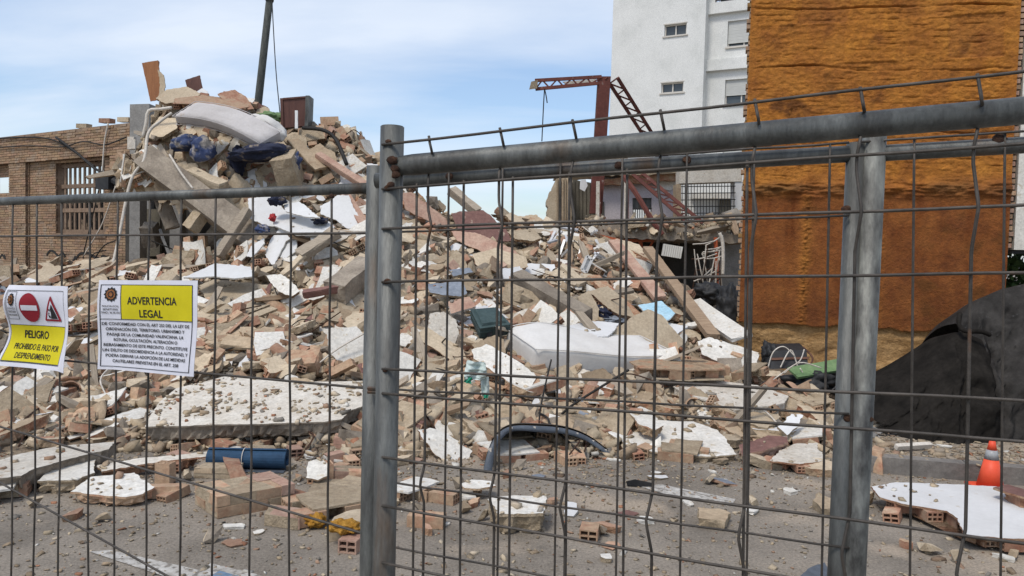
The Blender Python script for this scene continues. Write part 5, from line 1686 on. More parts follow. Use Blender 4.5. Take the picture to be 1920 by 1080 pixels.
for i in range(len(ap) - 1):
    for k in range(6):
        a = i * 7 + k
        sf.append((a, a + 1, a + 8, a + 7))
n0 = len(sv)
sv += [v + Vector((0, .004, .004)) for v in sv]
sf += [tuple(n0 + i for i in f[::-1]) for f in sf]
mesh_obj('inner_shell', sv, sf, 'arch_liner', arch, smooth=True)
for i in range(8, len(ap) - 5, 5):
    p = ap[i]
    MB().box(p + Vector((-.014, -.012, -.034)), (.028, 0, 0), (0, .008, 0), (0, 0, .03)).obj('clip', 'pale_pipe', arch)
mf = mesh_obj('plastic_strip', [P(x, y, Y) for Y in (5.25, 5.29) for x, y in [(1172, 902), (1190, 898), (1224, 905), (1226, 914), (1200, 913), (1175, 910)]], [(0, 1, 2, 3, 4, 5), (11, 10, 9, 8, 7, 6)] + [(i, i + 6, (i + 1) % 6 + 6, (i + 1) % 6) for i in range(6)], 'black_plastic')
mf.location += G(1200, 912) - P(1200, 912, 5.27)
tag(mf, 'black plastic strip flat on the asphalt', 'plastic strip')
gp = slab('torn_plastic', 'torn grey plastic panel at the bottom edge by the far post', 'panel', [(1500, 1080), (1515, 1066), (1546, 1054), (1560, 1078), (1556, 1100), (1505, 1100)], .012, 'grey_plastic', 'grey_plastic', None, z=.05, n=(.2, -.3, 1))
# traffic cone
cn_ = empty('traffic_cone', G(1856, 916), 'orange traffic cone with grey band by the kerb', 'cone')
landmark(G(1856, 916, .2), 'the traffic cone')
c0 = G(1856, 915)
def cone_r(t): return .094 * (1 - t) + .02 * t
for nm, t0, t1, m, ex in (('body', 0, .60, 'cone_orange', 0), ('reflective_band', .60, .80, 'cone_band', .0015), ('tip', .80, 1, 'cone_orange', 0)):
    MB().tube([c0 + Vector((0, 0, .012 + .36 * t0)), c0 + Vector((0, 0, .012 + .36 * t1))], [cone_r(t0) + ex, cone_r(t1) + ex], 28).obj(nm, m, cn_, True)
MB().box(c0 + Vector((-.125, -.125, 0)), (.25, 0, 0), (0, .25, 0), (0, 0, .014)).obj('base', 'cone_orange', cn_)

# ---- mid slope
slab('ribbed_panel', 'ribbed cream ceiling panel sloping behind the larger sign', 'panel', [(372, 536), (400, 524), (470, 530), (538, 540), (520, 566), (450, 592), (404, 600), (384, 560)], .06, 'cream_plaster', 'mortar', None, lm='the ribbed cream panel')
slab('board', 'crumpled white sheet above the ribbed cream panel', 'board', [(344, 520), (372, 508), (402, 494), (470, 500), (474, 518), (440, 522), (400, 518)], .02, 'white_board', 'white_plaster', None, n=(-.05, -.4, 1), D=10.3, lm='the crumpled white sheet')
slab('board', 'white board with brown thick edge left of the cream slab', 'board', [(498, 516), (526, 514), (546, 526), (562, 546), (546, 556), (522, 546)], .06, 'white_plaster', 'old_wood', None, n=(-.1, -.6, .8), D=9.9)
slab('wall_slab', 'rounded white slab leaning beside the double fence post', 'slab', [(612, 624), (622, 616), (668, 612), (696, 640), (700, 690), (676, 698), (650, 690), (618, 664)], .08, 'white_plaster', 'core', None, n=(.05, -.9, .6), D=8.3, lm='the rounded white slab')
wb = [([(465, 372), (518, 366), (536, 400), (534, 424), (500, 424), (470, 410)], 'square white board under the left rail, leaning on rags'),
      ([(512, 402), (528, 392), (560, 398), (612, 412), (628, 424), (614, 440), (556, 440), (516, 424)], 'long white board at the middle of the white board pile'),
      ([(532, 384), (560, 378), (584, 396), (600, 408), (572, 406), (536, 396)], 'narrow white board on top of the white board pile'),
      ([(600, 386), (632, 366), (654, 366), (676, 420), (680, 430), (650, 428), (630, 412), (602, 402)], 'large white sheet leaning right of the white board pile'),
      ([(496, 476), (508, 448), (524, 428), (560, 440), (536, 452), (512, 500)], 'white board standing on edge below the board pile'),
      ([(520, 480), (540, 452), (556, 450), (556, 470), (534, 486)], 'short white board beside the standing board'),
      ([(580, 442), (616, 440), (612, 452), (590, 458)], 'small white scrap at the foot of the board pile'),
      ([(470, 462), (494, 446), (496, 456), (474, 482), (462, 480)], 'narrow white strip at the left of the board pile')]
for i, (o_, l) in enumerate(wb):
    slab('board', l, 'board', o_, .02, 'white_board', 'white_plaster', None, n=[(.1, -.8, .6), (-.1, -.5, 1), (-.2, -.6, 1), (.1, -.9, .6), (-.5, -.8, .5), (-.4, -.8, .5), (0, -.5, 1), (-.4, -.7, .6)][i], D=[12.2, 11.7, 11.6, 12.1, 11.5, 11.4, 11.3, 11.5][i], lm='the white board pile' if i == 1 else None, group='white boards thrown on the slope')
slab('fallen_slab', 'brown maroon panel on the crest right of the corner post', 'panel', [(846, 402), (862, 396), (906, 394), (948, 428), (960, 452), (920, 450), (860, 432)], .05, 'maroon', 'old_wood', None, n=(.1, -.8, .6), D=12.3, lm='the maroon panel')
slab('brick_chunk', 'pink brick faced sheet sliding down below the maroon panel', 'panel', [(846, 432), (890, 436), (960, 466), (990, 490), (960, 500), (900, 470), (856, 450)], .06, 'pink_brick', 'core', 'dusty_terracotta', n=(.1, -.75, .7), D=11.8)
slab('fallen_slab', 'large smooth cream panel in the middle of the slope', 'panel', [(886, 476), (930, 464), (986, 482), (990, 500), (950, 510), (924, 512), (892, 496)], .07, 'cream_plaster', 'core_red', None, n=(.1, -.8, .7), D=11.2, lm='the smooth cream panel')
slab('fallen_slab', 'tilted cream panel just below the maroon panel crest', 'panel', [(950, 434), (1000, 430), (1016, 446), (1000, 452), (966, 448)], .07, 'cream_plaster', 'core', None, n=(.1, -.6, .8), D=12.6)
slab('roof_slab', 'long red brick roof slab sliding down behind corner post', 'slab', [(752, 362), (772, 360), (836, 410), (846, 428), (820, 424), (760, 392)], .12, 'pink_brick', 'core_red', 'terracotta', n=(.2, -.8, .6), D=12.4, lm='the red roof slab')
beam('concrete_beam', 'thick grey concrete beam half buried in the central slope', 'beam', P(968, 520, 10.6), P(1100, 596, 9.6), .22, .2, 'concrete', lm='the half buried beam')
beam('concrete_beam', 'wooden beam sticking up from the crest beside the gap', 'beam', P(846, 356, 13), P(896, 398, 12.8), .16, .14, 'grey_wood')
slab('tile_sheet', 'blue grey tiled sheet behind the corner post', 'tile', [(800, 532), (868, 528), (876, 548), (868, 556), (806, 548)], .03, 'blue_tile', 'mortar', None, n=(0, -.6, .9), D=9.8, lm='the blue tiled sheet')
slab('tile_sheet', 'smaller blue grey tile above the tiled sheet', 'tile', [(842, 506), (880, 502), (888, 510), (850, 518)], .03, 'blue_tile', 'mortar', None, n=(0, -.5, 1), D=10.5)
slab('fallen_slab', 'tall cream slab leaning left of the green tool box', 'panel', [(802, 640), (806, 588), (832, 584), (856, 600), (860, 628), (846, 656)], .05, 'white_plaster_dirty', 'mortar', None, n=(.1, -.9, .5), D=8.8, lm='the leaning cream slab')
slab('fallen_slab', 'long cream slab sloping down right of the corner post', 'panel', [(786, 622), (800, 612), (870, 656), (876, 680), (862, 684), (790, 640)], .09, 'cream_plaster', 'core_red', 'terracotta', n=(.3, -.6, .8), D=8.3)
slab('fallen_slab', 'pink and white patterned shard above the leaning cream slab', 'tile', [(838, 566), (880, 556), (892, 574), (866, 582), (846, 588)], .03, 'pink_brick', 'white_plaster', None, n=(0, -.6, .8), D=9.1)
slab('fallen_slab', 'square cream wall piece left of the green box foot', 'panel', [(884, 646), (928, 628), (944, 636), (948, 662), (900, 664)], .08, 'tan_plaster', 'core_red', None, n=(.2, -.7, .7), D=8.3)
slab('fallen_slab', 'tilted cream slab below the white mattress at left', 'panel', [(1040, 690), (1064, 684), (1086, 720), (1076, 744), (1060, 748), (1046, 720)], .08, 'cream_plaster', 'core', None, n=(.3, -.9, .3), D=7.9)
slab('fallen_slab', 'brownish slab fallen under the mattress middle', 'panel', [(1088, 700), (1130, 690), (1150, 706), (1130, 728), (1104, 734)], .07, 'tan_plaster', 'core', None, n=(-.2, -.9, .3), D=8.0)
beam('plank', 'long dark brown plank leaning from the broken floor down right', 'plank', P(1214, 466, 13.4), P(1338, 632, 9.8), .17, .08, 'old_wood', lm='the long brown plank')
beam('plank', 'long white faced board along the orange wall foot', 'plank', P(1296, 566, 11.4), P(1392, 634, 9.7), .30, .05, 'white_plaster', lm='the white faced board', upv=(0, -1, .4))
beam('plank', 'cream plank leaning left of the long brown plank', 'plank', P(1150, 452, 13.2), P(1238, 560, 11.2), .20, .07, 'pink_brick')
beam('plank', 'red edged cream plank in the right slope', 'plank', P(1112, 520, 11.6), P(1196, 600, 10.2), .2, .08, 'core_red')
beam('plank', 'pale batten crossing the slope below the red truss', 'plank', P(1144, 552, 10.8), P(1186, 544, 10.9), .1, .05, 'grey_wood')
slab('fallen_slab', 'cream slab standing left of the navy cloth bundle', 'panel', [(1084, 556), (1104, 544), (1124, 580), (1122, 600), (1100, 604), (1086, 586)], .08, 'cream_plaster', 'core', None, n=(.2, -.9, .4), D=9.9)
slab('fallen_slab', 'large cream slab above the tilted cream panel', 'panel', [(1104, 546), (1140, 536), (1170, 560), (1190, 594), (1160, 590), (1130, 570)], .08, 'cream_plaster', 'core_red', None, n=(.1, -.7, .7), D=10.1)
# window frames and aluminium profiles
rf = random.Random(31)
for i in range(14):
    x, y = rf.uniform(1040, 1135), rf.uniform(425, 500)
    Y = 12.2 + (500 - y) / 60
    loose(beam('window_profile', '', 'profile', P(x, y, Y), P(x + rf.uniform(-45, 40), y + rf.uniform(-22, 45), Y - .2), .045, .035, 'aluminium', jitter=.003), 'white aluminium bar', 'profile', 'white window bars in the heap')
wf = empty('broken_window', P(1095, 490, 12), 'small white window sash standing among the window bars', 'window')
for a, b in (((1090, 505), (1101, 480)), ((1101, 480), (1110, 486)), ((1110, 486), (1099, 511)), ((1099, 511), (1090, 505))):
    MB().bar(P(*a, 11.8), P(*b, 11.8), .04, .05, upv=(0, 1, 0)).obj('sash_bar', 'white_board', wf)
MB().prism([P(x, y, 11.82) for x, y in ((1092, 504), (1101, 483), (1108, 487), (1099, 508))], Vector((0, .01, 0))).obj('pane', 'aluminium', wf)
# green tool box
tb = empty('tool_box', P(915, 640, 8.7), 'dark green plastic case half buried above the mattress', 'case')
landmark(P(915, 610, 8.7), 'the green case')
def tbp(x, y, Y): return P(x, y, Y)
bxv = [tbp(890, 610, 8.55), tbp(900, 622, 8.45), tbp(952, 624, 8.45), tbp(950, 618, 8.7), tbp(884, 578, 8.75), tbp(903, 574, 8.95), tbp(934, 578, 8.95), tbp(956, 604, 8.75)]
lid = [P(882, 580, 8.85), P(930, 576, 9.0), P(958, 608, 8.75), P(900, 616, 8.6)]
lidn = Vector((.0, -.55, .75)).normalized()
MB().hexa([p - lidn * .16 for p in lid] + lid).obj('shell', 'green_plastic', tb)
cl_ = sum(lid, Vector()) / 4
MB().hexa([cl_ + (p - cl_) * .82 + lidn * .001 for p in lid] + [cl_ + (p - cl_) * .72 + lidn * .03 for p in lid]).obj('lid', 'green_plastic', tb)
MB().hexa([cl_ + (p - cl_) * 1.04 - lidn * .075 for p in lid] + [cl_ + (p - cl_) * 1.04 - lidn * .055 for p in lid]).obj('rim', 'green_plastic', tb)
for f in (.3, .7):
    q = lid[3].lerp(lid[2], f) - lidn * .1
    MB().box(q + Vector((-.03, -.02, -.03)), (.06, 0, 0), (0, .03, 0), (0, 0, .07)).obj('latch', 'black_plastic', tb)
# rags and bags
blob('cloth_bundle', 'navy cloth bundle left of the light blue plastic', 'cloth', P(1130, 588, 10.1), .16, .14, .09, 'navy_cloth', .5, 4, rot=.6)
blob('cloth_bundle', 'grey blue rug fold beside the navy cloth bundle', 'cloth', P(1150, 600, 10.0), .14, .1, .05, 'blue_tile', .5, 4)
slab('plastic_sheet', 'light blue plastic sheet above the tilted cream panel', 'plastic sheet', [(1196, 572), (1240, 564), (1266, 588), (1250, 602), (1216, 590)], .02, 'sky_plastic', 'white_board', None, n=(0, -.4, 1), D=10.2)
slab('board', 'white crumpled sheet behind the mattress', 'board', [(1062, 612), (1110, 602), (1160, 606), (1140, 630), (1110, 632)], .02, 'white_board', 'white_board', None, n=(0, -.3, 1), D=9.2)
slab('board', 'white plastic sheet left of the light blue plastic', 'board', [(1200, 590), (1230, 600), (1290, 612), (1270, 626), (1220, 612)], .02, 'white_board', 'white_board', None, n=(0, -.4, 1), D=10.0)
blob('blue_bag', 'dusty grey blue bag under the upper mattress, left one', 'bag', P(350, 268, 12.95), .24, .2, .14, 'blue_cloth', .28, 2.6, rot=-.3)
blob('blue_bag', 'bright blue bag under the upper mattress, right one', 'bag', P(380, 280, 12.85), .22, .2, .2, 'blue_cloth', .28, 2.6, rot=.7, lm='the bright blue bag')
blob('navy_bedding', 'dark navy bedding below the right end of the upper mattress', 'bedding', P(486, 286, 12.7), .50, .3, .14, 'navy_cloth', .35, 3, rot=-.12)
blob('navy_bedding', 'navy cloth hanging left of the dark bedding', 'bedding', P(447, 300, 13.0), .13, .2, .24, 'navy_cloth', .35, 3)
blob('cloth_bundle', 'dark blue rag near the rail right of the bedding', 'cloth', P(548, 312, 12.7), .12, .14, .22, 'blue_cloth', .4, 4, rot=.4)
blob('cloth_bundle', 'dark blue rag on top of the white board pile', 'cloth', P(520, 376, 11.8), .12, .12, .08, 'navy_cloth', .5, 4)
blob('cloth_bundle', 'bright blue rag under the square white board', 'cloth', P(492, 430, 11.6), .10, .1, .07, 'blue_cloth', .5, 4)
blob('cloth_bundle', 'small red rag beside the square white board', 'cloth', P(511, 408, 11.7), .05, .06, .06, 'red_cloth', .5, 4)
blob('cloth_bundle', 'dark rag below the narrow white board', 'cloth', P(600, 414, 11.5), .12, .1, .05, 'navy_cloth', .5, 4)
blob('plastic_bottle', 'crushed clear plastic bottle below the smaller sign', 'bottle', P(70, 748, 7.2), .09, .06, .04, 'paper', .3, 4, rot=.5)
blob('plastic_bag', 'white round plastic tub at the left edge of the heap', 'tub', P(40, 812, 6.6), .12, .12, .09, 'white_board', .12, 2)
# cloth knotted on the slab edge
kc = empty('knotted_cloth', P(893, 745, 7.2), 'pale green cloth hanging over the hollow cell slab', 'cloth')
landmark(P(893, 715, 7.2), 'the pale green cloth')
def cl_sheet(name, m, pxs, Y, amp, seed):
    nx_, ny__ = 12, 14
    vs, fs = [], []
    (tl, tr, br, bl) = pxs
    for j in range(ny__ + 1):
        for i in range(nx_ + 1):
            u, v = i / nx_, j / ny__
            x = (tl[0] * (1 - u) + tr[0] * u) * (1 - v) + (bl[0] * (1 - u) + br[0] * u) * v
            y = (tl[1] * (1 - u) + tr[1] * u) * (1 - v) + (bl[1] * (1 - u) + br[1] * u) * v
            q = P(x + 1.5 * noise.noise(Vector((u * 3, v * 3, seed + 5))), y, Y)
            q.y += amp * math.sin(u * 9 + v * 3 + seed) + amp * noise.noise(Vector((u * 4, v * 4, seed)))
            vs.append(q)
    for j in range(ny__):
        for i in range(nx_):
            k = j * (nx_ + 1) + i
            fs.append((k, k + nx_ + 1, k + nx_ + 2, k + 1))
    n0 = len(vs)
    vs += [v + Vector((0, .006, 0)) for v in vs]
    fs += [tuple(n0 + q for q in f[::-1]) for f in fs]
    mesh_obj(name, vs, fs, m, kc, smooth=True)
cl_sheet('fold', 'pale_cloth', [(876, 676), (910, 680), (914, 702), (870, 700)], 7.2, .03, 1)
cl_sheet('fold', 'pale_cloth', [(870, 698), (914, 700), (908, 712), (872, 712)], 7.14, .025, 2)
cl_sheet('tail', 'pale_cloth', [(900, 708), (916, 706), (918, 742), (904, 744)], 7.16, .015, 3)
cl_sheet('hem', 'green_cloth', [(871, 706), (886, 708), (882, 720), (870, 717)], 7.12, .01, 4)
cl_sheet('hem', 'green_cloth', [(906, 738), (918, 737), (914, 747), (907, 746)], 7.13, .006, 5)
# black bag, green board and odds at the foot of the orange wall
sb = empty('leather_bag', P(1478, 690, 8.9), 'black leather bag with brown trim on the right heap', 'bag')
landmark(P(1478, 675, 8.9), 'the black leather bag')
f0, f1, f2, f3 = P(1444, 692, 8.8), P(1516, 690, 8.8), P(1512, 656, 8.95), P(1450, 658, 8.95)
bv = Vector((0.02, .28, .05))
MB().hexa([f0, f1, f1 + bv, f0 + bv, f3, f2, f2 + bv, f3 + bv]).obj('body', 'black_plastic', sb)
MB().box(f0.lerp(f3, .5) + Vector((-.01, -.016, 0)), (f1 - f0) * .98, (f3 - f0) * .12, (0, .01, 0)).obj('trim', 'brown_leather', sb)
MB().tube(curve_pts([f1 + Vector((.01, 0, .02)), f1.lerp(f2, .6) + Vector((.05, -.03, 0)), f2 + Vector((0, .1, .02))], 6), .012, 6).obj('piping', 'brown_leather', sb)
MB().tube(curve_pts([f0.lerp(f1, .25) + Vector((0, -.02, .02)), f0.lerp(f2, .5) + Vector((0, -.06, .12)), f0.lerp(f1, .7) + Vector((0, -.02, .02))], 6), .008, 6).obj('strap', 'pale_pipe', sb)
beam('plank', 'green painted board right of the black leather bag', 'plank', P(1486, 700, 8.5), P(1590, 682, 8.7), .20, .03, 'green_paint', lm='the green board', jitter=.005)
blob('black_debris', 'black crumpled plastic under the green board', 'debris', P(1530, 715, 8.6), .28, .2, .14, 'black_plastic', .6, 4)
blob('black_debris', 'black crumpled plastic left of the leather bag', 'debris', P(1444, 665, 9.1), .10, .12, .14, 'black_plastic', .5, 4)
blob('black_debris', 'dark scorched bundle at the foot of the grey wall', 'debris', P(1368, 580, 12.0), .22, .2, .36, 'black_plastic', .5, 4)
blob('black_debris', 'dark tyre like bundle left of the red column foot', 'debris', P(1330, 552, 13.2), .26, .2, .2, 'black_plastic', .4, 4)
for i, pts in enumerate([[(1440, 690), (1450, 660), (1470, 650), (1490, 668)], [(1500, 690), (1520, 720), (1550, 735), (1570, 722)], [(1470, 700), (1500, 680), (1540, 690)], [(1450, 712), (1480, 690), (1500, 676), (1508, 655)]]):
    cable('loose_wire', ['pale wire looped left of the leather bag', 'white wire curling under the green board', 'grey wire along the green board', 'thin wire crossing the leather bag'][i], [P(x, y, 8.6 - .1 * i) for x, y in pts], .007, 'pale_pipe')

# ---- the tall heap at the left
beam('concrete_beam', 'massive cracked concrete beam slanting under the tall heap', 'beam', P(276, 300, 12.95), P(500, 466, 12.3), .42, .46, 'concrete', lm='the slanting concrete beam', upv=(0, -1, .5), jitter=.03)
for i, (a, b, w_, h_, m, l) in enumerate([((402, 366, 12.6), (356, 432, 12.4), .22, .2, 'mortar', 'short broken joist hanging below the left fence rail'),
        ((466, 392, 12.1), (408, 482, 11.8), .14, .12, 'grey_wood', 'long timber propped right of the hanging joist'),
        ((302, 372, 13.2), (324, 428, 13.1), .24, .08, 'concrete', 'flat concrete piece dangling in the dark opening'),
        ((270, 440, 13.4), (296, 440, 13.4), .3, .4, 'concrete', 'square concrete block hanging inside the dark opening'),
        ((300, 430, 13.3), (322, 492, 13.0), .05, .05, 'grey_concrete', 'thin slanted prop in the dark opening'),
        ((262, 350, 13.0), (290, 330, 13.0), .3, .3, 'mortar', 'rounded masonry lump under the beam at left'),
        ((520, 322, 12.7), (560, 316, 12.7), .5, .55, 'mortar', 'big yellow stone block at the rail in the tall heap'),
        ((560, 480, 10.9), (632, 434, 11.2), .24, .12, 'grey_wood', 'thick weathered timber sloping in front of the white boards'),
        ((530, 516, 10.6), (588, 462, 11.0), .1, .06, 'cream_plaster', 'narrow cream batten left of the thick weathered timber'),
        ((628, 550, 9.6), (690, 500, 10.3), .3, .28, 'concrete', 'yellowish concrete wedge beside the double fence post'),
        ((568, 552, 9.5), (640, 540, 9.6), .08, .1, 'maroon', 'red brown brick strip below the concrete wedge'),
        ((548, 262, 13.3), (602, 318, 12.9), .22, .06, 'tan_plaster', 'tan board leaning across the tall heap'),
        ((596, 290, 13.1), (690, 352, 12.4), .14, .1, 'pink_brick', 'pink painted beam end right of the tall heap'),
        ((640, 352, 12.6), (684, 424, 12.0), .16, .06, 'pink_brick', 'pink brick strip leaning by the large white sheet'),
        ((452, 262, 13.0), (520, 302, 12.7), .12, .08, 'cream_plaster', 'pale beam lying over the navy bedding'),
        ((356, 322, 12.8), (420, 350, 12.5), .2, .14, 'cream_plaster', 'cream broken ledge above the slanting beam'),
        ((420, 640, 8.6), (520, 650, 8.5), .22, .06, 'tan_plaster', 'thin tan ledge slab over the dark gap'),
        ((540, 680, 8.1), (600, 678, 8.1), .3, .16, 'dusty_terracotta', 'brick ledge with open cells above the huge slab')]):
    beam('broken_beam' if 'slab' not in l and 'ledge' not in l else 'ledge_piece', l, 'beam', P(*a), P(*b), w_, h_, m, jitter=.02)
slab('door_leaf', 'brown wooden door standing upright at the top left of the heap', 'door', [(266, 118), (296, 113), (302, 168), (303, 186), (282, 190)], .045, 'door_wood', 'door_wood', None, n=(-.2, -1, .05), D=14.2, lm='the upright brown door', jagamp=.004)
slab('plaster_slab', 'torn plaster clinging to the upright brown door', 'plaster', [(296, 130), (306, 140), (310, 160), (306, 185), (296, 188), (300, 160)], .05, 'cream_plaster', 'mortar', None, n=(-.1, -1, .1), D=14.1)
slab('door_leaf', 'dark red door piece standing on the heap crest', 'door', [(347, 150), (374, 141), (380, 166), (368, 172), (352, 168)], .045, 'dark_door_wood', 'dark_door_wood', None, n=(-.1, -1, .1), D=14.5, jagamp=.004, lm='the dark red door piece')
dk = empty('cupboard', P(552, 240, 14.0), 'dark brown cupboard standing on the crest', 'cupboard')
landmark(P(552, 210, 14), 'the dark cupboard')
for nm, q, dd in (('door_panel', [(529, 186), (573, 183), (571, 236), (531, 240)], .03), ):
    MB().prism([P(x, y, 13.87) for x, y in q], Vector((0, .03, 0))).obj(nm, 'dark_door_wood', dk)
MB().prism([P(x, y, 13.85) for x, y in [(573, 179), (580, 179), (578, 236), (571, 236)]], Vector((0, .3, 0))).obj('side_panel', 'galvanised', dk)
MB().prism([P(x, y, 13.85) for x, y in [(525, 184), (530, 184), (532, 240), (527, 240)]], Vector((0, .3, 0))).obj('side_panel', 'dark_door_wood', dk)
MB().prism([P(x, y, 13.85) for x, y in [(530, 183.5), (573, 180), (573, 183), (530, 187)]], Vector((0, .3, 0))).obj('top_panel', 'dark_door_wood', dk)
beam('plank', 'white upright batten before the dark cupboard', 'plank', P(556, 242, 13.6), P(556, 208, 13.7), .05, .05, 'white_board', jitter=.003)
slab('fallen_slab', 'cream plaster sheet lying on the top of the tall heap', 'panel', [(292, 184), (312, 168), (350, 162), (376, 176), (360, 188), (310, 194)], .07, 'cream_plaster', 'core', None, n=(-.05, -.7, .8), D=13.9, lm='the cream sheet on the crest')
slab('brick_chunk', 'hollow brick row lying above the upper mattress', 'masonry chunk', [(328, 184), (376, 178), (440, 186), (468, 200), (440, 206), (380, 196), (330, 194)], .12, 'dusty_terracotta', 'core_red', 'terracotta', n=(0, -.5, 1), D=13.5)
slab('brick_chunk', 'ragged brick piece at the crest right of the hollow row', 'masonry chunk', [(408, 176), (440, 168), (462, 182), (476, 204), (450, 206), (420, 190)], .10, 'terracotta', 'core_red', 'terracotta', n=(.3, -.7, .8), D=13.8)
slab('fallen_slab', 'tan square slab in the face of the tall heap', 'panel', [(578, 282), (600, 268), (628, 286), (632, 304), (606, 314), (584, 296)], .07, 'tan_plaster', 'core', None, n=(.1, -.8, .6), D=13.1)
slab('fallen_slab', 'yellowish rough slab left of the tan square slab', 'panel', [(530, 262), (552, 250), (574, 258), (576, 280), (556, 284)], .09, 'mortar', 'mortar', None, n=(.1, -.8, .6), D=13.3)
slab('fallen_slab', 'cream slab under the white pipes in the tall heap', 'panel', [(276, 244), (300, 218), (330, 222), (332, 240), (306, 256), (280, 258)], .08, 'cream_plaster', 'mortar', None, n=(-.1, -.7, .7), D=13.35)
cable('bent_pipe', 'white bent pipe frame at the heap left shoulder', [P(268, 258, 13.3), P(274, 232, 13.3), P(279, 208, 13.3), P(300, 205, 13.3), P(322, 202, 13.3)], .03, 'pale_pipe', 'pipe', n=3)
cable('bent_pipe', 'long white pipe running down from the upper mattress', [P(322, 212, 13.1), P(300, 228, 13.0), P(278, 250, 12.9), P(270, 300, 12.7), P(245, 340, 12.6), P(222, 450, 12.4), P(206, 520, 12.2)], .028, 'pale_pipe', 'pipe')
cable('bent_pipe', 'thin pale pipe slanting over the slanting beam', [P(318, 290, 12.6), P(340, 325, 12.4), P(362, 354, 12.3)], .018, 'pale_pipe', 'pipe')
cable('bent_pipe', 'black bent hose over the right crest of the tall heap', [P(568, 240, 13.6), P(606, 244, 13.4), P(630, 262, 13.3), P(650, 308, 13.0)], .035, 'cable', 'hose')
# leaning utility pole and stay wire
pole = empty('utility_pole', P(482, 215, 15.5), 'leaning grey utility pole rising behind the tall heap', 'pole')
landmark(P(490, 120, 15.5), 'the utility pole')
pb, pt = P(480, 230, 15.5), P(512, -60, 15.0)
pb2 = pb - (pt - pb).normalized() * 3.6
MB().tube([pb2, pb, pt], [.085, .08, .066], 14).obj('shaft', 'weathered_pole', pole, True)
MB().tube([P(505, 2, 15.1), P(506.5, -8, 15.1)], .085, 14).obj('collar', 'galvanised', pole, True)
cable('stay_wire', 'thin black stay wire right of the utility pole', [P(508, -40, 15), P(513, 60, 15), P(518, 140, 14.9), P(525, 212, 14.6)], .010)
blob('cloth_bundle', 'green and yellow cloth scrap at the foot of the utility pole', 'cloth', P(508, 220, 14.1), .28, .12, .10, 'green_paint', .5, 4)

# ---- black shade netting thrown over something at the right
tp = empty('black_tarpaulin', G(1780, 850, .13), 'black netting sheet draped over a mound behind the traffic cone', 'tarpaulin')
landmark(P(1780, 740, 7.2), 'the black netting')
def drape(name, m, cols, seed, amp):
    """cols: px, top y, bottom y, depth of the top, depth of the foot; the sheet goes up the front and down the back"""
    ny__ = 64
    cs = []
    for i in range(len(cols) - 1):
        for k in range(12):
            t = k / 12
            cs.append([a * (1 - t) + b * t for a, b in zip(cols[i], cols[i + 1])])
    cs.append(list(cols[-1]))
    vs, fs = [], []
    for i, (x, yt, yb_, Yt, Yf) in enumerate(cs):
        top = P(x, yt, Yt); foot = P(x, yb_, Yf)
        for j in range(ny__ + 1):
            t = j / ny__
            if t <= .6:
                s = t / .6
                p = foot.lerp(top, s)
                p.y += -.22 * math.sin(math.pi * s) * 0 + .18 * math.sin(math.pi * s) * -0.6
            else:
                s = (t - .6) / .4
                p = top.lerp(Vector((top.x, top.y + 1.2, .14)), s)
                p.z += .25 * math.sin(math.pi * s)
            fi, fj = i * .5, j * .4
            f = noise.fractal(Vector((fi * .13, fj * .22, seed)), 1, 2, 4) * amp + .5 * amp * math.sin(fi * .55 + fj * .16 + 2 * noise.noise(Vector((fi * .08, fj * .1, seed))))
            f += amp * .8 * (.35 - abs(noise.fractal(Vector((fi * .30 + fj * .14, fj * .42 - fi * .16, seed + 4)), .9, 2, 4)))
            p += Vector((0.2 * f, -f, .25 * f)) * math.sin(math.pi * min(1, t / .6 * .9 + .1)) if 0 < j else Vector((0, 0, 0))
            vs.append(p)
    for i in range(len(cs) - 1):
        for j in range(ny__):
            a = i * (ny__ + 1) + j
            fs.append((a, a + ny__ + 1, a + ny__ + 2, a + 1))
    n0 = len(vs)
    vs += [v + Vector((0, .008, -.004)) for v in vs]
    fs += [tuple(n0 + q for q in f[::-1]) for f in fs]
    return mesh_obj(name, vs, fs, m, tp, smooth=True)
drape('front_sheet', 'tarp', [(1638, 786, 800, 7.2, 7.1), (1660, 768, 822, 7.2, 6.9), (1700, 724, 834, 7.3, 6.75), (1750, 668, 842, 7.35, 6.65), (1784, 630, 845, 7.4, 6.6), (1810, 622, 846, 7.4, 6.6), (1850, 640, 848, 7.45, 6.65), (1872, 690, 850, 7.5, 6.75)], 3, .075)
drape('rear_sheet', 'tarp_dusty', [(1796, 606, 850, 7.75, 7.0), (1802, 588, 850, 7.8, 6.95), (1830, 562, 850, 7.8, 6.9), (1880, 540, 850, 7.75, 6.8), (1940, 526, 852, 7.7, 6.75), (2040, 520, 855, 7.7, 6.7), (2160, 560, 860, 7.6, 6.6)], 8, .15)
cable('edge_cord', 'folded black hem cord on the netting', [P(1800, 588, 7.5), P(1798, 606, 7.4), P(1808, 620, 7.3), P(1840, 622, 7.28), P(1856, 628, 7.3)], .022, 'tarp')
beam('plank', 'pale pipe lying before the black netting', 'pipe', G(1680, 838, .17), G(1745, 834, .17), .04, .04, 'pale_pipe', jitter=.002)

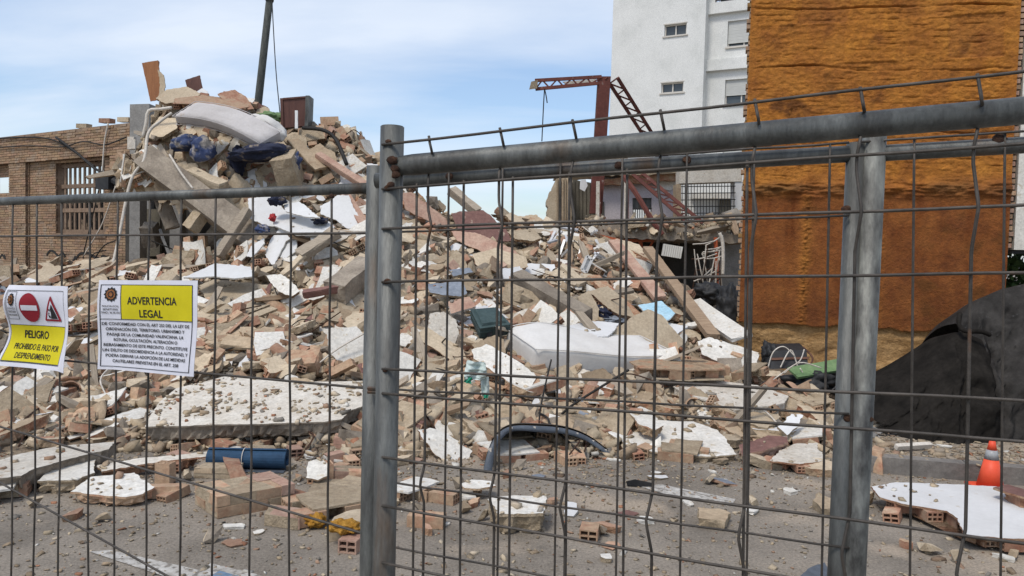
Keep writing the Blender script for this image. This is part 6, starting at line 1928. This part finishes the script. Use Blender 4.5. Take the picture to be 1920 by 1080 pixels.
# ================================================================== LOOSE RUBBLE
rs = random.Random(2024)
def hit_many(px, py):
    px = np.asarray(px, float); py = np.asarray(py, float)
    o = np.full((len(px), 3), np.nan)
    for c in range(0, len(px), 1500):
        sl = slice(c, c + 1500)
        dx = np.array(fw)[None] + np.outer((px[sl] - 960) / FPX, np.array(rt)) + np.outer((540 - py[sl]) / FPX, np.array(up))
        X = dx[:, :1] / dx[:, 1:2] * TS[None]
        Z = EYE.z + dx[:, 2:3] / dx[:, 1:2] * TS[None]
        H = np.maximum(height(X, np.broadcast_to(TS[None], X.shape)), 0)
        below = Z <= H
        k = below.argmax(1)
        ok = below.any(1)
        r = np.arange(len(k))
        o[sl][ok] = np.stack([X[r, k], TS[k], H[r, k]], 1)[ok]
    return o
# variants: each a list of meshes that the copies share
def mk(name, mb, mats):
    me = bpy.data.meshes.new(name)
    me.from_pydata([tuple(v) for v in mb.v], [], mb.f)
    for m in mats: me.materials.append(MATS[m])
    me.polygons.foreach_set('material_index', mb.m)
    me.update()
    return me
def shard(r, L, Wd, t, mats, n=None, name='shard'):
    """broken sheet: ragged polygon, plaster on one face, the break all round"""
    n = n or r.randint(5, 8)
    pts = []
    a0 = r.uniform(0, 6)
    for i in range(n):
        a = a0 + 2 * math.pi * (i + r.uniform(-.3, .3)) / n
        k = r.uniform(.75, 1.1)
        # squarish outline
        q = max(abs(math.cos(a)), abs(math.sin(a)))
        pts.append(Vector((math.cos(a) / q * L / 2 * k, math.sin(a) / q * Wd / 2 * k, 0)))
    pts = jag(pts, .022 * (L + Wd), .045, r)
    mb = MB()
    top = [Vector((p.x, p.y, t / 2 + r.uniform(-.004, .004))) for p in pts]
    mid = [Vector((p.x * (1 + r.uniform(-.10, .04)), p.y * (1 + r.uniform(-.10, .04)), r.uniform(-.25, .3) * t)) for p in pts]
    bot = [Vector((p.x * r.uniform(.82, 1.02), p.y * r.uniform(.82, 1.02), -t / 2)) for p in pts]
    m_ = len(pts)
    mb.v = top + mid + bot
    mb.f = [tuple(range(m_)), tuple(reversed(range(2 * m_, 3 * m_)))]
    mb.m = [0, 1]
    for k in range(2):
        for i in range(m_):
            j = (i + 1) % m_
            mb.f.append((k * m_ + j, k * m_ + i, (k + 1) * m_ + i, (k + 1) * m_ + j)); mb.m.append(1)
    return mk(name, mb, mats)
def lump(r, a, b, c, mats, n=16, boxy=.5, name='lump'):
    bm = bmesh.new()
    for i in range(n):
        v = Vector((r.gauss(0, 1), r.gauss(0, 1), r.gauss(0, 1))).normalized()
        q = max(abs(v.x), abs(v.y), abs(v.z))
        v = v * (1 - boxy) + v / q * boxy
        v *= r.uniform(.8, 1.05)
        bm.verts.new((v.x * a / 2, v.y * b / 2, v.z * c / 2))
    bmesh.ops.convex_hull(bm, input=bm.verts)
    bmesh.ops.delete(bm, geom=[v for v in bm.verts if not v.link_faces], context='VERTS')
    bm.verts.index_update()
    mb = MB().add([v.co.copy() for v in bm.verts], [tuple(v.index for v in f.verts) for f in bm.faces])
    bm.free()
    for i in range(len(mb.m)): mb.m[i] = r.choice((0, 0, len(mats) - 1))
    return mk(name, mb, mats)
def stick(r, L, w_, h_, m, name='stick'):
    mb = MB()
    k = 4
    ring = []
    for i in range(k + 1):
        x = -L / 2 + L * i / k
        s = 1 if 0 < i < k else r.uniform(.5, .95)
        bend = r.uniform(-.006, .006)
        ring.append([Vector((x + (r.uniform(-.04, .04) if i in (0, k) else 0), y * w_ / 2 * s, z * h_ / 2 * s + bend)) for y, z in ((-1, -1), (1, -1), (1, 1), (-1, 1))])
    for q in ring: mb.v += q
    for i in range(k):
        for j in range(4):
            mb.f.append((i * 4 + j, i * 4 + (j + 1) % 4, i * 4 + 4 + (j + 1) % 4, i * 4 + 4 + j)); mb.m.append(0)
    mb.f += [(3, 2, 1, 0), tuple(k * 4 + j for j in range(4))]; mb.m += [0, 0]
    return mk(name, mb, [m])
def cluster(r, m, name='cluster'):
    """two or three hollow bricks still bonded by mortar"""
    mb = MB()
    base = HB[m]
    cols_, rows_ = r.choice(((1, 2), (2, 2), (1, 3), (2, 3)))
    for i in range(cols_):
        for j in range(rows_):
            ox, oy = (i - (cols_ - 1) / 2) * .25 + r.uniform(-.02, .02) + (.06 if j % 2 else -.06), (j - (rows_ - 1) / 2) * .125
            sx = r.uniform(.6, 1)
            mb.add([Vector((v.co.x * sx + ox, v.co.y + oy, v.co.z)) for v in base.vertices], [tuple(p.vertices) for p in base.polygons], 0)
    for j in range(rows_ - 1):
        y = (j - (rows_ - 1) / 2) * .125 + .0575
        mb.box((-.12 * cols_, y + .0008, -.034), (.24 * cols_, 0, 0), (0, .0085, 0), (0, 0, .07), 1)
    skin = r.choice((1, 2))
    L_, W_ = .25 * cols_, .125 * rows_
    pts = [Vector((x * L_ / 2 * r.uniform(.75, 1.0), y * W_ / 2 * r.uniform(.8, 1.02), .0385)) for x, y in ((-1, -1), (0, -1), (1, -1), (1, 0), (1, 1), (0, 1), (-1, 1), (-1, 0))]
    mb.prism(pts, Vector((0, 0, .013)), skin)
    return mk(name, mb, [m, 'mortar', 'white_plaster'])
def halfpipe(r, m, name='roof_tile'):
    mb = MB()
    k = 7
    L_ = r.uniform(.22, .40)
    vs = []
    for i in range(k):
        t = math.pi * (.1 + .8 * i / (k - 1))
        for x in (-L_ / 2 + r.uniform(-.02, .02), L_ / 2 + r.uniform(-.02, .02)):
            vs += [Vector((x, math.cos(t) * .085, math.sin(t) * .07 - .035)), Vector((x, math.cos(t) * .073, math.sin(t) * .058 - .035))]
    fs = []
    for i in range(k - 1):
        q = i * 4
        fs += [(q, q + 2, q + 6, q + 4), (q + 1, q + 5, q + 7, q + 3), (q, q + 4, q + 5, q + 1), (q + 2, q + 3, q + 7, q + 6)]
    fs += [(0, 1, 3, 2), (4 * k - 4, 4 * k - 2, 4 * k - 1, 4 * k - 3)]
    mb.add(vs, fs)
    return mk(name, mb, [m])
U = rs.uniform
KINDS = {
 # name: (description, category, group, count, tilt, sink, meshes)
 'plaster_slab_piece': ('large cream plastered slab', 'slab', 'large plastered slabs in the heap', 190, .35, .3, [shard(rs, U(.45, .9), U(.3, .55), U(.07, .11), [rs.choice(('cream_plaster', 'cream_plaster', 'tan_plaster')), rs.choice(('core', 'core_red', 'mortar'))]) for _ in range(22)]),
 'white_slab_piece': ('white plastered slab piece', 'slab', 'white plastered slabs in the heap', 110, .35, .3, [shard(rs, U(.3, .6), U(.2, .42), U(.04, .09), [rs.choice(('white_plaster', 'white_plaster', 'white_plaster_dirty', 'white_board')), rs.choice(('core', 'mortar', 'core_red'))]) for _ in range(18)]),
 'bonded_bricks': ('block of bonded hollow bricks', 'masonry chunk', 'bonded hollow bricks in the heap', 150, .6, .25, [cluster(rs, rs.choice(('terracotta', 'dusty_terracotta', 'dusty_terracotta'))) for _ in range(12)]),
 'concrete_chunk': ('grey brown concrete chunk', 'rubble', 'concrete chunks in the heap', 170, 1.5, .3, [lump(rs, U(.2, .5), U(.15, .3), U(.12, .25), ['concrete', 'concrete'], 11, .9) for _ in range(14)]),
 'cream_chunk': ('broken cream plaster chunk', 'rubble', 'cream plaster chunks in the heap', 430, .6, .25, [shard(rs, U(.14, .36), U(.1, .26), U(.03, .09), [rs.choice(('cream_plaster', 'tan_plaster', 'cream_plaster')), rs.choice(('core', 'mortar', 'mortar'))]) for _ in range(26)]),
 'mortar_stone': ('tan lump of masonry', 'rubble', 'masonry lumps in the heap', 380, 1.5, .3, [lump(rs, U(.12, .32), U(.1, .22), U(.08, .18), [rs.choice(('mortar', 'tan_plaster', 'concrete')), rs.choice(('mortar', 'cream_plaster', 'core'))], 10, .85) for _ in range(22)]),
 'hollow_brick': ('loose hollow brick', 'brick', 'loose hollow bricks in the heap', 330, 1.6, .2, [HB['terracotta'], HB['dusty_terracotta'], HB['dusty_terracotta'], HB3['terracotta'], HB3['dusty_terracotta'], HB3['pink_brick']]),
 'brick_shard': ('red brick fragment', 'brick', 'red brick fragments in the heap', 280, 1.0, .25, [shard(rs, U(.12, .3), U(.06, .14), U(.03, .07), [rs.choice(('terracotta', 'dusty_terracotta', 'clay_tile')), rs.choice(('terracotta', 'core_red'))], 5) for _ in range(16)]),
 'plank': ('weathered wooden plank', 'plank', 'wooden planks in the heap', 120, .7, .15, [stick(rs, U(.4, 1.3), U(.05, .14), U(.025, .06), rs.choice(('old_wood', 'grey_wood', 'grey_wood', 'cream_plaster'))) for _ in range(16)]),
 'white_shard': ('small white plaster flake', 'plaster', 'white plaster flakes in the heap', 260, .7, .2, [shard(rs, U(.1, .26), U(.07, .18), U(.015, .05), [rs.choice(('white_plaster', 'white_board', 'white_plaster')), rs.choice(('mortar', 'white_plaster'))]) for _ in range(14)]),
 'floor_tile': ('broken clay floor tile', 'tile', 'floor tiles in the heap', 110, .8, .2, [shard(rs, U(.16, .3), U(.14, .22), .018, [rs.choice(('clay_tile', 'maroon', 'blue_tile', 'pink_brick')), 'clay_tile'], 5) for _ in range(12)]),
 'roof_tile': ('curved clay roof tile', 'tile', 'roof tiles in the heap', 50, 1.2, .2, [halfpipe(rs, rs.choice(('clay_tile', 'dusty_terracotta'))) for _ in range(6)]),
 'scrap_rod': ('thin steel rod', 'rod', 'steel rods in the heap', 46, .8, .0, [mk('rod', MB().tube(curve_pts([(-U(.3, .7), 0, 0), (-.1, U(-.08, .08), U(0, .08)), (.15, U(-.08, .08), U(0, .1)), (U(.3, .7), U(-.2, .2), U(-.05, .1))], 4), U(.006, .011), 5), [rs.choice(('rust', 'pale_pipe', 'cable'))]) for _ in range(12)]),
}
HBOX = [(min(p[0] for p in o), max(p[0] for p in o), min(p[1] for p in o), max(p[1] for p in o)) for o, a, n in HEROES]
def in_hero(x, y):
    for i, (o, a, n) in enumerate(HEROES):
        b = HBOX[i]
        if b[0] < x < b[1] and b[2] < y < b[3] and inside((x, y), o): return i
    return -1
def place(o, p, n, spin, s=1.0):
    n = n.normalized()
    q = n.to_track_quat('Z', 'Y').to_matrix().to_4x4() @ Matrix.Rotation(spin, 4, 'Z')
    o.matrix_world = Matrix.Translation(p) @ q @ Matrix.Diagonal((s, s, s, 1))
TOPS = [(o, 0) for o in ()]
def heap_samples(n, ylo=160, yhi=1000):
    px = NR.uniform(-120, 1760, n * 3); py = NR.uniform(ylo, yhi, n * 3)
    h = hit_many(px, py)
    ok = ~np.isnan(h[:, 0])
    return px[ok], py[ok], h[ok]
hx, hy, hp = heap_samples(7500)
ptr = 0
for nm, (desc, cat, grp, cnt, tilt, sink, meshes) in KINDS.items():
    k = 0
    while k < cnt * 1.12 and ptr < len(hx) - 1:
        x, y, p = hx[ptr], hy[ptr], Vector(hp[ptr]); ptr += 1
        if p.z < .03 and not (p.y > 4.75 and rs.random() < (.55 if float(height(p.x, p.y + .7)) > .05 else .06) and nm not in ('plaster_slab_piece', 'concrete_chunk', 'plank', 'white_slab_piece', 'mortar_stone')): continue
        if p.y > 15.5 and rs.random() < .5: continue
        if p.x > 3.0 and p.y > 8.8: continue
        me = rs.choice(meshes)
        bb = [Vector(v.co) for v in me.vertices]
        tz = max(v.z for v in bb) - min(v.z for v in bb)
        hi_ = in_hero(x, y)
        if hi_ >= 0 and (rs.random() < .9 or nm in ('plaster_slab_piece', 'concrete_chunk')): continue
        s = rs.uniform(.8, 1.15) * (1 + .035 * max(0, p.y - 8))
        n_ = normal_at(p.x, p.y) + Vector((rs.gauss(0, .5), rs.gauss(0, .5) - .25, rs.gauss(0, .3))) * tilt
        if p.z < .03: n_ = Vector((rs.gauss(0, .1), rs.gauss(0, .1), 1)); 
        o = bpy.data.objects.new(nm, me)
        COL.objects.link(o)
        rise = tz * s * (.5 - sink)
        if p.z < .03: rise = tz * s * .5
        place(o, p + Vector((0, 0, max(.0, rise) + (rs.uniform(0, .05) if p.z > .3 else 0) + (0 if nm in ('plaster_slab_piece', 'concrete_chunk') else rs.uniform(0, .10) if p.z > .2 else rs.uniform(0, .02) if p.z > .05 else 0))), n_, rs.uniform(0, 6.28), s)
        loose(o, desc, cat, grp)
        k += 1
# bricks and chunks scattered on the open asphalt, where the photograph shows them
road_bits = [(1105, 1010, 'hollow'), (1140, 995, 'shard'), (1148, 1024, 'tile'), (1130, 1004, 'lump'), (890, 948, 'shard'), (870, 962, 'lump'), (828, 940, 'hollow'), (905, 975, 'lump'), (800, 1000, 'shard'), (800, 985, 'hollow'), (1060, 868, 'hollow'),
             (1010, 896, 'tile'), (440, 990, 'white'), (485, 1000, 'white'), (438, 1020, 'tile'), (400, 1015, 'lump'), (66, 952, 'lump'), (140, 972, 'shard'), (190, 978, 'lump'), (1175, 965, 'tile'), (1210, 980, 'white'), (1135, 1052, 'white'),
             (1330, 908, 'lump'), (1335, 886, 'white'), (1540, 944, 'lump'), (1700, 1028, 'shard'), (1740, 1036, 'lump'), (1790, 1052, 'lump'), (1885, 1050, 'white'), (1900, 1048, 'lump'), (1770, 865, 'white'), (660, 1030, 'hollow'), (640, 1005, 'shard'), (630, 940, 'bonded'), (680, 960, 'lump'), (660, 925, 'bonded'), (600, 900, 'hollow'),
             (1230, 892, 'white'), (1290, 945, 'white'), (1410, 950, 'lump'), (1480, 925, 'white'), (950, 895, 'shard'), (975, 880, 'lump'), (930, 870, 'lump'), (860, 915, 'lump'), (775, 930, 'bonded'), (782, 960, 'lump'), (830, 985, 'white'), (1035, 945, 'shard'), (350, 900, 'lump'), (330, 880, 'hollow'), (560, 900, 'lump')]
src = {'hollow': 'hollow_brick', 'shard': 'brick_shard', 'tile': 'floor_tile', 'lump': 'mortar_stone', 'white': 'white_shard', 'bonded': 'bonded_bricks'}
for x, y, t in road_bits:
    desc, cat, grp, cnt, tilt, sink, meshes = KINDS[src[t]]
    p = G(x, y)
    me = rs.choice(meshes)
    zs_ = [v.co.z for v in me.vertices]
    s = {'lump': .55, 'white': .6, 'tile': .6, 'shard': .75}.get(t, .95)
    o = bpy.data.objects.new(src[t], me); COL.objects.link(o)
    hh = max(0, float(height(p.x, p.y)))
    if x > 1690 and y < 880: hh = .128
    place(o, Vector((p.x, p.y, hh - min(zs_) * s + .001)), Vector((0, 0, 1)), rs.uniform(0, 6.28), s)
    loose(o, desc, cat, grp)

# ---- countless small fragments
PAL = np.array([(.52, .42, .29), (.58, .48, .35), (.40, .30, .20), (.46, .36, .24), (.70, .66, .58), (.44, .21, .12), (.42, .27, .18), (.28, .25, .21), (.24, .165, .11), (.36, .28, .19)])
PW = np.array([.21, .10, .20, .16, .035, .035, .06, .08, .05, .07]); PW = PW / PW.sum()
CUBE = np.array([(-1, -1, -1), (1, -1, -1), (1, 1, -1), (-1, 1, -1), (-1, -1, 1), (1, -1, 1), (1, 1, 1), (-1, 1, 1)], float) * .5
CF = np.array([(3, 2, 1, 0), (4, 5, 6, 7), (0, 1, 5, 4), (1, 2, 6, 5), (2, 3, 7, 6), (3, 0, 4, 7)])
def fragments(name, label, cat, pos, nrm, size, flat, dim_=1.0):
    N = len(pos)
    v = CUBE[None] + NR.uniform(-.24, .24, (N, 8, 3))
    dim = np.stack([size * NR.uniform(.7, 1.5, N), size * NR.uniform(.5, 1.0, N), size * NR.uniform(.2, .7, N) * flat], 1)
    v = v * dim[:, None]
    n = nrm / np.linalg.norm(nrm, axis=1, keepdims=True)
    a = NR.normal(size=(N, 3)); a -= n * (a * n).sum(1, keepdims=True); a /= np.linalg.norm(a, axis=1, keepdims=True)
    b = np.cross(n, a)
    w = v[..., :1] * a[:, None] + v[..., 1:2] * b[:, None] + v[..., 2:3] * n[:, None] + pos[:, None]
    me = bpy.data.meshes.new(name)
    V = w.reshape(-1, 3)
    F = (CF[None] + (np.arange(N) * 8)[:, None, None]).reshape(-1, 4)
    me.vertices.add(len(V)); me.vertices.foreach_set('co', V.ravel().astype(np.float32))
    me.loops.add(F.size); me.loops.foreach_set('vertex_index', F.ravel().astype(np.int32))
    me.polygons.add(len(F)); me.polygons.foreach_set('loop_start', (np.arange(len(F)) * 4).astype(np.int32))
    me.update(calc_edges=True)
    me.materials.append(MATS['fragment'])
    col_ = PAL[NR.choice(len(PAL), N, p=PW)] * NR.uniform(.6, 1.05, (N, 1)) * dim_
    at = me.color_attributes.new('tint', 'FLOAT_COLOR', 'POINT')
    at.data.foreach_set('color', np.concatenate([np.repeat(col_, 8, 0), np.ones((N * 8, 1))], 1).astype(np.float32).ravel())
    col_ = col_
    o = bpy.data.objects.new(name, me)
    COL.objects.link(o)
    o['kind'] = 'stuff'
    o['label'] = label
    o['category'] = cat
    return o
fx, fy, fp = heap_samples(20000, 160, 1010)
e_ = .2
nX = -(height(fp[:, 0] + e_, fp[:, 1]) - height(fp[:, 0] - e_, fp[:, 1])) / (2 * e_)
nY = -(height(fp[:, 0], fp[:, 1] + e_) - height(fp[:, 0], fp[:, 1] - e_)) / (2 * e_)
pos, nr_, sz = [], [], []
for i in range(len(fx)):
    p = fp[i]
    hh = in_hero(fx[i], fy[i]) if rs.random() < .999 else -1
    if hh >= 0:
        o_, a_, n_ = HEROES[hh]
        if n_.z < .75: continue
        if hh == 0 and (rs.random() < .55 or noise.noise(Vector((fx[i] * .02, fy[i] * .04, 2))) < -.05): continue
        q = PL(fx[i], fy[i], a_, n_)
        if hh != 0 and rs.random() < .955: continue
        pos.append((q.x, q.y, q.z + .006)); nr_.append(tuple(n_ + Vector((rs.gauss(0, .2), rs.gauss(0, .2), 0)))); sz.append(rs.choice((.015, .02, .025, .03, .05)) * rs.uniform(.6, 1.3))
        continue
    if p[2] < .03 and (rs.random() < .4 or float(height(p[0], p[1] + .6)) < .05):
        continue
    if p[0] > 3.0 and p[1] > 9.2: continue
    n_ = Vector((nX[i], nY[i], 1)).normalized()
    pos.append((p[0], p[1], p[2] + rs.uniform(.0, .05)))
    nr_.append(tuple(n_ + Vector((rs.gauss(0, .6), rs.gauss(0, .6), rs.gauss(0, .3)))))
    sz.append(min(.17, .038 * math.exp(rs.gauss(0, .62))) * (1 + .07 * max(0, p[1] - 7)))
fragments('rubble_fragments', 'countless small broken bits covering the heap', 'rubble', np.array(pos), np.array(nr_), np.array(sz), 1.0)
# on the asphalt: thick along the foot of the heap, thinning out towards the fence
N_ = 90000
gx_, gy_ = NR.uniform(-60, 1960, N_), NR.uniform(800, 1085, N_)
dd_ = np.array(fw)[None] + np.outer((gx_ - 960) / FPX, np.array(rt)) + np.outer((540 - gy_) / FPX, np.array(up))
tt_ = -EYE.z / dd_[:, 2]
X_, Y_ = dd_[:, 0] * tt_, dd_[:, 1] * tt_
foot = np.full(N_, 2.6)
for d in np.arange(2.6, -.01, -.13):      # distance to the heap foot, along the road
    foot = np.where(height(X_, Y_ + d) > .04, d, foot)
ok_ = (height(X_, Y_) < .03) & (NR.uniform(size=N_) < np.exp(-foot * 1.6) * .95 + .016)
pos, sz = [], []
for x, y in zip(X_[ok_][:11000], Y_[ok_][:11000]):
    z = .127 if (x - ka.x) * kn.x + (y - ka.y) * kn.y > 0 and (x - ka.x) * kd.x + (y - ka.y) * kd.y > 0 else 0.0
    pos.append((x, y, z + .004)); sz.append(min(.05, .0105 * math.exp(rs.gauss(0, .6))))
for i in range(1400):     # and on the dusty pavement before the netting
    u, v = rs.uniform(0, 4.2), abs(rs.gauss(0, .6)) + .15
    p = ka + kd * u + kn * v
    pos.append((p.x, p.y, .130)); sz.append(.02 * math.exp(rs.gauss(0, .6)))
pos = np.array(pos); sz = np.array(sz)
nn_ = np.tile(np.array([[0, 0, 1.0]]), (len(pos), 1)) + NR.normal(0, .25, (len(pos), 3))
fragments('road_grit', 'small chips and grit strewn over the asphalt', 'grit', pos, nn_, sz, .8, .82)
# debris on the broken floor of the gutted house
px_ = NR.uniform(1095, 1390, 900)
pos, sz = [], []
for x in px_:
    t = rs.random()
    p = P(x, 436 - 10 * t + 8 * math.sin(x * .05), 15.5 + 2.5 * t)
    p.z += rs.uniform(0, .25) * rs.random()
    pos.append(tuple(p)); sz.append(.06 * math.exp(rs.gauss(0, .6)))
pos = np.array(pos); sz = np.array(sz)
fragments('floor_debris', 'broken bits heaped on the edge of the upper floor', 'rubble', pos, NR.normal(0, 1, (len(pos), 3)), sz, 1.0)
for i, x in enumerate(np.linspace(1100, 1385, 34)):
    nm = rs.choice(('cream_chunk', 'cream_chunk', 'white_shard', 'floor_tile', 'brick_shard', 'plank'))
    desc, cat, grp, cnt, tilt, sink, meshes = KINDS[nm]
    o = bpy.data.objects.new(nm, rs.choice(meshes)); COL.objects.link(o)
    place(o, P(x + rs.uniform(-5, 5), 430 + rs.uniform(-10, 4), 15.5 + rs.uniform(0, .8)), Vector((rs.gauss(0, .6), rs.gauss(0, .6) - .3, 1)), rs.uniform(0, 6), rs.uniform(.8, 1.3))
    loose(o, desc, cat, grp)
for i in range(26):   # ragged brick stubs on the crest, right of the tall heap and along the far wall
    nm = rs.choice(('mortar_stone', 'cream_chunk', 'hollow_brick', 'bonded_bricks'))
    desc, cat, grp, cnt, tilt, sink, meshes = KINDS[nm]
    x = rs.uniform(700, 1040)
    h_ = hit(x, np.interp(x, [700, 760, 860, 930, 1040], [330, 362, 398, 416, 424]) + 6)
    if h_ is None: continue
    o = bpy.data.objects.new(nm, rs.choice(meshes)); COL.objects.link(o)
    place(o, h_ + Vector((0, 0, .05)), Vector((rs.gauss(0, .6), rs.gauss(0, .6) - .3, 1)), rs.uniform(0, 6), rs.uniform(1.0, 1.5))
    loose(o, desc, cat, grp)

# ================================================================== WORDING OF THE LOOSE PIECES
# look along a grid of sight lines: pieces the photograph shows nothing of are left out, the others are described by what they lie beside
bpy.context.view_layer.update()
from mathutils.bvhtree import BVHTree
names, Vs, Fs, Ow = [], [], [], []
base = 0
skip = {'foam_face', 'brick_courses'}
def add_bvh(o):
    global base
    me = o.data
    n = len(me.vertices)
    co = np.empty(n * 3, dtype=np.float32); me.vertices.foreach_get('co', co)
    m = np.array(o.matrix_world)
    co = co.reshape(-1, 3) @ m[:3, :3].T + m[:3, 3]
    me.calc_loop_triangles()
    t = np.empty(len(me.loop_triangles) * 3, dtype=np.int32); me.loop_triangles.foreach_get('vertices', t)
    Vs.append(co); Fs.append(t.reshape(-1, 3) + base)
    Ow.append(np.full(len(me.loop_triangles), len(names), dtype=np.int32))
    names.append(o.name); base += n
for o in SC.objects:
    if o.type == 'MESH' and o.name.split('.')[0] not in skip and not o.name.startswith(('vertical_wire', 'horizontal_wire', 'lettering', 'post', 'top_rail', 'edge_brick')):
        add_bvh(o)
Ow = np.concatenate(Ow)
bvh = BVHTree.FromPolygons(np.concatenate(Vs).tolist(), np.concatenate(Fs).tolist(), all_triangles=True)
seen = {}
for j in range(2, 1080, 4):
    for i in range(2, 1920, 4):
        d = ray(i, j)
        loc, nor, idx, dist = bvh.ray_cast(EYE + d * 2.6, d)
        if idx is not None:
            s = seen.setdefault(names[Ow[idx]], [0, 0, 0])
            s[0] += 1; s[1] += i; s[2] += j
del bvh, Vs, Fs
ORD = ['nearest', 'second nearest', 'third nearest', 'fourth nearest', 'fifth nearest', 'sixth nearest', 'seventh nearest', 'eighth nearest', 'ninth nearest', 'tenth nearest', 'eleventh nearest', 'twelfth nearest', 'thirteenth nearest', 'fourteenth nearest', 'fifteenth nearest', 'sixteenth nearest', 'seventeenth nearest', 'eighteenth nearest']
LMPX = [(proj(p)[0], proj(p)[1], t) for p, t in LANDMARKS]
buckets = {}
for o, desc in LOOSE:
    s = seen.get(o.name)
    if s is None:
        bpy.data.objects.remove(o)
        continue
    x, y = s[1] / s[0], s[2] / s[0]
    best = min(LMPX, key=lambda l: (l[0] - x) ** 2 + 1.4 * (l[1] - y) ** 2)
    dx, dy = x - best[0], y - best[1]
    if abs(dx) > abs(dy): rel = 'right of' if dx > 0 else 'left of'
    else: rel = 'below' if dy > 0 else 'above'
    buckets.setdefault((desc, rel, best[2]), []).append((dx * dx + dy * dy, o))
for (desc, rel, lm), v in buckets.items():
    v.sort(key=lambda q: q[0])
    for k, (d_, o) in enumerate(v):
        if len(v) == 1: o['label'] = f'only {desc} {rel} {lm}'
        elif k < len(ORD): o['label'] = f'{desc} {rel} {lm}, {ORD[k]}'
        else: o['label'] = f'{desc} far {rel} {lm}'
print('loose pieces kept', sum(len(v) for v in buckets.values()), 'of', len(LOOSE))
